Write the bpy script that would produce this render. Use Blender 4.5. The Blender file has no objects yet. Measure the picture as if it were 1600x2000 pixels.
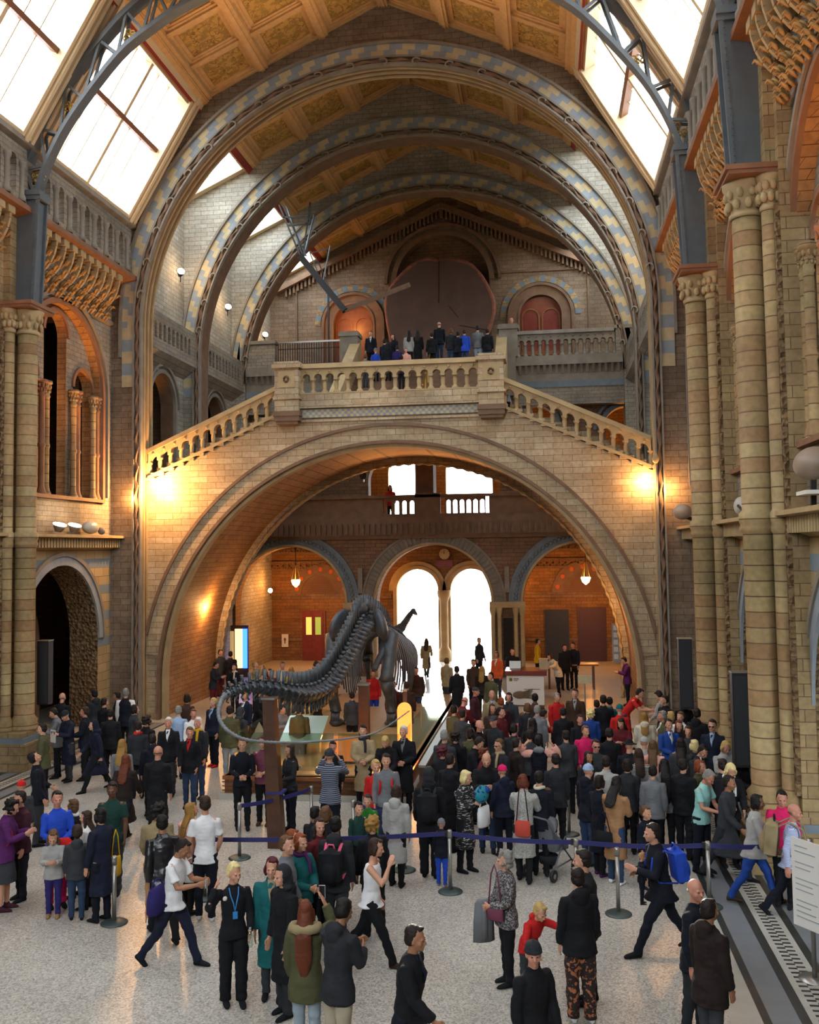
import bpy, bmesh, math, random
from math import pi, sin, cos, sqrt, radians, atan2
from mathutils import Vector, Matrix

# ------------------------------------------------------------------ camera
F, PPX, PPY, EYE = 1900.0, 800.0, 956.0, 5.5
YAW, PIT, ROLL = radians(8.1), radians(3.5), radians(0.8)
_fw = Vector((-sin(YAW)*cos(PIT), cos(YAW)*cos(PIT), sin(PIT)))
_r0 = Vector((cos(YAW), sin(YAW), 0)); _u0 = _r0.cross(_fw)
_rt = _r0*cos(ROLL) - _u0*sin(ROLL); _up = _rt.cross(_fw)
CAM = Vector((0, 0, EYE))
def ray(u, v): return _fw + _rt*((u-PPX)/F) + _up*((PPY-v)/F)
def at_z(u, v, z):
    d = ray(u, v); return CAM + d*((z-EYE)/d.z)
def at_y(u, v, y):
    d = ray(u, v); return CAM + d*(y/d.y)

scene = bpy.context.scene
col = scene.collection
cam_d = bpy.data.cameras.new('camera'); cam = bpy.data.objects.new('camera', cam_d); col.objects.link(cam)
cam_d.sensor_fit = 'HORIZONTAL'; cam_d.sensor_width = 36.0; cam_d.lens = F/1600*36
cam_d.shift_y = -(1000-PPY)/1600
cam_d.clip_end = 300
cam.matrix_world = Matrix(((_rt.x, _up.x, -_fw.x, 0), (_rt.y, _up.y, -_fw.y, 0), (_rt.z, _up.z, -_fw.z, EYE), (0, 0, 0, 1)))
scene.camera = cam

# ------------------------------------------------------------------ world, light, exposure
scene.view_settings.view_transform = 'Standard'; scene.view_settings.look = 'None'
scene.view_settings.gamma = 1.0; scene.view_settings.use_curve_mapping = False
scene.view_settings.exposure = 0.1
SKY = 12.5
w = bpy.data.worlds.new('overcast_sky'); scene.world = w; w.use_nodes = True
w.node_tree.nodes['Background'].inputs[0].default_value = (0.86, 0.93, 1.0, 1)
_N, _L = w.node_tree.nodes, w.node_tree.links
_g = _N.new('ShaderNodeNewGeometry'); _s = _N.new('ShaderNodeSeparateXYZ'); _L.new(_g.outputs['Incoming'], _s.inputs[0])
_m = _N.new('ShaderNodeMapRange'); _L.new(_s.outputs[2], _m.inputs[0])        # below the horizon: only dim ground light
_m.inputs[1].default_value = .03; _m.inputs[2].default_value = -.03; _m.inputs[3].default_value = SKY*.05; _m.inputs[4].default_value = SKY
_L.new(_m.outputs[0], _N['Background'].inputs[1])
scene.cycles.max_bounces = 6; scene.cycles.diffuse_bounces = 3; scene.cycles.glossy_bounces = 2
scene.cycles.transparent_max_bounces = 8; scene.cycles.sample_clamp_indirect = 6.0
scene.cycles.caustics_reflective = False; scene.cycles.caustics_refractive = False

XC = -5.0
LAMPS = 1.4
WARM = (1.0, 0.50, 0.17); ORANGE = (1.0, 0.38, 0.08); SOFT = (1.0, 0.68, 0.38)
def light(kind, name, loc, power, color=WARM, size=0.1, aim=None, angle=70, portal=False, sy=None):
    d = bpy.data.lights.new(name, kind); o = bpy.data.objects.new(name, d); col.objects.link(o)
    o.location = loc; d.energy = power*(1.0 if kind == 'AREA' else LAMPS); d.color = color
    if kind == 'AREA':
        d.shape = 'RECTANGLE'; d.size = size; d.size_y = sy or size
        if portal: d.cycles.is_portal = True
    else:
        d.shadow_soft_size = size
    if kind == 'SPOT':
        d.spot_size = radians(angle); d.spot_blend = 0.8
    if aim is not None:
        o.rotation_euler = (Vector(aim)-Vector(loc)).to_track_quat('-Z', 'Y').to_euler()
    return o
sun = bpy.data.lights.new('low_sun', 'SUN'); suno = bpy.data.objects.new('low_sun', sun); col.objects.link(suno)
sun.energy = 9.0; sun.color = (1, .93, .8); sun.angle = radians(1.5)      # the low sun standing behind the entrance doors
suno.rotation_euler = Vector((.155, -.97, -.20)).to_track_quat('-Z', 'Y').to_euler()
ROWS = [5.7, 11.8, 17.9, 24.0, 30.5]                 # pier rows along the hall
for s in (-1, 1):                                    # daylight portals in the sloping skylights
    for a, b in ((-.4, 5.7), (5.7, 11.8), (11.8, 17.9), (17.9, 24.0), (24.0, 30.5)):
        c = Vector((XC+s*7.55, (a+b)/2, 18.75)); n = Vector((-s*4.1, 0, -2.4))
        light('AREA', 'daylight_portal', c, 1, (1, 1, 1), 4.7, c+n, portal=True, sy=b-a)
for s in (-1, 1):
    for a, b in ((31.5, 36), (37, 41.8), (42.8, 48)):
        light('AREA', 'daylight_portal', (XC+s*7.5, (a+b)/2, 20.3), 1, (1, 1, 1), 2.6, (XC+s*7.0, (a+b)/2, 19.2), portal=True, sy=b-a)
light('AREA', 'daylight_portal', (XC, -6.9, 13), 1, (1, 1, 1), 9, (XC, 5, 13), portal=True, sy=9)
light('AREA', 'daylight_portal', (-6.5, 48.7, 2.3), 1, (1, 1, 1), 2.2, (-6.5, 40, 2.3), portal=True, sy=4.6)
light('AREA', 'daylight_portal', (-3.8, 48.7, 2.3), 1, (1, 1, 1), 2.2, (-3.8, 40, 2.3), portal=True, sy=4.6)
light('AREA', 'daylight_portal', (-5.3, 48.7, 8.5), 1, (1, 1, 1), 4.8, (-5.3, 40, 8.5), portal=True, sy=3.6)

# ------------------------------------------------------------------ materials
MATS = {}
def new_mat(name):
    m = bpy.data.materials.new(name); m.use_nodes = True; MATS[name] = m
    return m, m.node_tree.nodes, m.node_tree.links, m.node_tree.nodes['Principled BSDF']
def rgb(c):
    if isinstance(c, str):
        c = c.lstrip('#'); v = [int(c[i:i+2], 16)/255 for i in (0, 2, 4)]
        return tuple(x/12.92 if x <= .04045 else ((x+.055)/1.055)**2.4 for x in v)+(1,)
    return tuple(c)+(1,) if len(c) == 3 else c
def plain(name, c, rough=0.8, metal=0, spec=0.5, noise=0.0, nscale=8.0, emit=None, estr=0):
    m, N, L, B = new_mat(name)
    B.inputs['Roughness'].default_value = rough; B.inputs['Metallic'].default_value = metal
    B.inputs['Specular IOR Level'].default_value = spec
    c = rgb(c); B.inputs['Base Color'].default_value = c
    if noise:
        t = N.new('ShaderNodeTexNoise'); t.inputs['Scale'].default_value = nscale; t.inputs['Detail'].default_value = 4
        g = N.new('ShaderNodeTexCoord'); L.new(g.outputs['Object'], t.inputs['Vector'])
        r = N.new('ShaderNodeValToRGB'); L.new(t.outputs['Fac'], r.inputs['Fac'])
        r.color_ramp.elements[0].position = .3; r.color_ramp.elements[1].position = .7
        r.color_ramp.elements[0].color = tuple(x*(1-noise) for x in c[:3])+(1,)
        r.color_ramp.elements[1].color = tuple(min(1, x*(1+noise)) for x in c[:3])+(1,)
        L.new(r.outputs[0], B.inputs['Base Color'])
        bp = N.new('ShaderNodeBump'); bp.inputs['Strength'].default_value = .25; bp.inputs['Distance'].default_value = .02
        L.new(t.outputs['Fac'], bp.inputs['Height']); L.new(bp.outputs[0], B.inputs['Normal'])
    if emit:
        B.inputs['Emission Color'].default_value = rgb(emit); B.inputs['Emission Strength'].default_value = estr
    return m
def mathn(N, L, op, a, b=None):
    n = N.new('ShaderNodeMath'); n.operation = op
    for i, x in enumerate((a, b)):
        if x is None: continue
        if isinstance(x, (int, float)): n.inputs[i].default_value = x
        else: L.new(x, n.inputs[i])
    return n.outputs[0]
def mix(N, L, f, a, b, mode='MIX'):
    n = N.new('ShaderNodeMix'); n.data_type = 'RGBA'; n.blend_type = mode
    for i, x in ((0, f), (6, a), (7, b)):
        if isinstance(x, (int, float)): n.inputs[i].default_value = x
        elif isinstance(x, tuple): n.inputs[i].default_value = x
        else: L.new(x, n.inputs[i])
    return n.outputs[2]
def blocks(name, c1, c2, c3, mortar, bw=0.62, bh=0.21, msize=0.008, bump=0.4, drum=False, carved=0.0, patch=0.5):
    m, N, L, B = new_mat(name)
    B.inputs['Roughness'].default_value = .75; B.inputs['Specular IOR Level'].default_value = .3
    g = N.new('ShaderNodeNewGeometry'); s = N.new('ShaderNodeSeparateXYZ'); L.new(g.outputs['Position'], s.inputs[0])
    u = mathn(N, L, 'ADD', s.outputs[0], s.outputs[1])
    cb = N.new('ShaderNodeCombineXYZ')
    if drum: cb.inputs[0].default_value = .4
    else: L.new(u, cb.inputs[0])
    L.new(s.outputs[2], cb.inputs[1])
    br = N.new('ShaderNodeTexBrick'); L.new(cb.outputs[0], br.inputs['Vector'])
    br.inputs['Scale'].default_value = 1; br.inputs['Brick Width'].default_value = 40 if drum else bw
    br.inputs['Row Height'].default_value = bh; br.inputs['Mortar Size'].default_value = msize
    br.inputs['Color1'].default_value = rgb(c1); br.inputs['Color2'].default_value = rgb(c2)
    br.inputs['Mortar'].default_value = rgb(mortar); br.inputs['Bias'].default_value = -.1
    br.inputs['Mortar Smooth'].default_value = .2
    # a random tone per course / block
    row = mathn(N, L, 'FLOOR', mathn(N, L, 'DIVIDE', s.outputs[2], bh))
    colu = mathn(N, L, 'FLOOR', mathn(N, L, 'DIVIDE', u, bw))
    wn = N.new('ShaderNodeTexWhiteNoise'); wn.noise_dimensions = '2D'
    c2b = N.new('ShaderNodeCombineXYZ'); L.new(row, c2b.inputs[0])
    if not drum: L.new(colu, c2b.inputs[1])
    L.new(c2b.outputs[0], wn.inputs['Vector'])
    no = N.new('ShaderNodeTexNoise'); no.inputs['Scale'].default_value = .7; no.inputs['Detail'].default_value = 5
    L.new(g.outputs['Position'], no.inputs['Vector'])
    f = mathn(N, L, 'MULTIPLY', mathn(N, L, 'POWER', wn.outputs['Value'], 1.6), patch if not drum else .75)
    base = mix(N, L, f, br.outputs['Color'], rgb(c3))
    nr = N.new('ShaderNodeMapRange'); L.new(no.outputs['Fac'], nr.inputs[0]); nr.inputs[1].default_value = .3; nr.inputs[2].default_value = .7
    nr.inputs[3].default_value = .72; nr.inputs[4].default_value = 1.15
    base = mix(N, L, 1.0, base, nr.outputs[0], 'MULTIPLY')
    # fine grime
    n2 = N.new('ShaderNodeTexNoise'); n2.inputs['Scale'].default_value = 9; n2.inputs['Detail'].default_value = 6
    L.new(g.outputs['Position'], n2.inputs['Vector'])
    n2r = N.new('ShaderNodeMapRange'); L.new(n2.outputs['Fac'], n2r.inputs[0]); n2r.inputs[1].default_value = .3; n2r.inputs[2].default_value = .7
    n2r.inputs[3].default_value = .8; n2r.inputs[4].default_value = 1.12
    base = mix(N, L, 1.0, base, n2r.outputs[0], 'MULTIPLY')
    # re-apply the joints on top
    base = mix(N, L, mathn(N, L, 'MULTIPLY', br.outputs['Fac'], .45), base, rgb(mortar))
    L.new(base, B.inputs['Base Color'])
    h = mathn(N, L, 'SUBTRACT', mathn(N, L, 'MULTIPLY', n2.outputs['Fac'], .35), br.outputs['Fac'])
    if carved:
        vo = N.new('ShaderNodeTexVoronoi'); vo.inputs['Scale'].default_value = carved; L.new(g.outputs['Position'], vo.inputs['Vector'])
        h = mathn(N, L, 'ADD', h, mathn(N, L, 'MULTIPLY', vo.outputs['Distance'], 3))
    bp = N.new('ShaderNodeBump'); bp.inputs['Strength'].default_value = bump; bp.inputs['Distance'].default_value = .015 if not carved else .05
    L.new(h, bp.inputs['Height']); L.new(bp.outputs[0], B.inputs['Normal'])
    return m
BUFF = blocks('buff_terracotta', '#a08a62', '#8f7752', '#7a6247', '#5a4934')
PALE = blocks('pale_terracotta', '#b5a486', '#a89372', '#967a58', '#6a5a45', bw=.6, bh=.2)
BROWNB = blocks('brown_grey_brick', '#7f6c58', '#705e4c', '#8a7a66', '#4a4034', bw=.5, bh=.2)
GREYP = blocks('pale_grey_brick', '#aaa598', '#9b968a', '#8f8470', '#625c54', bw=.5, bh=.17)
GREYB = blocks('grey_brick', '#8c8478', '#7d766a', '#9a8a70', '#55504a', bw=.5, bh=.15)
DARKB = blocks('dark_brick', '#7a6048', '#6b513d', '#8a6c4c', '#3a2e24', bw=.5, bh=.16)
REDB = blocks('warm_brick', '#a3774a', '#94683e', '#b38752', '#5a3b22', bw=.5, bh=.16)
DRUM = blocks('shaft_drums', '#a8946a', '#9a855c', '#8d6a48', '#5c4a34', bh=.27, msize=.012, drum=True)
CARV = blocks('carved_terracotta', '#8e7450', '#7c6344', '#6a5238', '#4a3a28', bh=.3, bw=.35, carved=9, bump=1.0)
CREAM = plain('cream_block', '#b3a27e', .75, noise=.12, nscale=3)
BLUE = plain('blue_grey_block', '#838c92', .75, noise=.12, nscale=3)
BLUED = plain('slate_blue_band', '#66727a', .75, noise=.15, nscale=3)
STONE = plain('buff_moulding', '#a38c64', .75, noise=.16, nscale=2.5)
STONEG = plain('grey_moulding', '#7d7568', .8, noise=.18, nscale=2.5)
STONED = plain('brown_moulding', '#6e5540', .8, noise=.2, nscale=3)
TERRA = plain('red_brown_moulding', '#7d583e', .75, noise=.15, nscale=3)
LEAF = plain('carved_leaf', '#a8834e', .7, noise=.3, nscale=6)
IRON = plain('blue_grey_iron', '#596064', .5, .1, noise=.1, nscale=4)
GILT = plain('gilded_leaf', '#c8a24a', .4, .6)
PAINTW = plain('cream_paint', '#cdb994', .6)
PAINTB = plain('brown_paint', '#7b5236', .6)
REDP = plain('red_paint', '#8e2f22', .6)
BLACK = plain('black_paint', '#15161a', .5)
DARKW = plain('dark_wood', '#4a2d1b', .45, noise=.25, nscale=5)
MIDW = plain('polished_wood', '#7b4a26', .4, noise=.2, nscale=5)
REDW = plain('red_door_wood', '#6e2417', .4, noise=.2, nscale=5)
STEEL = plain('brushed_steel', '#9c9a94', .35, .8)
LAMPW = plain('glowing_lamp_glass', '#ffffff', .5, emit=(1, .75, .45), estr=30)
LAMPO = plain('glowing_amber_glass', '#ffcf8a', .5, emit=(1, .55, .22), estr=25)
WHITE = plain('white_board', '#d8d4cb', .7)
DARK = plain('dark_void', '#1b1714', .9)
def glassy(name, tint=(0.93, 0.97, 1, 1), fac=0.1):
    m = bpy.data.materials.new(name); m.use_nodes = True; N = m.node_tree.nodes; L = m.node_tree.links
    N.remove(N['Principled BSDF']); o = N['Material Output']
    t = N.new('ShaderNodeBsdfTransparent'); t.inputs[0].default_value = tint
    g = N.new('ShaderNodeBsdfGlossy'); g.inputs['Roughness'].default_value = .08
    x = N.new('ShaderNodeMixShader'); x.inputs[0].default_value = fac
    L.new(t.outputs[0], x.inputs[1]); L.new(g.outputs[0], x.inputs[2]); L.new(x.outputs[0], o.inputs[0]); return m
GLASS = glassy('window_glass')
def milky():
    m = bpy.data.materials.new('milky_skylight_glass'); m.use_nodes = True; N = m.node_tree.nodes; L = m.node_tree.links
    N.remove(N['Principled BSDF']); o = N['Material Output']
    t = N.new('ShaderNodeBsdfTransparent'); t.inputs[0].default_value = (.97, .98, 1, 1)
    g = N.new('ShaderNodeBsdfTranslucent'); g.inputs[0].default_value = (.85, .92, 1, 1)
    x = N.new('ShaderNodeMixShader'); x.inputs[0].default_value = .4
    L.new(t.outputs[0], x.inputs[1]); L.new(g.outputs[0], x.inputs[2]); L.new(x.outputs[0], o.inputs[0]); return m
MILK = milky()
GLASS2 = glassy('barrier_glass', (0.75, 0.85, 0.78, 1), .15)
def painted():
    m, N, L, B = new_mat('painted_ceiling_panel'); B.inputs['Roughness'].default_value = .7
    g = N.new('ShaderNodeNewGeometry')
    v = N.new('ShaderNodeTexVoronoi'); v.feature = 'DISTANCE_TO_EDGE'; v.inputs['Scale'].default_value = 2.2
    n = N.new('ShaderNodeTexNoise'); n.inputs['Scale'].default_value = 5; n.inputs['Detail'].default_value = 6
    n3 = N.new('ShaderNodeTexNoise'); n3.inputs['Scale'].default_value = 3; L.new(g.outputs['Position'], n3.inputs['Vector'])
    vm = N.new('ShaderNodeVectorMath'); vm.operation = 'ADD'; L.new(g.outputs['Position'], vm.inputs[0]); L.new(n3.outputs['Color'], vm.inputs[1])
    L.new(vm.outputs[0], v.inputs['Vector']); L.new(g.outputs['Position'], n.inputs['Vector'])
    r = N.new('ShaderNodeValToRGB'); L.new(v.outputs['Distance'], r.inputs[0])
    r.color_ramp.elements[0].position = .02; r.color_ramp.elements[0].color = rgb('#7a5a26')
    r.color_ramp.elements[1].position = .07; r.color_ramp.elements[1].color = rgb('#b8904a')
    r2 = N.new('ShaderNodeValToRGB'); L.new(n.outputs['Fac'], r2.inputs[0])
    r2.color_ramp.elements[0].position = .45; r2.color_ramp.elements[0].color = (0, 0, 0, 1)
    r2.color_ramp.elements[1].position = .6; r2.color_ramp.elements[1].color = (1, 1, 1, 1)
    L.new(mix(N, L, r2.outputs[0], r.outputs[0], rgb('#93743a')), B.inputs['Base Color']); return m
PANELP = painted()
def floor_mat():
    m, N, L, B = new_mat('speckled_terrazzo')
    g = N.new('ShaderNodeNewGeometry')
    v = N.new('ShaderNodeTexVoronoi'); v.inputs['Scale'].default_value = 48; L.new(g.outputs['Position'], v.inputs['Vector'])
    n = N.new('ShaderNodeTexNoise'); n.inputs['Scale'].default_value = .5; n.inputs['Detail'].default_value = 4; L.new(g.outputs['Position'], n.inputs['Vector'])
    r = N.new('ShaderNodeValToRGB'); L.new(v.outputs['Color'], r.inputs[0])
    e = r.color_ramp.elements; e[0].position = .05; e[0].color = rgb('#807c74'); e[1].position = .5; e[1].color = rgb('#b0aca2')
    e2 = e.new(.9); e2.color = rgb('#ccc5b6')
    nr = N.new('ShaderNodeMapRange'); L.new(n.outputs['Fac'], nr.inputs[0]); nr.inputs[1].default_value = .3; nr.inputs[2].default_value = .7
    nr.inputs[3].default_value = .85; nr.inputs[4].default_value = 1.08
    L.new(mix(N, L, 1.0, r.outputs[0], nr.outputs[0], 'MULTIPLY'), B.inputs['Base Color'])
    B.inputs['Roughness'].default_value = .3; B.inputs['Specular IOR Level'].default_value = .3; return m
FLOORM = floor_mat()
MARB = plain('pale_marble_strip', '#a9a79c', .35, noise=.08, nscale=3)
MARG = plain('grey_marble_strip', '#73777a', .35, noise=.1, nscale=3)
MARD = plain('dark_marble_strip', '#2f3230', .35, noise=.2, nscale=3)

# ------------------------------------------------------------------ mesh helpers
class MB:
    def __init__(s): s.v = []; s.f = []; s.m = []; s.s = []
    def face(s, idx, m=0, sm=False): s.f.append(idx); s.m.append(m); s.s.append(sm)
    def quad(s, a, b, c, d, m=0, sm=False):
        i = len(s.v); s.v += [tuple(a), tuple(b), tuple(c), tuple(d)]; s.face((i, i+1, i+2, i+3), m, sm)
    def box(s, x0, x1, y0, y1, z0, z1, m=0):
        s.hexa([(x0, y0, z0), (x1, y0, z0), (x1, y1, z0), (x0, y1, z0), (x0, y0, z1), (x1, y0, z1), (x1, y1, z1), (x0, y1, z1)], m)
    def hexa(s, p, m=0):
        i = len(s.v); s.v += [tuple(q) for q in p]
        for f in ((0, 3, 2, 1), (4, 5, 6, 7), (0, 1, 5, 4), (1, 2, 6, 5), (2, 3, 7, 6), (3, 0, 4, 7)): s.face(tuple(i+k for k in f), m)
    def bar(s, a, b, w, h, m=0, up=(0, 0, 1)):
        a = Vector(a); b = Vector(b); d = (b-a).normalized(); up = Vector(up)
        x = d.cross(up)
        if x.length < 1e-4: x = d.cross(Vector((1, 0, 0)))
        x.normalize(); y = x.cross(d); x *= w/2; y *= h/2
        s.hexa([a-x-y, a+x-y, a+x+y, a-x+y, b-x-y, b+x-y, b+x+y, b-x+y], m)
    def rings(s, rings, m=0, closed=False, cap=True, sm=True):
        n = len(rings[0]); i0 = len(s.v)
        for r in rings: s.v += [tuple(p) for p in r]
        k = len(rings)
        for j in range(k if closed else k-1):
            a = i0+j*n; b = i0+((j+1) % k)*n
            for q in range(n):
                q2 = (q+1) % n; s.face((a+q, a+q2, b+q2, b+q), m, sm)
        if cap and not closed:
            s.face(tuple(i0+q for q in range(n))[::-1], m); s.face(tuple(i0+(k-1)*n+q for q in range(n)), m)
    def tube(s, pts, radii, n=8, m=0, closed=False, flat=1.0, twist=0.0, sm=True):
        pts = [Vector(p) for p in pts]; k = len(pts)
        if isinstance(radii, (int, float)): radii = [radii]*k
        prev = None; R = []
        for j in range(k):
            if closed: t = pts[(j+1) % k]-pts[j-1]
            else: t = pts[min(j+1, k-1)]-pts[max(j-1, 0)]
            t.normalize()
            if prev is None:
                ref = Vector((0, 0, 1)) if abs(t.z) < .9 else Vector((0, 1, 0))
                x = t.cross(ref).normalized()
            else:
                x = (prev-t*prev.dot(t)).normalized()
            prev = x; y = t.cross(x)
            R.append([pts[j]+(x*cos(2*pi*q/n+twist*j)*radii[j]*1.0+y*sin(2*pi*q/n+twist*j)*radii[j]*flat) if not twist else
                      pts[j]+x*(cos(twist*j)*cos(2*pi*q/n)*radii[j]-sin(twist*j)*sin(2*pi*q/n)*radii[j]*flat)
                      + y*(sin(twist*j)*cos(2*pi*q/n)*radii[j]+cos(twist*j)*sin(2*pi*q/n)*radii[j]*flat) for q in range(n)])
        s.rings(R, m, closed, True, sm)
    def lathe(s, c, prof, n=12, m=0, sm=True):
        c = Vector(c)
        s.rings([[c+Vector((cos(2*pi*q/n)*r, sin(2*pi*q/n)*r, z)) for q in range(n)] for r, z in prof], m, False, True, sm)
    def ball(s, c, rx, ry=None, rz=None, n=8, k=6, m=0, M=None):
        ry = ry or rx; rz = rz or rx; c = Vector(c); R = []
        for j in range(k+1):
            a = pi*(j+.0)/k; rr = max(sin(a), .02)
            ring = [Vector((cos(2*pi*q/n)*rr*rx, sin(2*pi*q/n)*rr*ry, -cos(a)*rz)) for q in range(n)]
            if M is not None: ring = [M @ p for p in ring]
            R.append([c+p for p in ring])
        s.rings(R, m)
    def build(s, name, mats, parent=None, loc=None, fix=True):
        me = bpy.data.meshes.new(name); me.from_pydata(s.v, [], s.f)
        if not isinstance(mats, (list, tuple)): mats = [mats]
        for x in mats: me.materials.append(x)
        me.polygons.foreach_set('material_index', s.m); me.polygons.foreach_set('use_smooth', s.s)
        if fix:
            b = bmesh.new(); b.from_mesh(me); bmesh.ops.recalc_face_normals(b, faces=b.faces); b.to_mesh(me); b.free()
        me.update()
        o = bpy.data.objects.new(name, me); col.objects.link(o)
        if parent is not None: o.parent = parent
        if loc is not None: o.location = loc
        return o
def tag(o, label=None, cat=None, group=None, kind=None):
    if label: o['label'] = label
    if cat: o['category'] = cat
    if group: o['group'] = group
    if kind: o['kind'] = kind
    return o
def thing(name, label, cat, loc=(0, 0, 0), rz=0, group=None):
    o = bpy.data.objects.new(name, None); col.objects.link(o); o.location = loc; o.rotation_euler = (0, 0, rz)
    o.empty_display_size = .1
    return tag(o, label, cat, group)
def struct(o): o['kind'] = 'structure'; return o
def copy_tree(o, parent=None, loc=None, rz=None):
    c = o.copy(); col.objects.link(c); c.parent = parent
    if loc is not None: c.location = loc
    if rz is not None: c.rotation_euler = (0, 0, rz)
    for ch in list(o.children):
        copy_tree(ch, c)
    return c
# frontal plane at y=y0 (depth goes away from the camera) / side plane at offset o from the axis (depth outwards)
def TF(y0): return lambda u, z, d: (u, y0+d, z)
def TS(s, off): return lambda u, z, d: (XC+s*(off+d), u, z)
def fn(x): return x if callable(x) else (lambda u: x)
def panel(mb, T, u0, u1, bot, top, holes=(), t=.5, m=0, mj=None, extra=(), nh=24, back=True):
    """a wall u0..u1 between bot(u) and top(u), pierced by round-headed holes (uc, hw, zlo, zspring, rise)"""
    bot = fn(bot); top = fn(top); mj = m if mj is None else mj
    bp = {round(u0, 4), round(u1, 4)} | {round(e, 4) for e in extra if u0 < e < u1}
    hs = []
    for h in holes:
        uc, hw, zl, zs = h[:4]; rise = h[4] if len(h) > 4 else hw
        hs.append((uc, hw, zl, zs, rise))
        for k in range(nh+1): bp.add(round(uc-hw*cos(pi*k/nh), 4))
    bp = sorted(b for b in bp if u0-1e-4 <= b <= u1+1e-4)
    def hole(u):
        for h in hs:
            if h[0]-h[1]+1e-5 < u < h[0]+h[1]-1e-5: return h
        return None
    def zhi(h, u): return h[3]+h[4]*sqrt(max(0, 1-((u-h[0])/h[1])**2))
    for a, b in zip(bp, bp[1:]):
        if b-a < 1e-5: continue
        h = hole((a+b)/2)
        if h is None: spans = [(bot(a), bot(b), top(a), top(b), False, False)]
        else:
            spans = [(zhi(h, a), zhi(h, b), top(a), top(b), True, False)]
            if h[2] > bot(a)+1e-3: spans.append((bot(a), bot(b), h[2], h[2], False, True))
        for za, zb, ta, tb, jb, jt in spans:
            mb.quad(T(a, za, 0), T(b, zb, 0), T(b, tb, 0), T(a, ta, 0), m)
            if back: mb.quad(T(a, za, t), T(b, zb, t), T(b, tb, t), T(a, ta, t), m)
            mb.quad(T(a, za, 0), T(b, zb, 0), T(b, zb, t), T(a, za, t), mj if jb else m)
            mb.quad(T(a, ta, 0), T(b, tb, 0), T(b, tb, t), T(a, ta, t), mj if jt else m)
    for h in hs:
        for u in (h[0]-h[1], h[0]+h[1]):
            if u0 < u < u1: mb.quad(T(u, max(h[2], bot(u)), 0), T(u, h[3], 0), T(u, h[3], t), T(u, max(h[2], bot(u)), t), mj)
    for u in (u0, u1):
        mb.quad(T(u, bot(u), 0), T(u, top(u), 0), T(u, top(u), t), T(u, bot(u), t), m)
def ring(mb, T, uc, zs, r0, r1, d0, d1, n=32, ms=(0,), stilt=None, rise=1.0, per=1, a0=0.0, a1=pi):
    """an archivolt ring standing proud of the wall: depth d0 (front) .. d1"""
    def P(r, a, d): return T(uc+r*cos(a), zs+r*sin(a)*rise, d)
    for k in range(n):
        a = a0+(a1-a0)*k/n; b = a0+(a1-a0)*(k+1)/n; m = ms[(k//per) % len(ms)]
        mb.quad(P(r0, a, d0), P(r0, b, d0), P(r1, b, d0), P(r1, a, d0), m)
        mb.quad(P(r0, a, d0), P(r0, b, d0), P(r0, b, d1), P(r0, a, d1), m)
        mb.quad(P(r1, a, d0), P(r1, b, d0), P(r1, b, d1), P(r1, a, d1), m)
    if stilt is not None:
        L = pi*(r0+r1)/2/n*per; k = max(1, round((zs-stilt)/L)); dz = (zs-stilt)/k
        for sgn in (-1, 1):
            for q in range(k):
                z1 = zs-q*dz; z0 = z1-dz; m = ms[(q+1) % len(ms)]
                p = lambda r, z, d: T(uc+sgn*r, z, d)
                mb.quad(p(r0, z0, d0), p(r1, z0, d0), p(r1, z1, d0), p(r0, z1, d0), m)
                mb.quad(p(r0, z0, d0), p(r0, z1, d0), p(r0, z1, d1), p(r0, z0, d1), m)
                mb.quad(p(r1, z0, d0), p(r1, z1, d0), p(r1, z1, d1), p(r1, z0, d1), m)
def rope(mb, T, uc, zs, r, d, rad, z0, step=.11, twist=.55, m=0, a0=0.0, a1=pi):
    pts = []
    n0 = max(1, int((zs-z0)/step))
    if z0 < zs: pts += [T(uc+r, z0+(zs-z0)*k/n0, d) for k in range(n0)]
    n = max(6, int(r*(a1-a0)/step)); pts += [T(uc+r*cos(a0+(a1-a0)*k/n), zs+r*sin(a0+(a1-a0)*k/n), d) for k in range(n+1)]
    if z0 < zs: pts += [T(uc-r, zs-(zs-z0)*(k+1)/n0, d) for k in range(n0)]
    mb.tube(pts, rad, n=6, m=m, flat=.45, twist=twist)
# ================================================================== the building
# ---- floor
mb = MB(); mb.box(-18.5, 8.5, -6, 49.5, -.3, 0); struct(mb.build('floor', FLOORM))
for s in (-1, 1):                                    # marble borders and the slotted heating grating, both sides
    side = 'right' if s > 0 else 'left'
    mb = MB()
    for a, b, m, z in ((6.95, 7.32, 0, .004), (7.32, 7.42, 2, .004), (7.42, 7.75, 1, .004), (7.75, 7.87, 2, .004),
                       (8.25, 8.37, 2, .004), (8.37, 8.66, 1, .004), (8.66, 8.95, 2, .004), (8.95, 9.4, 0, .004)):
        mb.box(min(XC+s*a, XC+s*b), max(XC+s*a, XC+s*b), 4, 30.4, 0, z, m)
    struct(mb.build('trim_%d' % (1 if s > 0 else 2), [MARB, MARG, MARD]))
    t = thing('floor_grating', 'pale slotted heating grating set in the floor along the %s arcade' % side, 'grating', (XC+s*8.06, 17, 0))
    mb = MB(); g = []
    mb.box(-.19, .19, -13, 13.4, .004, .010, 0); mb.build('grating_frame', MARB, t)
    mb = MB()
    y = -13
    while y < 13.3:
        mb.box(-.11, .0, y, y+.045, .0101, .013, 0); mb.box(.0, .11, y+.05, y+.095, .0101, .013, 0)
        y += .13
    o = mb.build('slots', MARD, t); o['kind'] = 'stuff'

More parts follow.
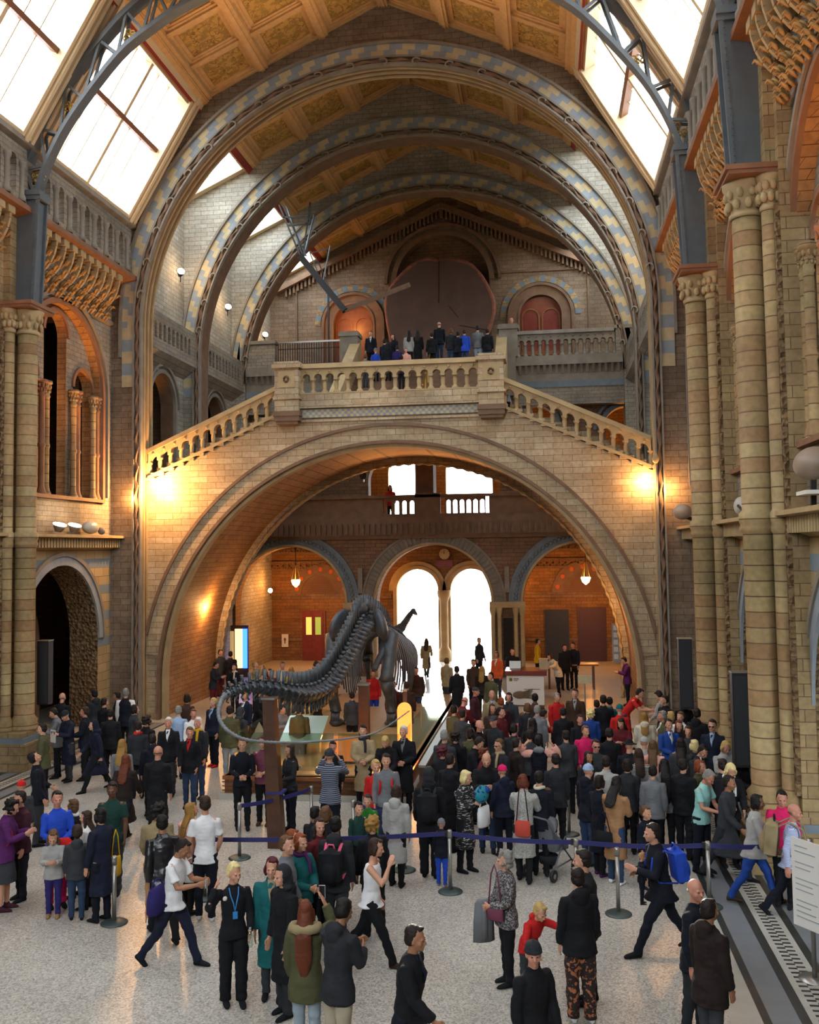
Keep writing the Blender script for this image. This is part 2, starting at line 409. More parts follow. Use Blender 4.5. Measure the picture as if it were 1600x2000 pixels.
def zroof(off):
    off = abs(off)
    return 20.6+(6.2-off)*(2.85/6.2) if off <= 6.2 else 20.6-(off-6.2)*(4.1/2.4) if off < 8.6 else 16.5
def zroof2(off): return 23.45-.4597*abs(off)
mb = MB(); mb.box(-60, 60, 48.7, 260, -.35, -.05); struct(mb.build('ground_terrace', MARB))
# ---- side walls
def moulding_strip(mb, s, prof, ya, yb, m=0):
    """prof: list of (offset, z)"""
    for (o0, z0), (o1, z1) in zip(prof, prof[1:]):
        mb.quad((XC+s*o0, ya, z0), (XC+s*o0, yb, z0), (XC+s*o1, yb, z1), (XC+s*o1, ya, z1), m)
BAND = None
def banded():
    m, N, L, B = new_mat('banded_blocks'); B.inputs['Roughness'].default_value = .75
    g = N.new('ShaderNodeNewGeometry'); s = N.new('ShaderNodeSeparateXYZ'); L.new(g.outputs['Position'], s.inputs[0])
    fr = mathn(N, L, 'FRACT', mathn(N, L, 'DIVIDE', s.outputs[2], .84))
    k = mathn(N, L, 'LESS_THAN', fr, .34)
    up = mathn(N, L, 'GREATER_THAN', s.outputs[2], 2.4)
    cb = N.new('ShaderNodeCombineXYZ'); L.new(mathn(N, L, 'ADD', s.outputs[0], s.outputs[1]), cb.inputs[0]); L.new(s.outputs[2], cb.inputs[1])
    br = N.new('ShaderNodeTexBrick'); L.new(cb.outputs[0], br.inputs['Vector']); br.inputs['Scale'].default_value = 1
    br.inputs['Brick Width'].default_value = .6; br.inputs['Row Height'].default_value = .28; br.inputs['Mortar Size'].default_value = .008
    br.inputs['Color1'].default_value = rgb('#a8946c'); br.inputs['Color2'].default_value = rgb('#94805a'); br.inputs['Mortar'].default_value = rgb('#5c4c36')
    base = mix(N, L, mathn(N, L, 'MULTIPLY', k, up), br.outputs['Color'], rgb('#6f7c84'))
    L.new(base, B.inputs['Base Color']); return m
BAND = banded()
SMALL = random.Random(5)
def colonnette(parent, y, o, s, z0, z1, r=.13, mats=None, name='colonnette'):
    mb = MB(); c = (XC+s*o, y, 0)
    for q in range(8):
        a = q*pi/4
        for zz, rr in ((z1-.3, 1.15), (z1-.17, 1.4)): mb.ball((XC+s*o+r*rr*cos(a+zz*9), y+r*rr*sin(a+zz*9), zz), .035, .035, .06, 6, 4)
    mb.lathe(c, [(r*1.7, z0), (r*1.7, z0+.12), (r*1.25, z0+.2), (r, z0+.32), (r, z0+(z1-z0)*.42), (r*1.25, z0+(z1-z0)*.42+.03), (r*1.25, z0+(z1-z0)*.42+.1),
                 (r, z0+(z1-z0)*.42+.14), (r, z1-.5), (r*1.3, z1-.46), (r*1.0, z1-.42), (r*1.15, z1-.2), (r*1.5, z1-.1), (r*1.9, z1-.08), (r*1.9, z1)], 12)
    return mb.build(name, mats or (TERRA if SMALL.random() < .3 else DRUM), parent)
def bay(s, ya, yb, idx, detail=True):
    yc = (ya+yb)/2; side = 'right' if s > 0 else 'left'
    T = TS(s, 9.35)
    w = thing('arcade_bay', 'terracotta arcade bay %s on the %s side of the hall, open arch below and round arched gallery window above'
              % (['nearest the camera', 'second from the end', 'farthest, next to the staircase bridge'][idx], side), 'arcade', (0, 0, 0))
    w['kind'] = 'structure'
    mb = MB(); panel(mb, T, ya, yb, 0, 5.64, [(yc, 2.35, 0, 2.8)], .95, 0, 1); mb.build('lower_wall', [BAND, CARV], w)
    mb = MB(); ring(mb, T, yc, 2.8, 2.36, 2.62, -.06, .02, 40, (0,)); ring(mb, T, yc, 2.8, 2.62, 2.74, -.10, .02, 40, (1,)); mb.build('arch_moulding', [BLUE, STONEG], w)
    mb = MB(); panel(mb, T, ya, yb, 6.05, 14.6, [(yc, 2.45, 7.1, 10.55)], .55, 0, 1, nh=32); mb.build('upper_wall', [GREYB, REDB], w)
    mb = MB(); ring(mb, T, yc, 10.55, 2.46, 2.62, -.10, .02, 40, (0,), 7.1); ring(mb, T, yc, 10.55, 2.72, 2.84, -.14, .02, 40, (1,), 7.3); mb.build('arch_moulding', [TERRA, STONEG], w)
    mb = MB(); panel(mb, TS(s, 9.62), yc-2.5, yc+2.5, 7.1, 13.05, [(yc-1.72, .6, 7.1, 10.7), (yc, .68, 7.1, 12.15), (yc+1.72, .6, 7.1, 10.7)], .3, 0, 1); mb.build('window_wall', [GREYB, REDB], w)
    mb = MB()
    for q, zz, r in ((-1.72, 10.7, .6), (0, 12.15, .68), (1.72, 10.7, .6)): ring(mb, TS(s, 9.62), yc+q, zz, r, r+.12, -.07, .0, 24, (0,))
    mb.build('arch_moulding', TERRA, w)
    for q in (-2.38, -2.12, -1.08, -.82, .82, 1.08, 2.12, 2.38): colonnette(w, yc+q, 9.44, s, 7.15, 10.55, .088)
    mb = MB()                                        # sill parapet with small openings
    panel(mb, TS(s, 9.45), yc-2.45, yc+2.45, 6.05, 7.15, [(yc-1.2+.3*k, .09, 6.3, 6.75) for k in range(9)], .25, 0, 1, nh=8)
    mb.build('parapet', [BAND, DARK], w)
    mb = MB(); moulding_strip(mb, s, [(9.4, 7.12), (9.2, 7.12), (9.2, 7.22), (9.45, 7.26)], yc-2.45, yc+2.45); mb.build('sill', TERRA, w)
    # cornice with a row of little corbels
    mb = MB(); moulding_strip(mb, s, [(9.36, 5.62), (9.2, 5.68), (9.12, 5.72), (9.12, 5.95), (8.85, 5.98), (8.85, 6.06), (9.5, 6.1)], ya, yb)
    y = ya+.1
    while y < yb: mb.box(min(XC+s*9.0, XC+s*9.2), max(XC+s*9.0, XC+s*9.2), y, y+.07, 5.68, 5.95); y += .17
    mb.build('cornice', STONE, w)
    # frieze of leafy brackets below the clerestory ledge
    n = 10
    for k in range(n):
        y = ya+.7+(yb-ya-1.4)*(k+.5)/n
        mb = MB()
        pts = [(XC+s*(9.35-.66*sin(a)), y, 13.5+1.0*(1-cos(a))) for a in [pi/2*q/6 for q in range(7)]]
        for p, q in zip(pts, pts[1:]): mb.bar(p, q, .085, .15)
        mb.box(min(XC+s*8.6, XC+s*9.3), max(XC+s*8.6, XC+s*9.3), y-.16, y+.16, 14.36, 14.58)
        o = mb.build('bracket', STONE, w)
        mb = MB()
        for q in range(20):
            a = q*2.4; g_ = (q % 8)/8; c = Vector((XC+s*(9.22-.5*g_**2-.04*(q % 3)), y+.2*sin(a), 13.15+.95*g_))
            mb.tube([c+Vector((-s*.0, 0, -.08)), c+Vector((-s*.05, .03*sin(a), 0)), c+Vector((-s*.12, .06*sin(a), .05)), c+Vector((-s*.16, .08*sin(a), .0))], [.03, .06, .045, .015], 5, flat=.6)
        mb.build('leaf_boss', LEAF, o)
    mb = MB(); moulding_strip(mb, s, [(9.36, 14.4), (8.62, 14.56), (8.45, 14.58), (8.45, 14.72), (8.55, 14.8), (9.4, 14.8)], ya, yb); mb.build('ledge', TERRA, w)
    mb = MB(); moulding_strip(mb, s, [(9.36, 13.05), (9.25, 13.1), (9.25, 13.22), (9.36, 13.26)], ya, yb); mb.build('string_course', STONEG, w)
    mb = MB()
    nn = 7; dy = (yb-ya-1.0)/nn
    panel(mb, TS(s, 8.62), ya, yb, 14.8, 16.42, [(ya+.5+dy*(k+.5), .15, 14.98, 15.85) for k in range(nn)], .28, 0, 0, nh=10)
    mb.build('clerestory_balustrade', GREYB, w)
    mb = MB()
    for k in range(nn+1): mb.lathe((XC+s*8.6, ya+.5+dy*k, 0), [(.12, 14.8), (.12, 14.92), (.075, 15.0), (.075, 15.65), (.13, 15.8), (.13, 15.86)], 8)
    mb.build('balusters', STONEG, w)
    mb = MB(); moulding_strip(mb, s, [(8.62, 16.3), (8.45, 16.36), (8.45, 16.5), (9.0, 16.5)], ya, yb); mb.build('coping', STONEG, w)
    # passage behind: floors, back wall, closed ceiling
    mb = MB(); x0, x1 = sorted((XC+s*10.25, XC+s*13.0))
    mb.box(x0, x1, ya, yb, 5.1, 6.0); mb.box(x0, x1, ya, yb, 13.3, 13.6)
    xx = XC+s*13.0; mb.box(min(xx, xx+s*.3), max(xx, xx+s*.3), ya, yb, 0, 18)
    x0, x1 = sorted((XC+s*9.0, XC+s*13.0)); mb.box(x0, x1, ya, yb, 14.55, 14.62)
    xx = XC+s*9.6; mb.box(min(xx, xx+s*.3), max(xx, xx+s*.3), ya, yb, 14.6, 17.0)
    mb.build('gallery_back', BUFF, w)
    mb = MB(); ring(mb, TS(s, 11.3), yc, 2.6, 1.9, 2.3, 0, .4, 24, (0,), 0); mb.build('inner_arch', STONED, w)
bays = [(11.8, 17.9), (17.9, 24.0), (24.0, 30.5)]
for s in (-1, 1):
    for i, (a, b) in enumerate(bays): bay(s, a, b, i)

mb = MB()                                               # rear of the hall, behind the viewer
for s in (-1, 1):
    x0, x1 = sorted((XC+s*9.35, XC+s*9.9)); mb.box(x0, x1, -6, 11.8, 0, 16.6)
    x0, x1 = sorted((XC+s*8.5, XC+s*9.5)); mb.box(x0, x1, -6, 11.8, 16.3, 16.5)
struct(mb.build('wall_side_rear', GREYB))
mb = MB(); panel(mb, TF(-6.5), XC-9.9, XC+9.9, 0, lambda u: zroof(u-XC)+.2, [(XC, 4.4, 8.5, 13.2)], .5, 0, 0, extra=[XC+q for q in (-8.6, -6.2, 0, 6.2, 8.6)]); struct(mb.build('wall_rear', GREYB))
mb = MB()
for s in (-1, 1):
    mb.quad((XC+s*8.6, -6, 16.5), (XC+s*8.6, -.4, 16.5), (XC+s*6.2, -.4, 20.6), (XC+s*6.2, -6, 20.6)); mb.quad((XC, -6, 23.45), (XC, -.4, 23.45), (XC+s*6.2, -.4, 20.6), (XC+s*6.2, -6, 20.6))
struct(mb.build('ceiling', DARKB))

# ---- clustered piers
def pier(s, y, label):
    t = thing('clustered_column', label, 'column'); t['kind'] = 'structure'
    def X(o): return XC+s*o
    def shaft(o, yy, r, name):
        mb = MB(); c = (X(o), yy, 0)
        mb.lathe(c, [(r*1.45, .95), (r*1.5, 1.02), (r*1.25, 1.12), (r*1.35, 1.2), (r, 1.3), (r, 5.68), (r*1.18, 5.72), (r*1.18, 5.8), (r*1.1, 5.84), (r*1.22, 5.9), (r*1.22, 6.04), (r, 6.1), (r, 11.35)], 20)
        o1 = mb.build(name, DRUM, t)
        mb = MB()
        mb.lathe(c, [(r*1.15, 11.33), (r*1.2, 11.4), (r*1.02, 11.45), (r*1.1, 11.6), (r*1.35, 11.8), (r*1.6, 11.93), (r*1.6, 11.97)], 16)
        for k in range(10):
            a = 2*pi*k/10
            for zz in (11.55, 11.76): mb.ball((X(o)+r*1.28*cos(a+zz), yy+r*1.28*sin(a+zz), zz), .07, .07, .1, 6, 4)
        mb.build('capital', STONE, o1)
    shaft(8.66, y, .26, 'main_shaft')
    for d in (-1, 1): shaft(8.98, y+d*.38, .15, 'side_shaft')
    mb = MB(); x0, x1 = sorted((X(9.08), X(9.9)))
    mb.box(x0, x1, y-.68, y+.68, .9, 14.6); mb.build('pilaster', BUFF, t)
    mb = MB()                                         # diaper-carved strip on the pilaster
    for d in (-1, 1):
        x0, x1 = sorted((X(9.0), X(9.12))); mb.box(x0, x1, y+d*.6-.07, y+d*.6+.07, 1.3, 11.4)
    mb.build('carved_strip', CARV, t)
    mb = MB()
    for a, b, c in ((8.25, .62, 11.97), (8.2, .66, 12.04)):
        x0, x1 = sorted((X(a), X(9.9))); mb.box(x0, x1, y-b, y+b, c, c+.09)
    mb.build('abacus', TERRA, t)
    mb = MB()
    x0, x1 = sorted((X(8.22), X(9.9))); mb.box(x0, x1, y-.72, y+.72, 0, .7)
    x0, x1 = sorted((X(8.32), X(9.9))); mb.box(x0, x1, y-.7, y+.7, .84, .96)
    mb.build('plinth', BUFF, t)
    mb = MB(); x0, x1 = sorted((X(8.28), X(9.9))); mb.box(x0, x1, y-.71, y+.71, .7, .84); mb.build('plinth_band', BLUED, t)
    mb = MB(); x0, x1 = sorted((X(8.9), X(9.5))); mb.box(x0, x1, y-.5, y+.5, 12.1, 14.5); mb.build('upper_pier', BUFF, t)
for y, nm in ((24.0, 'second'), (17.9, 'nearest')):
    pier(1, y, 'tall clustered terracotta column on the right, %s' % ('nearest the camera' if nm == 'nearest' else 'behind the nearest one'))
    pier(-1, y, 'tall clustered terracotta column on the left%s' % (' at the edge of the view' if nm == 'second' else ', out beyond the near end'))

# ---- iron roof trusses
def spline(pts, n=6):
    out = []
    P = [pts[0]]+list(pts)+[pts[-1]]
    for i in range(1, len(P)-2):
        p0, p1, p2, p3 = [Vector(q) for q in P[i-1:i+3]]
        for k in range(n):
            t = k/n; out.append(.5*((2*p1)+(p2-p0)*t+(2*p0-5*p1+4*p2-p3)*t*t+(3*p1-p0-3*p2+p3)*t**3))
    out.append(Vector(pts[-1])); return out
def truss(y, label):
    t = thing('iron_roof_arch', label, 'roof arch')
    prof_i = [(8.42, 15.1), (8.0, 16.2), (7.35, 17.3), (6.1, 18.8), (5.15, 19.5), (4.15, 20.05), (2.2, 20.7), (0, 20.95)]
    prof_o = [(9.0, 15.1), (8.6, 16.15), (7.85, 17.72), (6.6, 19.2), (5.6, 20.15), (4.4, 20.85), (2.3, 21.6), (0, 21.9)]
    A = spline([(p[0], 0, p[1]) for p in prof_i], 4); Bq = spline([(p[0], 0, p[1]) for p in prof_o], 4)
    for nm, Q, wd, ht in (('inner_rib', A, .34, .1), ('outer_rib', Bq, .4, .12)):
        mb = MB()
        for s in (-1, 1):
            for p, q in zip(Q, Q[1:]):
                mb.bar((XC+s*p.x, y, p.z), (XC+s*q.x, y, q.z), wd, ht, up=(0, 1, 0)) if False else mb.hexa(
                    [(XC+s*p.x, y-wd/2, p.z-ht/2), (XC+s*q.x, y-wd/2, q.z-ht/2), (XC+s*q.x, y+wd/2, q.z-ht/2), (XC+s*p.x, y+wd/2, p.z-ht/2),
                     (XC+s*(p.x+ht*.6), y-wd/2, p.z+ht/2), (XC+s*(q.x+ht*.6), y-wd/2, q.z+ht/2), (XC+s*(q.x+ht*.6), y+wd/2, q.z+ht/2), (XC+s*(p.x+ht*.6), y+wd/2, p.z+ht/2)])
        mb.build(nm, IRON, t)
    mb = MB(); gl = MB(); rd = random.Random(3)
    for s in (-1, 1):
        for k in range(0, len(A)-3, 3):
            for dy in (-.13, .13):
                p0 = A[k]; p1 = A[k+3] if k+3 < len(A) else A[-1]; q0 = Bq[k]; q1 = Bq[min(k+3, len(Bq)-1)]
                mb.bar((XC+s*p0.x, y+dy, p0.z), (XC+s*q0.x, y+dy, q0.z), .05, .07)
                mid = (q0+q1)/2
                mb.bar((XC+s*p0.x, y+dy, p0.z), (XC+s*q1.x, y+dy, q1.z), .05, .07)
            c = (p0+p1)*.3+q1*.0+(q0+q1)*.2
            c = (p0+p1+q1)/3 if (k//3) % 2 == 0 else None
            if c is not None:
                for q in range(9):
                    a = rd.uniform(0, 6.28); r = rd.uniform(.03, .2)
                    gl.tube([(XC+s*c.x+r*cos(a)+.07*cos(b), y, c.z+r*sin(a)+.07*sin(b)) for b in [1.05*z for z in range(6)]], .018, 5)
    mb.build('lattice', IRON, t); gl.build('gilded_foliage', GILT, t)
    for s in (-1, 1):                                  # riveted bracket standing on the capital
        mb = MB()
        def X(o): return XC+s*o
        mb.hexa([(X(8.45), y-.2, 12.16), (X(9.0), y-.2, 12.16), (X(9.0), y+.2, 12.16), (X(8.45), y+.2, 12.16),
                 (X(8.32), y-.2, 15.1), (X(8.98), y-.2, 15.1), (X(8.98), y+.2, 15.1), (X(8.32), y+.2, 15.1)])
        for dy in (-.22, .22):
            for p, q, wq in (((8.42, 12.16), (8.28, 15.1), .09), ((9.0, 12.16), (9.02, 15.1), .09)):
                mb.bar((X(p[0]), y+dy, p[1]), (X(q[0]), y+dy, q[1]), wq, .06, up=(0, 1, 0))
            for k in range(22):
                z = 12.3+k*.125; mb.box(X(8.45-.13*(z-12.2)/2.9)-.015, X(8.45-.13*(z-12.2)/2.9)+.015, y+dy*1.12-.02, y+dy*1.12+.02, z, z+.03)
        x0, x1 = sorted((X(8.2), X(9.05))); mb.box(x0, x1, y-.3, y+.3, 15.06, 15.2); mb.box(x0, x1, y-.26, y+.26, 14.95, 15.06)
        mb.build('bracket', IRON, t)
truss(24.0, 'blue grey riveted iron roof arch with gilded foliage, in front of the last skylights')
truss(17.9, 'blue grey riveted iron roof arch, the nearer one at the upper right edge')

# ---- roof: skylights, coffered ceiling
def roof_pt(s, f, y, n=0.0):                          # f: 0 at the bottom, 1 at the top of the skylight; n outward
    return Vector((XC+s*(8.6-2.4*f+.863*n), y, 16.5+4.1*f+.505*n))
def slab(mb, s, f0, f1, y0, y1, n0, n1, m=0):
    mb.hexa([roof_pt(s, f0, y0, n0), roof_pt(s, f0, y1, n0), roof_pt(s, f1, y1, n0), roof_pt(s, f1, y0, n0),
             roof_pt(s, f0, y0, n1), roof_pt(s, f0, y1, n1), roof_pt(s, f1, y1, n1), roof_pt(s, f1, y0, n1)], m)
nwin = 0
for s in (-1, 1):
    for a, b in ((-.4, 5.7), (5.7, 11.8), (11.8, 17.9), (17.9, 24.0), (24.0, 30.5)):
        nwin += 1
        o = thing('window_%d' % nwin, 'sloping skylight on the %s side of the roof' % ('right' if s > 0 else 'left'), 'skylight'); struct(o)
        mb = MB(); L = b-a
        for y0, y1 in ((a, a+.75), (b-.75, b)):
            for q, (n0, n1) in enumerate(((-.12, .5), (-.2, .5), (-.05, .5), (-.16, .5), (0, .5))):
                d = (y1-y0)/5; slab(mb, s, 0, 1, y0+q*d, y0+(q+1)*d-.02, n0, n1)
        slab(mb, s, 0, .035, a, b, -.1, .5); slab(mb, s, .94, 1, a, b, -.15, .5); slab(mb, s, .90, .94, a, b, -.02, .5)
        for y in (a+L*.5,): slab(mb, s, 0, 1, y-.07, y+.07, .12, .42)
        mb.build('frame', PAINTW, o)
        mb = MB(); 
        for q in (.25, .375, .625, .75): slab(mb, s, 0, 1, a+L*q-.02, a+L*q+.02, .28, .38)
        mb.build('glazing_bars', PAINTW, o)
        mb = MB(); slab(mb, s, .5, .53, a+.5, b-.5, .1, .36); mb.build('cross_bar', PAINTB, o)
        mb = MB(); mb.quad(roof_pt(s, 0, a, .34), roof_pt(s, 0, b, .34), roof_pt(s, 1, b, .34), roof_pt(s, 1, a, .34)); mb.build('pane', MILK, o)
def slab2(mb, s, o0, o1, y0, y1, d0, d1, m=0):
    P = lambda o, y, d: (XC+s*o, y, zroof2(o)+d)
    mb.hexa([P(o0, y0, d0), P(o1, y0, d0), P(o1, y1, d0), P(o0, y1, d0), P(o0, y0, d1), P(o1, y0, d1), P(o1, y1, d1), P(o0, y1, d1)], m)
for s in (-1, 1):
    for a, b in ((31.5, 36.0), (37.0, 41.8), (42.8, 48.0)):
        nwin += 1; o = thing('window_%d' % nwin, 'shallow skylight between the great arches', 'skylight'); struct(o)
        mb = MB(); slab2(mb, s, 6.2, 6.5, a, b, -.1, .3); slab2(mb, s, 8.6, 9.0, a, b, -.1, .3); slab2(mb, s, 6.2, 9.0, a, a+.3, -.15, .3); slab2(mb, s, 6.2, 9.0, b-.3, b, -.15, .3)
        for q in (.33, .66): slab2(mb, s, 6.4, 8.8, a+(b-a)*q-.04, a+(b-a)*q+.04, .1, .3)
        mb.build('frame', PAINTW, o)
        mb = MB(); P = lambda o_, y: (XC+s*o_, y, zroof2(o_)+.25); mb.quad(P(6.2, a), P(6.2, b), P(9.0, b), P(9.0, a)); mb.build('pane', GLASS, o)
def ceiling(a, b, n):
    o = thing('ceiling', 'painted coffered ceiling', 'ceiling'); struct(o)
    rows = max(1, round((b-a)/1.9)); P = MB(); W = MB(); R = MB()
    for s in (-1, 1):
        def pt(off, y, d=0): return (XC+s*off, y, zroof(off)+d)
        P.quad(pt(0, a, .1), pt(0, b, .1), pt(6.2, b, .1), pt(6.2, a, .1))
        W.quad(pt(0, a, .14), pt(0, b, .14), pt(6.2, b, .14), pt(6.2, a, .14))
        def strip(o0, o1, y0, y1, d0, d1, M=W):
            M.hexa([pt(o0, y0, d0), pt(o1, y0, d0), pt(o1, y1, d0), pt(o0, y1, d0), pt(o0, y0, d1), pt(o1, y0, d1), pt(o1, y1, d1), pt(o0, y1, d1)])
        for c in (0.0, 2.0, 4.05, 6.0):
            strip(max(0, c-.16), c+.16, a, b, -.12, .12); strip(max(0, c-.06), c+.06, a, b, -.17, .1)
        strip(5.98, 6.14, a, b, -.2, .1)
        for k in range(rows+1):
            y = a+(b-a)*k/rows; strip(0, 6.1, max(a, y-.1), min(b, y+.1), -.05, .12)
        for c0, c1 in ((.16, 1.84), (2.16, 3.89), (4.21, 5.84)):
            for k in range(rows):
                y0 = a+(b-a)*k/rows+.1; y1 = a+(b-a)*(k+1)/rows-.1
                for q in (0, 1):
                    i = .1+.1*q; dd = .02+.03*q
                    strip(c0, c1, y0, y0+i, dd, .12); strip(c0, c1, y1-i, y1, dd, .12); strip(c0, c0+i, y0, y1, dd, .12); strip(c1-i, c1, y0, y1, dd, .12)
        strip(6.14, 6.3, a, b, -.22, .12, R)
    P.build('painted_panels', PANELP, o); W.build('coffer_beams', CEILW, o); R.build('edge_strip', REDP, o)
CEILW = plain('ochre_ceiling_timber', '#c29a66', .65, noise=.1, nscale=6)
for i, (a, b) in enumerate(((-.4, 30.5), (31.5, 36.0), (37.0, 41.8), (42.8, 48.0))): ceiling(a, b, i)

# ---- transverse arches
ORD = ['nearest of the three, over the staircase bridge', 'middle of the three, behind the bridge', 'farthest of the three, over the upper gallery']
def xtop(u): return zroof2(u-XC)
ext = [XC+q for q in (-8.6, -6.2, 0, 6.2, 8.6)]
for i, (y, th) in enumerate(((30.5, 1.0), (36.0, 1.0), (41.8, 1.0))):
    z0 = (0, 0, 13.7)[i]
    t = thing('great_stone_arch', 'great round terracotta arch spanning the hall with blue and cream blocks, '+ORD[i], 'arch'); t['kind'] = 'structure'
    mb = MB()
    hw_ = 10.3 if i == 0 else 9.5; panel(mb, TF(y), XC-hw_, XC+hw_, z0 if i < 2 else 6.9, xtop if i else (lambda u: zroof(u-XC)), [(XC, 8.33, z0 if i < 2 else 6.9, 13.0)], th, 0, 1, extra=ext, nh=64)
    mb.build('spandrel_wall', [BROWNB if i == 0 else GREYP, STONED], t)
    T = TF(y)
    mb = MB(); ring(mb, T, XC, 13.0, 8.56, 8.97, -.05, .02, 132, (0, 1), 11.0 if i == 0 else (11.5 if i == 1 else 15.0), per=2)
    ring(mb, T, XC, 13.0, 8.77, 8.97, -.055, .02, 132, (0, 1, 1, 0), None, per=1); mb.build('voussoirs', [BLUE, CREAM, BLUE], t)
    zz = 0 if i < 2 else 13.7
    mb = MB(); ring(mb, T, XC, 13.0, 8.97, 9.05, -.16, .02, 96, (0,), 12.0 if i == 0 else max(zz, 11)); ring(mb, T, XC, 13.0, 8.5, 8.56, -.14, .02, 96, (0,), zz)
    ring(mb, T, XC, 13.0, 8.28, 8.34, -.1, .1, 96, (0,), zz); mb.build('mouldings', STONEG, t)
    mb = MB(); rope(mb, T, XC, 13.0, 8.42, -.06, .1, zz, .1, .5); o = mb.build('rope_moulding', STONED, t)
    mb = MB()                                           # crockets along the intrados
    for k in range(1, 24):
        a = pi*k/24
        c = T(XC+8.36*cos(a), 13+8.36*sin(a), -.1); tx = Vector((-sin(a), 0, cos(a)))
        mb.tube([Vector(c)+Vector((cos(a), 0, sin(a)))*(.1*cos(b))*(-1)+tx*.13*sin(b)*(1 if a < pi/2 else -1)+Vector((0, -.05*b/3, 0)) for b in [.6*q for q in range(8)]], .035, 5)
    mb.build('crockets', STONEG, t)
    if i == 0:                                           # soffit bands
        mb = MB()
        for q in range(3):
            d = .18+q*.3; ring(mb, T, XC, 13.0, 8.27, 8.34, d, d+.1, 96, (0,), zz)
        mb.build('soffit_ribs', STONE, t)

# ---- side walls between the great arches
for s in (-1, 1):
    for k, (a, b) in enumerate(((31.5, 36.0), (37.0, 41.8), (42.8, 48.0))):
        yc = (a+b)/2; lo = 0 if k < 2 else 0
        t = thing('wall_%s' % ('right' if s > 0 else 'left'), 'brick side wall between the great arches', 'wall'); struct(t)
        mb = MB(); panel(mb, TS(s, 8.95), a, b, lo, 19.35, [(yc, 1.15, 7.2, 10.9)] if k < 2 else [], .5, 0, 1); mb.build('wall_face', [GREYP, STONED], t)
        if k < 2:
            mb = MB(); ring(mb, TS(s, 8.95), yc, 10.9, 1.15, 1.3, -.12, .0, 24, (0,), 7.2); ring(mb, TS(s, 8.95), yc, 10.9, 1.4, 1.5, -.16, .0, 24, (0,)); mb.build('arch_moulding', STONEG, t)
            mb = MB(); panel(mb, TS(s, 8.4), a+.1, b-.1, 12.6, 13.95, [(a+.45+.4*q, .12, 13.0, 13.5) for q in range(int((b-a-.6)/.4))], .18, 0, 0, nh=8); moulding_strip(mb, s, [(8.95, 12.2), (8.38, 12.6), (8.38, 12.66), (8.95, 12.66)], a, b); mb.build('balcony', GREYB, t)
            mb = MB(); xx = XC+s*11; mb.box(min(xx, xx+s*.2), max(xx, xx+s*.2), a, b, 6, 13); mb.build('gallery_back', DARKB, t)
mb = MB()                                               # outer shell beyond the side walls, so that no sky leaks in
for s in (-1, 1):
    x0, x1 = sorted((XC+s*9.3, XC+s*13.3)); mb.box(x0, x1, 30.5, 49, 16.4, 16.6)
    mb.box(min(XC+s*13, XC+s*13.3), max(XC+s*13, XC+s*13.3), 30.5, 49, 0, 16.5)
    x0, x1 = sorted((XC+s*9.55, XC+s*13.3)); mb.box(x0, x1, 4, 30.5, 16.55, 16.7)
for s in (-1, 1):
    x0, x1 = sorted((XC+s*9.3, XC+s*13.3))
    for y_ in (36.3, 42.1, 48.4): mb.box(x0 if s < 0 else XC+9.46, x1 if s > 0 else XC-9.46, y_, y_+.3, 0, 16.45)
struct(mb.build('wall_outer', DARKB))

# ---- wall at the foot of the upper gallery (three ground arches, first-floor gallery)
t = thing('wall_arcade', 'brick wall with three round arches opening to the entrance vestibule', 'wall'); struct(t)
cx3 = (XC-6.38, XC, XC+6.38)
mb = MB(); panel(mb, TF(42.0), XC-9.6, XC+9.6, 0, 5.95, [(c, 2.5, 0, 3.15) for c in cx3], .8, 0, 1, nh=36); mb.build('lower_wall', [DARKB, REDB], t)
for c, mm in zip(cx3, (BLUED, STONEG, BLUED)):
    mb = MB(); ring(mb, TF(42.0), c, 3.15, 2.52, 2.62, -.14, .02, 48, (0,)); ring(mb, TF(42.0), c, 3.15, 2.62, 3.05, -.06, .02, 48, (1,)); ring(mb, TF(42.0), c, 3.15, 3.05, 3.14, -.12, .02, 48, (1,))
    n = 46
    for k in range(n+1):
        a = pi*k/n
        if c == XC: mb.bar((c+2.66*cos(a), 41.9, 3.15+2.66*sin(a)), (c+3.02*cos(a), 41.9, 3.15+3.02*sin(a)), .09, .08, 1, (0, 1, 0))
        else: mb.ball((c+2.84*cos(a), 41.92, 3.15+2.84*sin(a)), .09, .06, .09, 6, 4, 1)
    mb.build('arch_ring', [STONE, mm], t)
for q in (-3.19, 3.19):                                 # impost blocks and colonnettes of the piers
    mb = MB(); mb.box(XC+q-.75, XC+q+.75, 41.75, 42.1, 2.95, 3.2); mb.build('impost', STONE, t)
    mb = MB()
    for d in (-.62, -.35, .35, .62): mb.lathe((XC+q+d, 41.85, 0), [(.14, 0), (.14, .3), (.09, .4), (.09, 2.6), (.14, 2.8), (.15, 2.95)], 10)
    mb.build('colonnettes', STONE, t)
    mb = MB(); mb.box(XC+q-.2, XC+q+.2, 41.93, 42.02, .7, 2.5); mb.build('dark_panel', DARK, t)
    mb = MB(); mb.box(XC+q-.1, XC+q+.1, 41.85, 42.02, 3.6, 4.7); mb.build('wall_light', STONEG, t)
mb = MB(); mb.box(XC-8.9, XC+8.9, 41.7, 48, 5.95, 6.1)
mb.box(XC-8.9, XC+8.9, 41.55, 42.0, 6.1, 6.9)
for k in range(74): mb.box(XC-8.8+k*.24, XC-8.68+k*.24, 41.45, 41.6, 6.15, 6.6)
mb.build('gallery_floor', STONED, t)
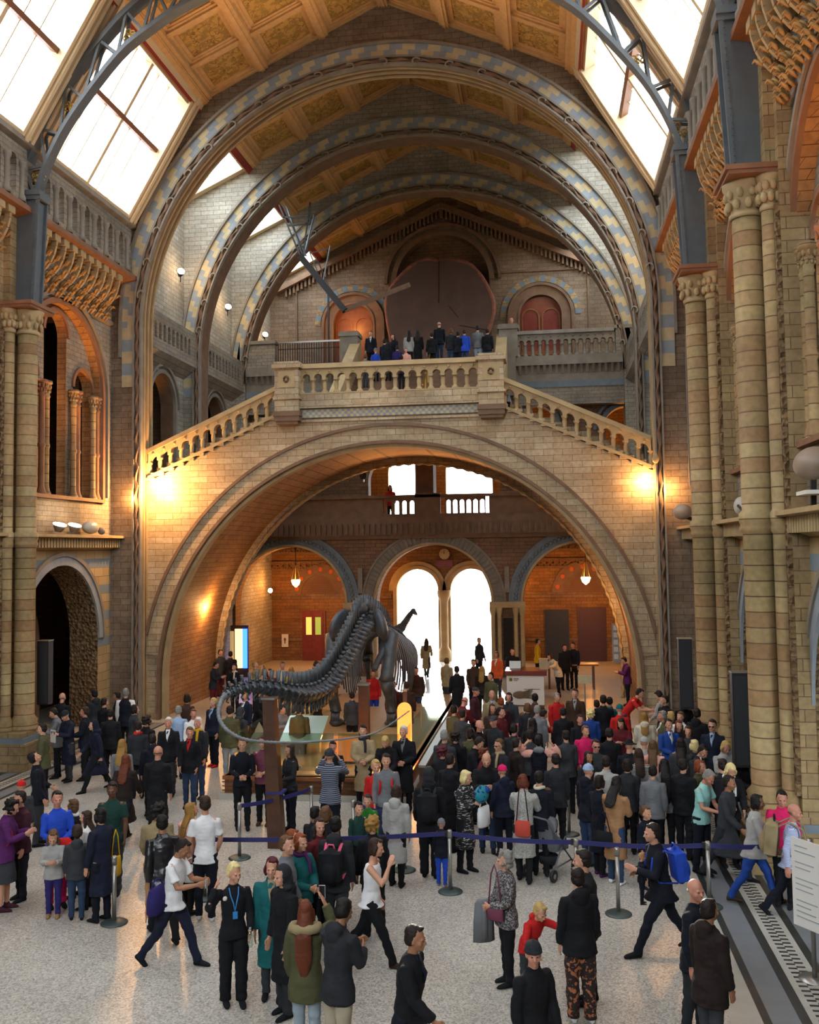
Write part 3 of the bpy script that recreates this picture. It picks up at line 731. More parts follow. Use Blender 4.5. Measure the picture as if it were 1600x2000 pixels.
mb = MB(); panel(mb, TF(42.8), XC-9.6, XC+9.6, 6.9, 13.0, [(XC, 2.95, 6.9, 8.6, 1.6), (XC-6.6, .95, 6.9, 9.0), (XC+6.6, .95, 6.9, 9.0), (XC-8.6+.15, 1.0, 6.9, 10.55), (XC+8.6-.15, 1.0, 6.9, 10.55), (XC+4.6, .8, 6.9, 10.9)], .6, 0, 1)
mb.build('upper_wall', [DARKB, STONED], t)
mb = MB()
for c, r, z in ((XC, 2.95, None), (XC+8.45, 1.0, 10.55), (XC-8.45, 1.0, 10.55), (XC+4.6, .8, 10.9)):
    if z: ring(mb, TF(42.8), c, z, r, r+.2, -.12, .0, 24, (0,)); ring(mb, TF(42.8), c, z, r+.3, r+.42, -.18, .0, 24, (0,))
mb.build('arch_moulding', BLUED, t)
mb = MB(); mb.box(-5.75, -4.95, 42.2, 43.3, 6.9, 11); mb.build('dark_pier', STONED, t)
# first-floor gallery rail
t = thing('gallery_balustrade', 'dark stone balustrade of the first floor gallery seen under the staircase bridge', 'balustrade')
mb = MB(); mb.box(XC-8.6, XC+8.6, 41.6, 41.95, 7.72, 7.84); mb.build('coping', STONED, t)
mb = MB(); mb.box(XC-8.6, XC+8.6, 41.65, 41.9, 6.9, 7.0); mb.build('bottom_rail', STONED, t)
k = 0
for c0, c1, solid in ((XC-8.4, XC-5.9, True), (XC-5.9, XC-2.1, True), (XC-2.0, XC-.35, False), (XC+.6, XC+2.35, False), (XC+2.5, XC+4.6, True), (XC+4.7, XC+5.8, False), (XC+5.9, XC+8.4, True)):
    if solid: mb = MB(); mb.box(c0, c1, 41.7, 41.85, 7.0, 7.72); mb.build('solid_panel', STONED, t)
    else:
        n = int((c1-c0)/.29); 
        mb = MB(); panel(mb, TF(41.7), c0, c1, 7.0, 7.72, [(c0+(c1-c0)*(q+.5)/n, .1, 7.02, 7.5) for q in range(n)], .15, 0, 0, nh=8); mb.build('open_panel', STONED, t)
mb = MB(); mb.box(-5.7, -4.6, 41.6, 41.95, 6.9, 7.9); mb.build('pedestal', STONED, t)

# ---- entrance wall (back of the vestibule) with two doorways and windows above
t = thing('wall_entrance', 'entrance wall with two tall round headed doorways full of daylight', 'wall'); struct(t)
doors = [(-6.5, 1.03, 0, 3.45), (-3.82, 1.03, 0, 3.45)]
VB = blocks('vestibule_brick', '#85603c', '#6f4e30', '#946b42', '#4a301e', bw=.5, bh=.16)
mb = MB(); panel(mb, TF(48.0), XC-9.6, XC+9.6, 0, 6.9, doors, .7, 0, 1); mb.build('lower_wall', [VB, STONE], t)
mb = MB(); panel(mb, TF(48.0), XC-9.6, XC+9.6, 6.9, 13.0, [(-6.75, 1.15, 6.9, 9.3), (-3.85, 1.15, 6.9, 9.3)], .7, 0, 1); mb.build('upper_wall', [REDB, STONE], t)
mb = MB()
for c, r, a, z in doors: ring(mb, TF(48.0), c, z, r, r+.18, -.12, .0, 32, (0,), 0); ring(mb, TF(48.0), c, z, r+.18, r+.4, -.06, .0, 32, (0,))
mb.build('arch_ring', STONE, t)
mb = MB(); mb.lathe((-5.16, 47.75, 0), [(.3, 0), (.3, .5), (.2, .7), (.2, 2.9), (.32, 3.2), (.34, 3.45)], 12); mb.build('column', STONE, t)
mb = MB()
for z, h in ((3.05, .25), (.95, .18)): 
    for a, b in ((XC-9, -7.8), (-2.5, XC+9)): mb.box(a, b, 47.93, 48, z, z+h)
mb.build('dark_band', DARKB, t)
mb = MB()
for z in (4.5, 5.35):
    for a, b in ((XC-9, XC-3), (XC+3, XC+9)):
        mb.box(a, b, 47.9, 48, z, z+.08); mb.box(a, b, 47.9, 48, z+.4, z+.46)
        x = a
        while x < b: mb.bar((x, 47.94, z+.08), (x+.16, 47.94, z+.4), .07, .06, 0, (0, 1, 0)); mb.bar((x+.16, 47.94, z+.08), (x, 47.94, z+.4), .07, .06, 0, (0, 1, 0)); x += .3
mb.build('patterned_frieze', STONED, t)
MEDAL = plain('orange_medallion', '#b0582c', .7)
for c in (XC-6.4, XC+6.6):                             # blind grilled lunettes over the doors
    mb = MB(); ring(mb, TF(48.0), c, 3.3, 1.0, 1.5, -.08, .0, 32, (0,))
    for k in range(7): a = pi*(k+.5)/7; mb.ball((c+1.25*cos(a), 47.91, 3.3+1.25*sin(a)), .13, .03, .13, 12, 6, 1)
    mb.build('lunette_ring', [STONED, MEDAL], t)
    mb = MB(); ring(mb, TF(48.0), c, 3.3, 0, 1.0, -.01, .0, 24, (0,)); mb.build('lunette_field', STONED, t)
    mb = MB()
    for k in range(-9, 10):
        x = k*.1; h = sqrt(max(0, .95-x*x*1.0)); 
        mb.bar((c+x, 47.95, 3.3), (c+x*.6, 47.95, 3.3+h*.95), .03, .03, 0, (0, 1, 0))
    for k in range(1, 9): z = k*.1; h = sqrt(max(0, .95-z*z)); mb.bar((c-h, 47.95, 3.3+z), (c+h, 47.95, 3.3+z), .03, .03, 0, (0, 1, 0))
    mb.build('lunette_grille', PAINTB, t)
mb = MB(); mb.box(XC-9.6, XC+9.6, 42.8, 48.7, 12.9, 13.7); mb.box(XC-9.6, XC+9.6, 48.0, 48.7, 13.0, 13.7); struct(mb.build('ceiling', STONED))
# vestibule doors
def simple_door(n, c, wd, h, mat, lites=None):
    d = thing('door_%d' % n, 'dark wooden door', 'door'); struct(d)
    mb = MB(); mb.box(c-wd/2-.12, c+wd/2+.12, 47.86, 47.99, 0, h+.12); mb.build('door_frame', mat, d)
    mb = MB(); mb.box(c-wd/2, c+wd/2, 47.82, 47.87, 0, h)
    for z0, z1 in ((.15, h*.42), (h*.48, h*.92)):
        for q in (-1, 1): mb.box(c+q*wd*.25-wd*.17, c+q*wd*.25+wd*.17, 47.80, 47.83, z0, z1)
    o = mb.build('door_leaf', mat, d)
    if lites:
        for q, m in zip((-1, 1), lites):
            mb = MB(); mb.box(c+q*wd*.25-wd*.15, c+q*wd*.25+wd*.15, 47.785, 47.80, h*.55, h*.92); mb.build('lit_pane', m, o)
YEL = plain('amber_lit_pane', '#c9a23a', .5, emit=(1, .6, .12), estr=1.0); GRN = plain('green_lit_pane', '#7c8f2c', .5, emit=(.45, .55, .08), estr=.6)
simple_door(1, XC-6.75, .95, 2.35, REDW, (YEL, GRN))
simple_door(2, XC+5.3, .9, 2.35, BLACK); simple_door(3, XC+6.95, 1.1, 2.45, plain('oxblood_door', '#3f1812', .5))

# ---- upper end wall
t = thing('wall_end', 'gabled brick end wall above the upper gallery', 'wall'); struct(t)
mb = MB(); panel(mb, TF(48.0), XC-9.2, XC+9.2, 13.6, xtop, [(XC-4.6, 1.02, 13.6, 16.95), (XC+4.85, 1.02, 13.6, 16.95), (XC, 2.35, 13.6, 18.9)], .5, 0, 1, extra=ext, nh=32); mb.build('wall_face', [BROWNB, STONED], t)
mb = MB(); mb.box(XC-3, XC+3, 48.5, 48.8, 13.6, 22); mb.build('niche_back', DARKB, t)
mb = MB()
for c in (XC-4.6, XC+4.85):
    ring(mb, TF(48.0), c, 16.95, 1.02, 1.12, -.1, .0, 28, (0,), 13.7); ring(mb, TF(48.0), c, 16.95, 1.12, 1.5, -.05, .0, 28, (0,), 13.7); ring(mb, TF(48.0), c, 16.95, 1.5, 1.62, -.16, .0, 28, (0,), 13.7)
    ring(mb, TF(48.0), c, 16.95, 1.7, 2.0, -.03, .0, 22, (1, 2), None)
ring(mb, TF(48.0), XC, 18.9, 2.35, 2.6, -.15, .0, 32, (0,), None); ring(mb, TF(48.0), XC, 18.9, 2.8, 2.95, -.2, .0, 32, (0,), None)
mb.build('arch_mouldings', [STONED, BLUED, BUFF], t)
mb = MB()                                               # corbelled verge under the gable
for s in (-1, 1):
    for k in range(40):
        o0 = 8.2*k/40; 
        z = zroof2(o0)-.95
        mb.box(min(XC+s*o0, XC+s*(o0+.1)), max(XC+s*o0, XC+s*(o0+.1)), 47.75, 48, z-.35, z+.3)
    mb.bar((XC, 47.8, zroof(0)-.75), (XC+s*8.6, 47.8, zroof2(8.6)-.75), .5, .25)
mb.build('verge_moulding', STONED, t)
mb = MB()
for x in (XC-7.55, XC+2.4, XC+7.2): mb.box(x-.05, x+.05, 47.9, 48, 13.7, 19.5 if x < XC else 19.2)
mb.box(XC+2.4, XC+7.2, 47.9, 48, 19.15, 19.25); mb.build('wall_strips', STONED, t)
for n, c in ((4, XC-4.6), (5, XC+4.85)):
    d = thing('door_%d' % n, 'arched panelled wooden door', 'door'); struct(d)
    mb = MB(); ring(mb, TF(48.2), c, 16.95, .0, 1.02, 0, .1, 24, (0,)); mb.box(c-1.02, c+1.02, 48.2, 48.3, 13.6, 16.95); mb.build('door_leaf', REDW if n == 5 else MIDW, d)
    mb = MB()
    for q in (-.5, .5): ring(mb, TF(48.15), c+q, 16.9, .38, .46, 0, .08, 16, (0,), 13.8)
    mb.box(c-1.0, c+1.0, 48.12, 48.2, 15.0, 15.2); mb.build('door_panels', MIDW, d)

# ---- tree slice
t = thing('giant_tree_slice', 'huge round slice of a reddish brown tree trunk standing in the niche above the stairs', 'tree slice', (XC-.15, 47.4, 14.3))
mb = MB(); rd = random.Random(11); N_ = 48; out = []
for k in range(N_):
    a = 2*pi*k/N_; r = 2.62*(1+.03*sin(3*a)+.02*sin(7*a+1))-(.12 if abs(a-pi/2) < .1 else 0)
    out.append((r*cos(a), 2.75+r*1.13*sin(a)))
mb.rings([[(x, 0, z) for x, z in out], [(x, .35, z) for x, z in out]], 0, sm=False)
SLICE = plain('old_timber_face', '#4d392f', .6, noise=.2, nscale=1.2); mb.build('timber_face', SLICE, t)
mb = MB(); mb.tube([(x*1.01, .1, z+.0) for x, z in out], [.1+.05*rd.random() for _ in out], 6, closed=True); mb.build('bark_rim', plain('bark', '#7a4a38', .8, noise=.3, nscale=5), t)
mb = MB()
for (a, b), (c, d) in (((.0, 3.4), (.05, 5.5)), ((.5, 3.2), (.95, 2.6)), ((1.0, 2.2), (2.4, 1.9)), ((-1.0, 1.6), (-1.4, .9))): mb = MB(); mb.bar((a, -.01, b), (c, -.01, d), .03, .03); mb.build('crack', DARK, t)
# ================================================================== staircase bridge
t = thing('staircase_bridge', 'pale terracotta staircase bridge arching right across the hall, stairs climbing to a middle landing', 'staircase')
BR = t
XB = -5.04
def btop(u):
    d = abs(u-XB)
    return 10.5 if d <= 3.75 else 9.93-.455*(d-3.75)
mb = MB(); panel(mb, TF(31.0), XB-8.36, XB+8.4, 0, lambda u: btop(u)-.02, [(XB, 7.85, 0, 1.15)], .55, 0, 0, extra=[XB-3.76, XB-3.74, XB+3.74, XB+3.76], nh=72); mb.build('front_wall', PALE, t)
mb = MB()
for k in range(64):
    a = pi*k/64; b = pi*(k+1)/64; r = 7.86
    mb.quad((XB+r*cos(a), 31.5, 1.15+r*sin(a)), (XB+r*cos(b), 31.5, 1.15+r*sin(b)), (XB+r*cos(b), 37, 1.15+r*sin(b)), (XB+r*cos(a), 37, 1.15+r*sin(a)))
for q in (-1, 1): mb.quad((XB+q*7.86, 31.5, 0), (XB+q*7.86, 37, 0), (XB+q*7.86, 37, 1.15), (XB+q*7.86, 31.5, 1.15))
mb.build('soffit', REDB, t)
mb = MB(); panel(mb, TF(36.6), XB-8.36, XB+8.4, 0, lambda u: btop(u)-.02, [(XB, 7.6, 0, 1.15)], .4, 0, 0, nh=72); mb.build('rear_wall', PALE, t)
mb = MB(); ring(mb, TF(31.0), XB, 1.15, 7.86, 8.34, -.07, .02, 90, (0,), None, a0=.12, a1=pi-.12); mb.build('arch_voussoirs', PALE, t)
mb = MB(); ring(mb, TF(31.0), XB, 1.15, 8.34, 8.44, -.14, .02, 90, (0,), None, a0=.2, a1=pi-.2); mb.build('arch_moulding', STONED, t)
mb = MB(); ring(mb, TF(31.0), XB, 1.15, 7.78, 7.88, -.12, .02, 90, (0,), 0); mb.build('arch_moulding', STONED, t)
mb = MB(); rope(mb, TF(36.5), XB, 1.15, 7.58, -.05, .07, 0, .06, .5, 0); mb.build('rear_rope_moulding', STONE, t)
mb = MB(); ring(mb, TF(31.0), XB, 1.15, 7.68, 7.78, .1, .5, 90, (0,), 0); mb.build('soffit_roll', STONE, t)
# landing floor, stairs
mb = MB(); mb.box(XB-3.9, XB+3.9, 31.3, 37.0, 10.2, 10.42); mb.build('landing_floor', MARG, t)
for s in (-1, 1):
    mb = MB()
    for k in range(13):
        d = 3.9+k*.345; z = 10.27-.157*(k+1)
        x0, x1 = sorted((XB+s*d, XB+s*(d+.36))); mb.box(x0, x1, 31.3, 36.7, z-.4, z)
        x0, x1 = sorted((XB+s*d-s*.06, XB+s*(d+.40))); mb.box(x0, x1, 30.9, 31.3, z-.32, z-.22)
    mb.build('stair_treads', PALE, t)
# landing parapet base: dado, checker band, mouldings
mb = MB(); mb.box(XB-2.95, XB+2.95, 30.86, 31.3, 10.25, 10.62); mb.box(XB-2.95, XB+2.95, 30.8, 31.3, 10.14, 10.25); mb.box(XB-2.95, XB+2.95, 30.92, 31.3, 9.7, 9.78); mb.build('dado', PALE, t)
mb = MB(); n = 60
for r in range(3):
    for k in range(n):
        x = XB-2.95+5.9*k/n; mb.box(x, x+5.9/n, 30.93-.002*r, 31.2, 9.84+.09*r, 9.93+.09*r, (k+r) % 2)
mb.build('checker_band', [BLUE, CREAM], t)
def post(x, z0, z1, label=None):
    o = MB(); w_ = .4
    o.box(x-w_, x+w_, 30.62, 31.42, 10.05, z1-.22); o.box(x-w_-.05, x+w_+.05, 30.57, 31.47, z1-.95-.3, z1-.95-.22)
    o.box(x-w_-.08, x+w_+.08, 30.54, 31.5, z1-.22, z1-.1); o.box(x-w_-.02, x+w_+.02, 30.6, 31.44, z1-.1, z1); 
    o = o.build('newel_pier', PALE, t)
    q = MB(); q.box(x-w_-.02, x+w_+.02, 30.6, 31.44, z0+.1, z0+.3); q.box(x-w_+.04, x+w_-.04, 30.64, 31.4, z0, z0+.12); q.box(x-w_-.05, x+w_+.05, 30.57, 31.45, z0+.26, z0+.42); q.build('corbel', STONED, o)
    q = MB(); q.box(x-.27, x+.27, 30.6, 30.63, z1-.86, z1-.32); q.build('carved_panel_frame', STONE, o)
    q = MB()
    for k in range(9): a = k*.8; q.tube([(x+.16*cos(a+b)*(.4+.1*b), 30.59, z1-.59+.18*sin(a+b)*(.4+.1*b)) for b in [.3*z for z in range(6)]], .03, 5)
    q.build('carved_relief', CARV, o)
post(XB-3.33, 9.62, 11.68); post(XB+3.34, 9.62, 11.68)
def balustrade(parent, p0, p1, n, h=.82, dz=.16, th=.26, mat=None, top=True, axis='x'):
    """arcaded balustrade from p0 to p1 (bottom points), sheared along its slope"""
    mat = mat or STONE
    p0 = Vector(p0); p1 = Vector(p1); L = (p1-p0); ln = sqrt(L.x**2+L.y**2); dx = Vector((L.x/ln, L.y/ln, 0)); nrm = Vector((-dx.y, dx.x, 0)); sl = L.z/ln
    def T(u, z, d): return p0+dx*u+nrm*(d-th/2)+Vector((0, 0, sl*u+z))
    m = MB(); s_ = ln/n
    panel(m, T, 0, ln, h*.52, h, [(s_*(k+.5), s_*.34, 0, h*.62, s_*.34) for k in range(n)], th, 0, 0, nh=10)
    for k in range(n):                                   # little roundels over each opening
        c = T(s_*(k+.5), h*.88, -.01); m.ball(c, .05, .03, .05, 8, 4)
    m.build('arcade_panel', mat, parent)
    for k in range(n+1):
        c = T(s_*k, 0, th/2); c = Vector((c.x, c.y, 0)); z = p0.z+sl*s_*k; m = MB(); q = h
        m.lathe(c, [(.11, z-.05), (.11, z+.07*q), (.07, z+.12*q), (.062, z+.16*q), (.075, z+.35*q), (.06, z+.5*q), (.1, z+.56*q), (.11, z+.62*q)], 10)
        m.build('baluster', mat, parent)
    m = MB(); A = [T(0, h, -.08), T(0, h, th+.08), T(0, h+dz, th+.05), T(0, h+dz, -.05)]; B_ = [T(ln, h, -.08), T(ln, h, th+.08), T(ln, h+dz, th+.05), T(ln, h+dz, -.05)]
    m.rings([A, B_], 0, sm=False); m.build('coping', mat, parent)
    m = MB(); A = [T(0, -.1, -.04), T(0, -.1, th+.04), T(0, .0, th+.04), T(0, 0, -.04)]; B_ = [T(ln, -.1, -.04), T(ln, -.1, th+.04), T(ln, 0, th+.04), T(ln, 0, -.04)]
    m.rings([A, B_], 0, sm=False); m.build('bottom_rail', mat, parent)
b1 = thing('landing_balustrade', 'buff terracotta balustrade with small round arches between the two square piers of the bridge landing', 'balustrade')
balustrade(b1, (XB-2.93, 31.05, 10.66), (XB+2.94, 31.05, 10.66), 15, .80)
b2 = thing('stair_balustrade', 'sloping terracotta balustrade rising from the left up to the bridge landing', 'balustrade')
balustrade(b2, (XB-8.2, 31.05, 8.05), (XB-3.74, 31.05, 10.02), 12, .76)
b3 = thing('stair_balustrade', 'sloping terracotta balustrade descending to the right from the bridge landing, orange lit', 'balustrade')
balustrade(b3, (XB+3.74, 31.05, 10.02), (XB+8.25, 31.05, 8.0), 12, .76)
# upper flight to the second-floor gallery
t = thing('upper_stairs', 'stone stair flight crowded with visitors leading from the bridge landing to the upper gallery', 'staircase')
mb = MB()
for k in range(20): mb.box(XB-3.0, XB+3.0, 37.0+k*.25, 42.1, 10.42+k*.164, 10.42+(k+1)*.164)
mb.build('steps', STONED, t)
for s in (-1, 1):
    mb = MB(); x0, x1 = sorted((XB+s*3.0, XB+s*3.45))
    mb.hexa([(x0, 37.0, 9.5), (x1, 37.0, 9.5), (x1, 42, 12.2), (x0, 42, 12.2), (x0, 37.0, 11.5), (x1, 37.0, 11.5), (x1, 41.9, 14.75), (x0, 41.9, 14.75)]); mb.build('side_parapet', STONE, t)
mb = MB(); mb.bar((XB+.2, 37.2, 11.3), (XB+.2, 41.8, 14.5), .06, .06); 
for k in range(6): y = 37.3+k*.9; mb.bar((XB+.2, y, 10.42+(y-37)*.65), (XB+.2, y, 11.37+(y-37.2)*.69), .05, .05)
mb.build('brass_handrail', plain('brass', '#b08a3c', .35, .8), t)
# second-floor gallery front
t = thing('gallery_front', 'bracketed cornice and slate band under the upper gallery', 'gallery'); struct(t)
for a, b in ((XC-8.4, XB-3.4), (XB+3.4, XC+8.4)):
    mb = MB(); mb.box(a, b, 41.75, 42.6, 13.3, 13.7); mb.box(a, b, 41.95, 42.6, 12.6, 13.3)
    x = a
    while x < b-.1: mb.hexa([(x, 41.78, 13.3), (x+.12, 41.78, 13.3), (x+.12, 42, 13.3), (x, 42, 13.3), (x, 41.92, 12.95), (x+.12, 41.92, 12.95), (x+.12, 42, 12.95), (x, 42, 12.95)]); x += .26
    mb.build('cornice', STONEG, t)
    mb = MB(); mb.box(a, b, 41.9, 42.4, 12.35, 12.62); mb.box(a, b, 41.95, 42.4, 11.75, 12.2); mb.build('slate_band', BLUED, t)
    mb = MB(); mb.box(a, b, 41.93, 42.5, 11.6, 12.4); mb.build('fascia', GREYB, t)
mb = MB(); mb.box(XC-8.4, XC+8.4, 42.1, 48, 13.5, 13.7); mb.build('gallery_deck', MARG, t)
b4 = thing('gallery_balustrade', 'grey stone balustrade of the upper gallery in front of the red arched door', 'balustrade')
balustrade(b4, (XB+3.9, 42.0, 13.72), (XB+8.0, 42.0, 13.72), 13, .95, mat=STONEG)
for x, nm in ((XB+3.5, 'grey stone pier at the right head of the upper stairs'), (XB-3.5, 'grey stone pier at the left head of the upper stairs')):
    mb = MB(); mb.box(x-.4, x+.4, 41.6, 42.4, 13.7, 14.9); mb.box(x-.46, x+.46, 41.54, 42.46, 14.9, 15.05); mb.box(x-.42, x+.42, 41.58, 42.42, 15.05, 15.12); mb.box(x-.3, x+.3, 41.6, 42.3, 12.0, 13.7)
    tag(mb.build('stone_pier', STONEG), nm, 'pier')
t = thing('stone_parapet', 'solid grey stone parapet at the left end of the upper gallery', 'parapet')
mb = MB(); mb.box(XC-8.3, XC-6.95, 41.8, 42.2, 13.7, 14.75); mb.build('panel', GREYB, t)
mb = MB(); mb.box(XC-8.35, XC-6.9, 41.72, 42.28, 14.75, 14.9); mb.build('coping', STONEG, t)
t = thing('stone_parapet', 'small grey stone parapet block at the right foot of the farthest great arch', 'parapet')
mb = MB(); mb.box(XB+8.05, XC+8.78, 41.75, 42.3, 13.7, 14.75); mb.build('panel', GREYB, t)
mb = MB(); mb.box(XB+8.0, XC+8.8, 41.7, 42.35, 14.75, 14.9); mb.build('coping', STONEG, t)
t = thing('iron_railing', 'dark iron railing of thin uprights on the left of the upper gallery', 'railing')
x0, x1 = XC-6.85, XB-3.95
mb = MB(); mb.box(x0, x1, 41.97, 42.05, 14.78, 14.86); mb.build('handrail', STEEL, t)
mb = MB(); mb.box(x0, x1, 41.98, 42.04, 13.8, 13.85); mb.box(x0, x1, 41.98, 42.04, 14.5, 14.54); mb.build('bottom_rail', BLACK, t)
n = 26
for k in range(n+1):
    x = x0+(x1-x0)*k/n; mb = MB(); mb.box(x-.017, x+.017, 41.98, 42.03, 13.7, 14.8); mb.build('upright', BLACK, t)

# ================================================================== lamps and their light
def spot_lamp(name, label, loc, d, size=.12, power=0, color=WARM, ang=80, mat=None, aim=None):
    t = thing(name, label, 'lamp', loc); d = Vector(d).normalized()
    mb = MB(); mb.tube([-d*size*1.6, -d*size*.6, Vector((0, 0, 0))], [size*.45, size*.8, size], 12); mb.build('housing', BLACK, t)
    mb = MB(); mb.tube([Vector((0, 0, 0)), d*size*.12], [size*.86, size*.8], 12); mb.build('glowing_lens', mat or LAMPW, t)
    mb = MB(); mb.bar(-d*size*.8, -d*size*.8+Vector((0, 0, -size*2)), .03, .03); mb.build('bracket', BLACK, t)
    if power: light('SPOT', 'lamp_light', Vector(loc)+d*size*.4, power, color, .08, Vector(loc)+d*3, ang)
    return t
W3 = ['nearest of three in a receding row', 'middle of three in a receding row', 'farthest of three, beside the iron railing']
for k, y in enumerate((34.3, 39.7, 45.2)):
    spot_lamp('wall_spotlight', 'small warm spotlight glowing on the upper left wall, '+W3[k], (-13.35, y-.15, 15.95), (.3, -.5, .25), .16, 0)
    light('POINT', 'lamp_light', (-13.2, y+.55, 16.2), 40, SOFT, .08)
    light('POINT', 'lamp_light', (3.2, y+.5, 16.0), 25, SOFT, .08)
# glow either side of the bridge ends
light('POINT', 'pier_uplight', (-13.55, 30.2, 7.3), 55, WARM, .05)
light('POINT', 'pier_uplight', (-12.7, 30.35, 7.7), 520, WARM, .05)
light('POINT', 'pier_uplight', (3.0, 30.7, 7.45), 110, WARM, .05)
light('POINT', 'pier_uplight', (3.62, 30.15, 7.2), 60, WARM, .05)
t = thing('rope_lantern', 'small round lamp fitting on the rope moulding at the right end of the bridge', 'lamp', (3.28, 30.3, 8.15))
mb = MB(); mb.ball((0, 0, 0), .11, .1, .15, 10, 8); mb.build('lamp_body', STONE, t)
# lamps on the left cornice, pointing up
SL = ['leftmost of the pair, glowing disc tilted up', 'right one of the pair, glowing disc tilted up']
for k, y in enumerate((26.35, 27.25)):
    t = thing('cornice_floodlight', 'white floodlight lying on the left cornice, '+SL[k], 'lamp', (-14.0, y, 6.15))
    mb = MB(); mb.lathe((0, 0, 0), [(.1, 0), (.16, .12), (.2, .2)], 16); mb.build('housing', STONEG, t)
    mb = MB(); mb.lathe((0, 0, 0), [(.19, .2), (.19, .22)], 16); mb.build('glowing_disc', LAMPW, t)
    t.rotation_euler = (radians(8), radians(18), 0)
t = thing('cornice_floodlight', 'switched off grey dome floodlight beside the glowing pair on the left cornice', 'lamp', (-14.0, 28.35, 6.2))
mb = MB(); mb.ball((0, 0, .1), .2, .42, .2, 14, 8); mb.build('housing', MARB, t)
mb = MB(); mb.ball((.1, .55, 0), .12, .14, .12, 8, 6); mb.build('ballast', STONEG, t)
t = thing('dome_floodlight', 'large brown dome floodlight above the right cornice at the picture edge', 'lamp', (4.12, 15.9, 6.75))
mb = MB(); mb.ball((0, 0, 0), .3, .42, .26, 18, 10, M=Matrix.Rotation(radians(-20), 3, 'Y')); mb.build('dome', plain('tan_lamp_housing', '#8c7a68', .5), t)
mb = MB(); mb.box(-.25, .2, -.5, .1, -.5, -.44); mb.build('white_tube', WHITE, t)
mb = MB(); mb.bar((0, 0, -.1), (0, .1, -.68), .08, .08); mb.build('stand', BLACK, t)
t = thing('dome_floodlight', 'small tan dome floodlight beside the second right column above the string course', 'lamp', (3.4, 25.6, 6.35))
mb = MB(); mb.ball((0, 0, 0), .25, .3, .2, 14, 8); mb.build('dome', plain('tan_lamp_housing_2', '#a08a74', .5), t)
mb = MB(); mb.bar((0, 0, -.1), (.5, .1, -.3), .08, .08); mb.build('stand', BLACK, t)
t = thing('cornice_floodlight', 'little glowing lamp with a cable on the right cornice between the two columns', 'lamp', (4.0, 20.6, 6.3))
mb = MB(); mb.ball((0, .5, 0), .16, .18, .2, 10, 8); mb.build('housing', MARB, t)
mb = MB(); mb.box(-.15, -.05, -1.1, -.95, .1, .16); mb.build('glowing_lens', LAMPO, t)
mb = MB(); mb.tube([(-.1, .3, 0), (-.15, -.4, -.12), (-.1, -1.2, -.14), (-.3, -2.4, -.08)], .03, 6); mb.build('cable', BLACK, t)
# the orange wash from the arcade uplights
for s in (-1, 1):
    for a, b in bays:
        yc = (a+b)/2
        light('SPOT', 'frieze_uplight', (XC+s*8.3, yc, 6.6), 700, ORANGE, .15, (XC+s*8.85, yc, 14), 62)
        light('POINT', 'arcade_glow', (XC+s*9.7, yc-1.4, 10.9), 14, ORANGE, .1)
        light('SPOT', 'ceiling_uplight', (XC+s*8.2, yc, 6.8), 3200, (1, .6, .28), .2, (XC-s*1.0, yc-3.5, 22.6), 44)
    for y in (33.7, 39.2, 45.0):
        light('SPOT', 'ceiling_uplight', (XC+s*7.8, y, 14.6), 8, (1, .55, .2), .2, (XC-s*1.0, y, 22.9), 95)
light('SPOT', 'stair_uplight', (XC, 45.5, 14.0), 50, (1, .6, .3), .2, (XC, 48, 20), 130)
light('POINT', 'door_lamp', (XC-4.6, 47.0, 16.9), 60, ORANGE, .1)
light('POINT', 'door_lamp', (XC+4.85, 45.6, 18.3), 25, SOFT, .1)
light('POINT', 'gallery_lamp', (XC+8.3, 44.5, 10.8), 60, ORANGE, .1)
for x in (-8.6, -5.2, -1.6): light('POINT', 'gallery_lamp', (x, 44.4, 10.6), 45, WARM, .15)
for x in (-6.6, -4.9, -3.2): light('SPOT', 'soffit_uplight', (x, 39.5, 7.2), 300, ORANGE, .1, (x, 36.0, 9.4), 60)
# side light inside the bridge arch
for x in (XB-7.3, XB+7.3):
    light('POINT', 'jamb_lamp', (x, 34.6, 3.4), 130, WARM, .1)
t = thing('twin_wall_lamp', 'pair of small glowing spotlights on the inner left side of the bridge arch', 'lamp', (XB-7.62, 34.0, 4.18))
for q in (0, .42):
    mb = MB(); mb.ball((.1, q, 0), .09, .09, .12, 10, 6); mb.build('glowing_bulb', LAMPW, t)
mb = MB(); mb.bar((0, -.1, -.1), (0, .55, -.1), .05, .05); mb.build('rail', BLACK, t)
# vestibule lamps
for (x, lab) in ((-11.9, 'glowing glass lantern hanging in the left entrance arch'), (1.62, 'glowing glass lantern hanging in the right entrance arch')):
    t = thing('hanging_lantern', lab, 'lantern', (x, 45.0, 4.0))
    mb = MB(); mb.lathe((0, 0, 0), [(.03, -.22), (.16, -.1), (.22, .08), (.2, .12)], 14); mb.build('glass_bowl', LAMPO, t)
    for q in range(4):
        a = q*pi/2+.4; mb = MB(); mb.bar((.2*cos(a), .2*sin(a), .1), (.05*cos(a), .05*sin(a), .8), .02, .02); mb.build('chain', GILT, t)
    mb = MB(); mb.bar((0, 0, .8), (0, 0, 1.95), .03, .03); mb.build('hanging_rod', BLACK, t)
    light('POINT', 'lantern_light', (x, 44.9, 3.65), 130, ORANGE, .12)
for x, z, lab in ((-13.3, 3.6, 'small glowing spotlight low on the left inside the left entrance arch'), (-8.15, 3.6, 'small glowing spotlight beside the left daylight doorway')):
    spot_lamp('vestibule_spotlight', lab, (x, 45.5, z), (.2, -1, -.1), .13, 0, mat=LAMPW)
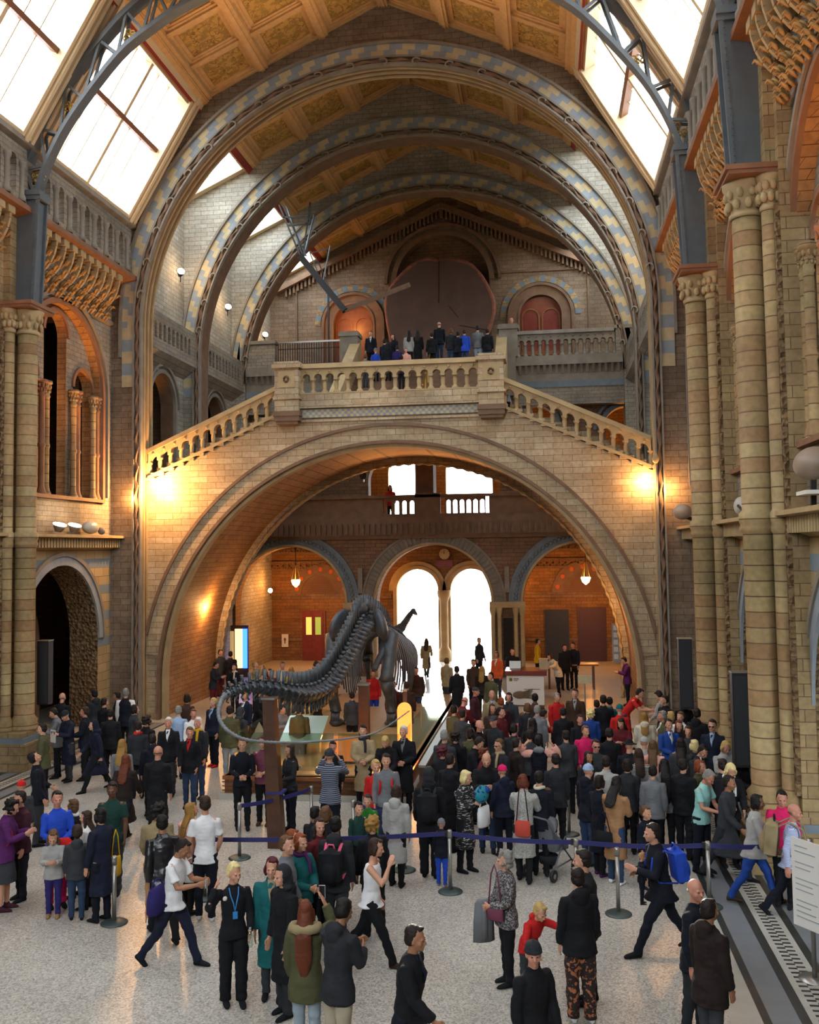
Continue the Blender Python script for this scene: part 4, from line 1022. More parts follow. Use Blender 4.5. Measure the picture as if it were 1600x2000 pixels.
for x, y, z, p in ((-13.4, 46.2, 3.9, 70), (-8.3, 46.6, 3.9, 60), (-1.2, 46.6, 3.8, 75), (3.4, 46.0, 3.6, 45), (-11.3, 45, 1.9, 50), (1.8, 44.5, 2.0, 35)):
    light('POINT', 'vestibule_lamp', (x, y, z), p*.6, ORANGE, .12)
# pendant under the bridge
t = thing('pendant_lamp', 'dark pendant lamp with a ball hanging on a long rod under the staircase bridge', 'lamp', (-7.55, 39.5, 8.55))
mb = MB(); mb.ball((0, 0, 0), .16, .16, .16, 12, 8); mb.build('ball', BLACK, t)
mb = MB(); mb.bar((0, 0, .1), (0, 0, 3.0), .045, .045); mb.build('rod', BLACK, t)
mb = MB(); mb.bar((0, 0, -.1), (0, 0, -.25), .07, .07); mb.build('finial', STEEL, t)
# hanging boom under the roof
t = thing('lighting_boom', 'dark folding metal boom with triangular struts hanging high on the left between the great arches', 'boom', (0, 0, 0))
def bp(u, v, y): return at_y(u, v, y)
mb = MB()
for a, b in (((545, 400, 39), (590, 508, 39)), ((552, 400, 38.6), (598, 500, 38.6)), ((560, 403, 39.4), (592, 500, 39)), ((552, 424, 39), (606, 424, 39)), ((563, 440, 39), (606, 438, 39)), ((606, 395, 39), (592, 500, 39)), ((614, 420, 39.5), (594, 500, 39)), ((606, 395, 39), (606, 438, 39))):
    mb.bar(bp(*a), bp(*b), .06, .06)
mb.build('upper_struts', IRON, t)
mb = MB(); mb.bar(bp(586, 500, 39), bp(674, 607, 39), .26, .26); mb.build('boom_arm', BLACK, t)
mb = MB(); mb.bar(bp(672, 606, 39), bp(800, 556, 41), .1, .2); mb.build('folded_arm', STONED, t)
mb = MB()
for a, b in (((604, 490, 39), (632, 560, 39)), ((616, 500, 39.4), (642, 556, 39.4)), ((645, 480, 39.6), (630, 556, 39.2)), ((640, 486, 40), (606, 494, 39))): mb.bar(bp(*a), bp(*b), .04, .04)
mb.build('lower_struts', IRON, t)
mb = MB(); p = bp(597, 508, 47.5); mb.bar((-10.75, 47.4, 13.7), (-10.75, 47.4, 18.4), .09, .09); struct(mb.build('trim_5', BLACK))
# ================================================================== the skeleton on its plinth
BONE = plain('dark_fossil_cast', '#40474c', .42, noise=.4, nscale=5)
BONE2 = plain('grey_fossil_cast', '#6a6f72', .5, noise=.3, nscale=6)
D = thing('dinosaur_skeleton', 'long dark dinosaur skeleton on a plinth, whip tail curling towards the viewer', 'skeleton')
ctrl = [(800, 1388, 17.4, .012), (740, 1428, 16.9, .015), (680, 1442, 16.6, .018), (600, 1449, 16.45, .022), (520, 1449, 16.45, .026), (470, 1441, 16.5, .03), (438, 1420, 16.6, .036), (427, 1392, 16.8, .042),
        (437, 1362, 17.1, .055), (466, 1347, 17.4, .075), (500, 1342, 17.75, .095), (535, 1347, 18.2, .12), (575, 1356, 19.0, .14), (612, 1352, 20.2, .16), (640, 1330, 21.5, .18), (662, 1296, 23.0, .2), (680, 1262, 24.5, .21),
        (695, 1232, 26.0, .22), (707, 1218, 27.2, .23), (722, 1216, 28.6, .22), (740, 1222, 30.0, .2), (752, 1230, 31.5, .18), (762, 1240, 33.0, .15), (775, 1236, 34.5, .12), (788, 1222, 36.0, .1), (799, 1205, 37.4, .085), (806, 1195, 38.3, .07)]
cp = [tuple(at_y(u, v, y)) for u, v, y, r in ctrl]
S = spline(cp, 14); RR = []
for i in range(len(ctrl)-1):
    for k in range(14): RR.append(ctrl[i][3]+(ctrl[i+1][3]-ctrl[i][3])*k/14)
RR.append(ctrl[-1][3])
RR = [r*(1.0 if i < 8*14 else 1.22) for i, r in enumerate(RR)]
cum = [0]
for a, b in zip(S, S[1:]): cum.append(cum[-1]+(b-a).length)
def spt(d):
    import bisect
    i = min(max(bisect.bisect(cum, d)-1, 0), len(S)-2); f = (d-cum[i])/max(1e-6, cum[i+1]-cum[i])
    return S[i].lerp(S[i+1], f), (S[i+1]-S[i]).normalized(), RR[i]+(RR[i+1]-RR[i])*f
iw = 8*14+4; dw = cum[iw]
mb = MB(); pts = []; rs = []
d = 0
while d < dw:
    p, tt, r = spt(d); pts += [p, p+tt*.03, p+tt*.06]; rs += [r*.8, r*1.15, r*.8]; d += .075
mb.tube(pts, rs, 7); mb.build('whip_tail', BONE2, D)
d = dw; vert = 0; hip_d = cum[18*14]; sh_d = cum[22*14]
while d < cum[-1]-.05:
    p, tt, r = spt(d); L = r*1.5 if d < hip_d else max(.24, r*1.5)
    x = tt.cross(Vector((0, 0, 1))).normalized(); up = x.cross(tt).normalized()
    if up.z < 0: up = -up
    mb = MB()
    mb.tube([p-tt*L*.46, p-tt*L*.2, p+tt*L*.2, p+tt*L*.46], [r*.98, r*.72, r*.72, r*.98], 9)
    hs = r*(2.5 if d < hip_d-1.5 else 2.9 if d < sh_d else 1.7)
    mb.tube([p+up*r*.6, p+up*hs*.6-tt*L*.12, p+up*hs-tt*L*.22], [r*.42, r*.25, r*.34], 6, flat=.6)
    for q in (-1, 1):
        mb.tube([p+x*q*r*.5+up*r*.3, p+x*q*r*1.15+up*r*.25, p+x*q*r*1.5+up*r*.0], [r*.3, r*.2, r*.24], 6)
        mb.ball(p+x*q*r*.5+up*r*1.05-tt*L*.35, r*.26, r*.26, r*.2, 6, 4)
    if d < hip_d-.6 and r > .06: mb.tube([p-up*r*.8, p-up*r*1.6-tt*.06, p-up*r*2.1-tt*.02], [r*.28, r*.16, r*.22], 6)
    mb.build('vertebra', BONE, D); vert += 1
    if hip_d+.8 < d < sh_d-.2 and vert % 1 == 0:      # ribs
        f = (d-hip_d)/(sh_d-hip_d); ln = 1.1+.75*sin(pi*min(1, f*1.05))
        for q in (-1, 1):
            m2 = MB(); pr = []
            for k in range(9):
                a = k/8; pr.append(p+x*q*(r*.8+.82*sin(a*2.0)*(.75+.25*f))-up*(ln*(a**1.25)*1.15)+up*.18*sin(a*pi)+tt*.15*a)
            m2.tube(pr, [.06, .06, .055, .055, .05, .05, .045, .04, .035], 6, flat=.6); m2.build('rib', BONE, D)
    d += L*1.04
hp, ht, _ = spt(hip_d)
for q in (-1, 1):                                       # pelvis and limbs
    mb = MB(); c = hp+Vector((q*.56, -.1, -.05))
    mb.ball(c, .17, .66, .5, 14, 10, M=Matrix.Rotation(radians(q*16), 3, 'Z') @ Matrix.Rotation(radians(q*-14), 3, 'Y'))
    mb.tube([c+Vector((q*.05, 0, -.25)), c+Vector((q*.05, -.25, -.75)), c+Vector((q*-.1, -.6, -1.15))], [.14, .09, .1], 8, flat=.6)
    mb.tube([c+Vector((q*.05, .1, -.25)), c+Vector((0, .4, -.7)), c+Vector((-q*.15, .62, -1.1))], [.14, .09, .12], 8, flat=.6)
    mb.build('pelvis_blade', BONE, D)
    knee = Vector((hp.x+q*.78, 26.7, 1.9)); ank = Vector((hp.x+q*.8, 27.3, .95))
    mb = MB(); mb.tube([Vector((hp.x+q*.62, 27.2, 3.12)), Vector((hp.x+q*.82, 27.15, 3.02)), Vector((hp.x+q*.82, 27.0, 2.6)), knee+Vector((0, 0, .12)), knee], [.18, .26, .2, .18, .24], 12)
    o = mb.build('hind_leg', BONE, D)
    mb = MB(); mb.tube([knee, knee+Vector((0, 0, -.15)), (knee+ank)/2, ank+Vector((0, 0, .1)), ank], [.22, .19, .13, .15, .17], 10); mb.tube([knee+Vector((q*.13, .05, -.05)), ank+Vector((q*.12, 0, .1))], [.06, .06], 6); mb.build('shin_bone', BONE, o)
    mb = MB()
    for k in range(4):
        a = (k-1.5)*.45; mb.tube([ank+Vector((.05*(k-1.5), .0, 0)), ank+Vector((.1*sin(a), -.12, -.2)), ank+Vector((.34*sin(a), .34*cos(a), -.38))], [.07, .06, .05], 6)
    mb.ball(ank+Vector((0, .1, -.32)), .2, .28, .13, 10, 6); mb.build('foot_bone', BONE, o)
sp_, st_, _ = spt(sh_d-.7)
for q in (-1, 1):
    mb = MB(); a = sp_+Vector((q*.35, -.3, .15)); b = sp_+Vector((q*.75, .5, -.75))
    mb.tube([a, (a+b)/2+Vector((q*.1, 0, 0)), b], [.16, .13, .2], 8, flat=.4); mb.build('shoulder_blade', BONE, D)
    elb = Vector((b.x+q*.02, b.y-.25, 1.75)); wr = Vector((b.x, b.y+.1, .85))
    mb = MB(); mb.tube([b, b+Vector((0, 0, -.15)), (b+elb)/2, elb], [.17, .13, .09, .14], 10); o = mb.build('front_leg', BONE, D)
    mb = MB(); mb.tube([elb, (elb+wr)/2, wr], [.12, .07, .1], 8); mb.build('shin_bone', BONE, o)
    mb = MB(); mb.ball(wr+Vector((0, 0, -.15)), .14, .16, .2, 10, 6); mb.build('foot_bone', BONE, o)
e, et, _ = spt(cum[-1]-.02)
mb = MB(); mb.ball(e+Vector((.02, .12, .02)), .11, .2, .13, 10, 8); mb.tube([e+Vector((.03, .1, 0)), e+Vector((.06, .36, -.08)), e+Vector((.08, .56, -.15))], [.12, .09, .06], 8, flat=.7); mb.build('skull', BONE, D)
mb = MB(); mb.ball(hp+Vector((-.02, -.35, .42)), .26, .3, .22, 12, 8); mb.ball(hp+Vector((.08, .1, .5)), .2, .25, .2, 12, 8); mb.build('sacrum', BONE, D)
# supports
t = thing('tail_post', 'tall brown timber post holding up the skeleton tail', 'post', (-5.12, 17.95, 0))
mb = MB(); mb.hexa([(-.16, -.14, 0), (.12, -.14, 0), (.12, .14, 0), (-.16, .14, 0), (-.26, -.12, 2.72), (-.04, -.12, 2.72), (-.04, .12, 2.72), (-.26, .12, 2.72)]); mb.build('post_shaft', MIDW if False else DARKW, t)
mb = MB(); mb.box(-.28, -.02, -.14, .14, 2.72, 2.76); mb.build('steel_cap', STEEL, t)
mb = MB(); mb.box(-.2, .13, -.155, .155, .99, 1.03); mb.build('blue_belt_band', plain('blue_band', '#26286a', .7), t)
for (x, y, h, nm) in ((-4.55, 23.6, 1.7, 'dark timber post behind the skeleton tail'), (-3.75, 25.0, 1.35, 'slim dark post right of the skeleton hind legs')):
    t = thing('skeleton_post', nm, 'post', (x, y, .5)); mb = MB(); hw_ = .12 if y < 24 else .05; mb.box(-hw_, hw_, -hw_, hw_, 0, h); mb.build('post_shaft', DARKW, t)
    mb = MB(); mb.box(-hw_*1.15, hw_*1.15, -hw_*1.15, hw_*1.15, h, h+.05); mb.build('cap', STEEL, t)
# plinth
PX0, PX1, PY0, PY1 = -7.3, -3.2, 21.3, 33.5
t = thing('display_plinth', 'long low wooden display plinth under the skeleton, warm lit front', 'plinth')
mb = MB(); mb.box(PX0, PX1, PY0, PY1, .12, .5); mb.box(PX0-.04, PX1+.04, PY0-.04, PY1, .42, .5); mb.build('timber_body', MIDW, t)
mb = MB(); mb.box(PX0-.1, PX1+.1, PY0-.1, PY1, .0, .12); mb.build('pale_kick_rail', MARB, t)
mb = MB(); mb.box(PX0+.1, PX1-.1, PY0+.1, PY1, .5, .53); mb.build('sand_top', plain('tan_display_deck', '#9c7d52', .5, noise=.1), t)
mb = MB()
for k in range(3): mb.box(PX0-.045, PX1+.045, PY0-.05, PY0-.03, .18+.09*k, .2+.09*k)
mb.build('grooves', DARKW, t)
t = thing('glass_barrier', 'low glass barrier with round steel fixings and amber spotlights around the skeleton plinth', 'barrier')
for a, b, c, d in ((PX0+.15, PY0+.5, PX0+.15, 25.0), (PX0+.15, 25.1, PX0+.15, 29.5), (PX0+.2, PY0+.45, -4.9, PY0+.45), (-4.8, PY0+.45, PX1-.2, PY0+.45), (PX1-.15, PY0+.5, PX1-.15, 25.0), (PX1-.15, 25.1, PX1-.15, 29.5)):
    mb = MB(); mb.bar((a, b, .95), (c, d, .95), .015, .85); mb.build('glass_panel', GLASS2, t)
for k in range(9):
    mb = MB(); x = PX0+.35+.43*k; mb.tube([(x, PY0+.41, .62), (x, PY0+.34, .62)], .045, 10); mb.build('barrier_fixing', LAMPO if k % 3 == 1 else STEEL, t)  # every third one is a small glowing amber spotlight, the rest are steel
mb = MB()
mb.bar((PX0+.1, PY0+.3, .9), (PX0+.1, 30, .9), .06, .05); mb.build('side_rail', STEEL, t)
t = thing('wooden_ramp_edge', 'brown wooden side rail running back along the right edge of the plinth', 'rail')
mb = MB(); mb.bar((-2.75, 20.6, .45), (-2.75, 26.5, .45), .12, .9); mb.build('rail_board', DARKW, t)
mb = MB(); mb.bar((-2.75, 20.6, .93), (-2.75, 26.5, .93), .16, .05); mb.build('capping', STEEL, t)
GLOWO = plain('orange_lit_acrylic', '#d8752a', .4, emit=(1, .3, .06), estr=1.6)
t = thing('orange_display_panel', 'tall narrow glowing orange display panel behind the trench coat', 'display panel', (-3.5, 23.2, .53))
mb = MB(); mb.box(-.17, .17, -.03, .03, 0, 1.15); mb.tube([(0, -.03, 1.15), (0, .03, 1.15)], .17, 16); mb.build('acrylic_sheet', GLOWO, t)
mb = MB(); mb.box(-.2, .2, -.08, .08, 0, .05); mb.build('foot', BLACK, t)
t = thing('orange_display_panel', 'low wide orange lit panel on the plinth behind the knitted beanie', 'display panel', (-4.75, 22.6, .53))
mb = MB(); mb.box(-.35, .35, -.03, .03, 0, .62); mb.build('acrylic_sheet', plain('orange_panel', '#b5602a', .5, emit=(1, .35, .1), estr=.35), t)
mb = MB(); mb.box(-.38, .38, -.08, .08, 0, .05); mb.build('foot', BLACK, t)
t = thing('slanted_display_case', 'slanted glass topped display board catching white light beside the skeleton', 'display case', (-6.1, 23.8, .53))
mb = MB(); mb.hexa([(-.5, -.5, .3), (.5, -.5, .3), (.5, .5, .75), (-.5, .5, .75), (-.5, -.5, .34), (.5, -.5, .34), (.5, .5, .8), (-.5, .5, .8)]); mb.build('glass_top', plain('pale_green_board', '#8fa89a', .15), t)
mb = MB(); mb.box(-.4, -.32, -.1, .1, 0, .45); mb.build('leg', STEEL, t); mb = MB(); mb.box(.32, .4, -.1, .1, 0, .45); mb.build('leg', STEEL, t)
for x, y, p in ((-6.5, 22.3, 30), (-4.0, 22.2, 26), (-3.3, 22.9, 18), (-5.4, 24.5, 25)): light('POINT', 'plinth_uplight', (x, y, .75), p, ORANGE, .05)
for x in (-6.3, -4.35): 
    t = thing('plinth_lamp', 'tiny glowing lamp on the plinth, %s' % ('left of the man in the knitted beanie' if x < -5 else 'right of the man in the knitted beanie'), 'lamp', (x, 21.9, .53))
    mb = MB(); mb.lathe((0, 0, 0), [(.05, 0), (.05, .08)], 10); mb.build('housing', BLACK, t); mb = MB(); mb.ball((0, 0, .12), .05, .05, .05, 8, 6); mb.build('glowing_lens', LAMPO, t)

# ================================================================== furniture and fittings
def at(u, v, y): return at_y(u, v, y)
a = at(990, 1340, 34.3); b = at(1063, 1340, 34.3)
t = thing('reception_desk', 'white fronted reception desk with a red brown top, emblem and dinosaur picture', 'desk', ((a.x+b.x)/2, 34.3, 0)); wd = (b.x-a.x)/2
mb = MB(); mb.box(-wd, wd, 0, .06, .05, 1.05); mb.build('white_front', WHITE, t)
mb = MB(); mb.box(-wd-.05, wd+.1, -.05, 1.1, 1.06, 1.22); mb.build('counter_top', REDW, t)
mb = MB(); mb.box(-wd+.02, wd, .06, 1.0, 0, 1.05); mb.build('carcass', MIDW, t)
mb = MB(); mb.box(-wd+.08, -wd+.2, -.012, 0, .86, .98); mb.build('yellow_emblem', plain('yellow_green_emblem', '#a9a32a', .6), t)
mb = MB(); mb.ball((-wd+.15, -.015, .92), .04, .01, .05, 8, 6); mb.box(-wd+.24, -wd+.42, -.012, 0, .93, .96); mb.box(-wd+.24, -wd+.38, -.012, 0, .88, .9); mb.box(-.05, .5, -.012, 0, .58, .6); mb.build('lettering', STONED, t)
mb = MB(); rd = random.Random(4); mb.ball((-wd+.45, -.02, .4), .25, .02, .13, 12, 8)
for k in range(9): q = -.6+k*.2; mb.tube([(-wd+.55, -.015, .4+.02*k-.08), (-wd+.85+.05*rd.random(), -.015, .4+.3*q*.7)], [.03, .008], 5)
mb.build('dinosaur_picture', plain('brown_print', '#6a5640', .7), t)
t2 = thing('laptop', 'silver laptop open on the reception desk', 'laptop', (a.x+.28, 34.75, 1.22))
mb = MB(); mb.hexa([(-.2, .1, .02), (.2, .1, .02), (.2, .12, .02), (-.2, .12, .02), (-.2, -.02+.2, .27), (.2, .18, .27), (.2, .2, .27), (-.2, .2, .27)]); mb.build('screen', STEEL, t2)
mb = MB(); mb.box(-.2, .2, -.15, .12, 0, .02); mb.build('keyboard_base', STEEL, t2)
t2 = thing('cardboard_box', 'beige box standing at the right end of the reception desk', 'box', (b.x+.02, 34.8, 1.22))
mb = MB(); mb.box(-.18, .12, -.12, .15, 0, .36); mb.build('box_body', CREAM, t2); mb = MB(); mb.box(-.19, .13, -.13, .16, .33, .37); mb.build('lid', CREAM, t2)
p = at_z(1118, 1296, .95)
t = thing('wooden_table', 'long wooden table on the right behind the reception desk', 'table', (p.x, p.y, 0))
mb = MB(); mb.box(-1.1, 1.0, -.35, .35, .9, .96); mb.build('tabletop', MIDW, t)
for q in (-.9, .8):
    for r in (-.28, .28): mb = MB(); mb.box(q-.04, q+.04, r-.04, r+.04, 0, .9); mb.build('leg', DARKW, t)
t = thing('orange_box', 'small orange box on the wooden table', 'box', (p.x-.1, p.y, .96)); mb = MB(); mb.box(-.12, .12, -.1, .1, 0, .22); mb.build('box_body', MIDW, t); mb = MB(); mb.box(-.13, .13, -.11, .11, .2, .23); mb.build('lid', MIDW, t)
p = at_z(1142, 1318, 1.75)
t = thing('placard_on_pole', 'blank square tan placard on a thin pole above the crowd', 'sign', (p.x, p.y, 0))
mb = MB(); mb.box(-.2, .2, -.015, .015, 1.5, 1.75); mb.build('placard', CREAM, t); mb = MB(); mb.box(-.02, .02, .0, .03, 0, 1.5); mb.build('pole', STEEL, t); mb = MB(); mb.lathe((0, 0, 0), [(.18, 0), (.18, .02), (.03, .04)], 14); mb.build('base', STEEL, t)
# clock, paper, notice board, blue display
c = at(868, 1082, 47.6)
t = thing('wall_clock', 'round cream clock above the daylight doorways, both hands near twelve', 'clock', (c.x, 47.6, c.z))
mb = MB(); mb.tube([(0, .3, 0), (0, -.02, 0)], .3, 28); mb.build('rim', DARKW, t)
mb = MB(); mb.tube([(0, -.02, 0), (0, -.035, 0)], .265, 28); mb.build('dial', CREAM, t)
mb = MB()
for k in range(12): a_ = k*pi/6; mb.bar((.2*sin(a_), -.04, .2*cos(a_)), (.245*sin(a_), -.04, .245*cos(a_)), .02, .01)
mb.build('hour_marks', BLACK, t)
mb = MB(); mb.bar((0, -.045, 0), (.0, -.045, .2), .018, .01); mb.build('minute_hand', BLACK, t); mb = MB(); mb.bar((0, -.05, 0), (-.03, -.05, .13), .025, .01); mb.build('hour_hand', BLACK, t)
mb = MB(); mb.box(-.4, .4, .1, .3, -.62, -.3); mb.build('plaque', REDW, t)
c = at(557, 1251, 47.9)
t = thing('wall_poster', 'white paper poster with a small dark figure left of the lit door', 'poster', (c.x, 47.9, c.z))
mb = MB(); mb.box(-.17, .17, -.03, 0, -.32, .32); mb.build('paper', WHITE, t); mb = MB(); mb.ball((0, -.035, .05), .06, .01, .09, 8, 6); mb.box(-.03, .03, -.04, -.03, -.15, 0); mb.build('figure_print', STONED, t)
c = at(1222, 1255, 41.9)
t = thing('notice_board', 'pale notice board with rows of small cards inside the right entrance arch edge', 'notice board', (c.x-.15, 41.9, c.z))
mb = MB(); mb.box(-.4, .35, -.04, 0, -.85, .8); mb.build('board', plain('board_grey', '#a09a90', .7), t)
mb = MB()
for r in range(5):
    for q in range(3): mb.box(-.34+.23*q, -.16+.23*q, -.05, -.04, .52-.3*r, .72-.3*r)
mb.build('cards', WHITE, t)
c = at(466, 1266, 41.6)
t = thing('lit_display_case', 'glowing yellow white display case with a blue neon edge in the left entrance arch', 'display case', (c.x, 41.5, c.z))
mb = MB(); mb.box(-.12, .2, -.05, .05, -.85, .85); mb.build('lit_panel', plain('lit_cream_panel', '#e8c88a', .5, emit=(1, .75, .4), estr=1.4), t)
mb = MB(); mb.box(.24, .42, -.06, .04, -.85, .85); mb.build('blue_neon_edge', plain('blue_neon', '#2040ff', .5, emit=(.02, .09, 1), estr=7), t)
mb = MB(); mb.box(-.5, -.2, -.05, .05, -.8, .75); mb.build('side_panel', plain('lit_cream_panel_2', '#b89c64', .5, emit=(1, .7, .3), estr=.35), t)
mb = MB(); mb.box(-.56, .46, .05, .12, -1.3, 1.0); mb.build('frame', DARKW, t)
# loudspeaker columns
for (x, y, z, lab) in ((-13.6, 24.95, 2.3, 'tall dark loudspeaker hanging in the shade of the left arcade'), (3.25, 24.85, 2.35, 'narrow black loudspeaker on the farther right clustered column'), (3.42, 18.75, 2.3, 'tall black loudspeaker on the side of the nearest right column')):
    t = thing('column_loudspeaker', lab, 'loudspeaker', (x, y, z))
    mb = MB(); mb.box(-.16, .16, -.13, .13, -.85, .85); mb.build('cabinet', BLACK, t)
    mb = MB(); mb.box(-.13, .13, -.145, -.13, -.8, .8); mb.build('grille', plain('dark_grille', '#24272c', .8), t)
    mb = MB(); mb.box(-.05, .05 if x < 0 else .35, -.05, .05, -.2, -.1); mb.build('bracket', STEEL, t)
    mb = MB(); mb.box(-.17, .17, -.14, .14, .85, .87); mb.build('top_cap', STEEL, t)
# queue barriers
BELT = plain('blue_belt', '#20225c', .6)
SB = {}
def stanchion(key, x, y, label, h=.98):
    t = thing('stanchion', label, 'stanchion', (x, y, 0), group=None); SB[key] = Vector((x, y, .92))
    mb = MB(); mb.lathe((0, 0, 0), [(.2, 0), (.2, .012), (.17, .03), (.05, .045)], 24); mb.build('base', plain('dark_green_base', '#4a5654', .45, .5) if 'dark_green_base' not in MATS else MATS['dark_green_base'], t)
    mb = MB(); mb.lathe((0, 0, 0), [(.032, .04), (.032, h-.1)], 14); mb.build('post', STEEL, t)
    mb = MB(); mb.lathe((0, 0, 0), [(.042, h-.12), (.042, h-.02), (.03, h)], 14); mb.build('belt_head', STEEL, t)
for key, u, v, z, lab in (('a', 223, 1803, 0, 'lone steel stanchion in front of the group on the left'), ('b', 468, 1676, 0, 'steel stanchion left of the timber tail post'),
                          ('c', 880, 1742, 0, 'steel stanchion beside the small boy in the grey beanie'), ('d', 1125, 1637, .98, 'steel stanchion mostly hidden behind the bearded man at the queue'),
                          ('e', 1382, 1643, .98, 'steel stanchion on the marble border at the right corner of the queue'), ('f', 1556, 1640, .98, 'steel stanchion behind the white sign at the right edge'),
                          ('g', 790, 1700, 0, 'steel stanchion behind the woman in the pale grey coat'), ('h', 608, 1535, .98, 'thin steel stanchion just left of the knitted beanie man'),
                          ('i', 690, 1562, .98, 'steel stanchion next to the boy in green'), ('j', 400, 1632, .98, 'steel stanchion hidden behind the man in the white t-shirt'),
                          ('k', 1112, 1630, 0, 'steel stanchion with a dark base among the queue, right of the pushchair'), ('l', 1205, 1655, .98, 'thin steel stanchion behind the woman in the camel coat')):
    p = at_z(u, v, z); stanchion(key, p.x, p.y, lab)
def belt(a, b, label, sag=.04):
    t = thing('barrier_belt', label, 'barrier belt'); A = SB[a]; B_ = SB[b]; n = 10; mb = MB()
    pts = [A.lerp(B_, k/n)-Vector((0, 0, sag*4*(k/n)*(1-k/n))) for k in range(n+1)]
    dr = (B_-A).normalized(); nn = Vector((-dr.y, dr.x, 0))*.006
    mb.rings([[p-nn-Vector((0, 0, .035)), p+nn-Vector((0, 0, .035)), p+nn+Vector((0, 0, .035)), p-nn+Vector((0, 0, .035))] for p in pts], 0, sm=False); mb.build('webbing', BELT, t)
    mb = MB(); e = B_-dr*.05; mb.box(e.x-.03, e.x+.03, e.y-.02, e.y+.02, e.z-.045, e.z+.045); mb.build('clip', BLACK, t)
belt('j', 'c', 'long blue belt from the white t-shirt man past the tail post')
belt('c', 'd', 'blue belt crossing in front of the patterned coat and the pushchair')
belt('d', 'e', 'blue belt crossing in front of the camel coat to the marble border')
belt('e', 'f', 'blue belt slanting down to the right edge past the walking visitors')
belt('b', 'h', 'dark blue belt in the background left of the knitted beanie man')
belt('i', 'g', 'blue belt behind the woman in the pale grey coat')
# white sign at the right edge
p = at_z(1583, 1960, 0) if False else at_y(1583, 1760, 13.2)
t = thing('queue_sign', 'tall white sign board of faint text on a steel post at the right edge', 'sign', (p.x, 13.2, 0), radians(-55))
mb = MB(); mb.box(-.26, .26, -.02, .0, .62, 1.72); mb.build('board', WHITE, t)
mb = MB()
for k in range(14):
    if k in (2, 5, 9): continue
    z = 1.62-.068*k; mb.box(-.2, -.2+.36*(.55+.45*abs(sin(k*2.3))), -.025, -.02, z, z+.014)
mb.build('lettering', plain('grey_print', '#9aa0a4', .7), t)
mb = MB(); mb.lathe((0, .03, 0), [(.03, 0.02), (.03, 1.75)], 12); mb.build('post', STEEL, t)
mb = MB(); mb.lathe((0, .03, 0), [(.2, 0), (.2, .02), (.04, .04)], 20); mb.build('base', STEEL, t)
# ================================================================== people: builder
VG = bpy.context.view_layer
def remesh(mb, vox, smooth=2, name='body'):
    me = bpy.data.meshes.new(name); me.from_pydata(mb.v, [], mb.f)
    b = bmesh.new(); b.from_mesh(me); bmesh.ops.recalc_face_normals(b, faces=b.faces); b.to_mesh(me); b.free()
    o = bpy.data.objects.new('tmp', me); col.objects.link(o)
    m = o.modifiers.new('r', 'REMESH'); m.mode = 'VOXEL'; m.voxel_size = vox; m.use_smooth_shade = True
    if smooth: q = o.modifiers.new('s', 'SMOOTH'); q.iterations = smooth; q.factor = .5
    dg = bpy.context.evaluated_depsgraph_get(); out = bpy.data.meshes.new_from_object(o.evaluated_get(dg)); out.name = name
    bpy.data.objects.remove(o); bpy.data.meshes.remove(me)
    out.polygons.foreach_set('use_smooth', [True]*len(out.polygons)); out.materials.clear(); out.materials.append(None)
    return out
def keep(mb, name):
    me = bpy.data.meshes.new(name); me.from_pydata(mb.v, [], mb.f)
    b = bmesh.new(); b.from_mesh(me); bmesh.ops.recalc_face_normals(b, faces=b.faces); b.to_mesh(me); b.free()
    me.polygons.foreach_set('use_smooth', mb.s); me.materials.append(None); return me
def Rx(a): return Matrix.Rotation(a, 3, 'X')
def Rz(a): return Matrix.Rotation(a, 3, 'Z')
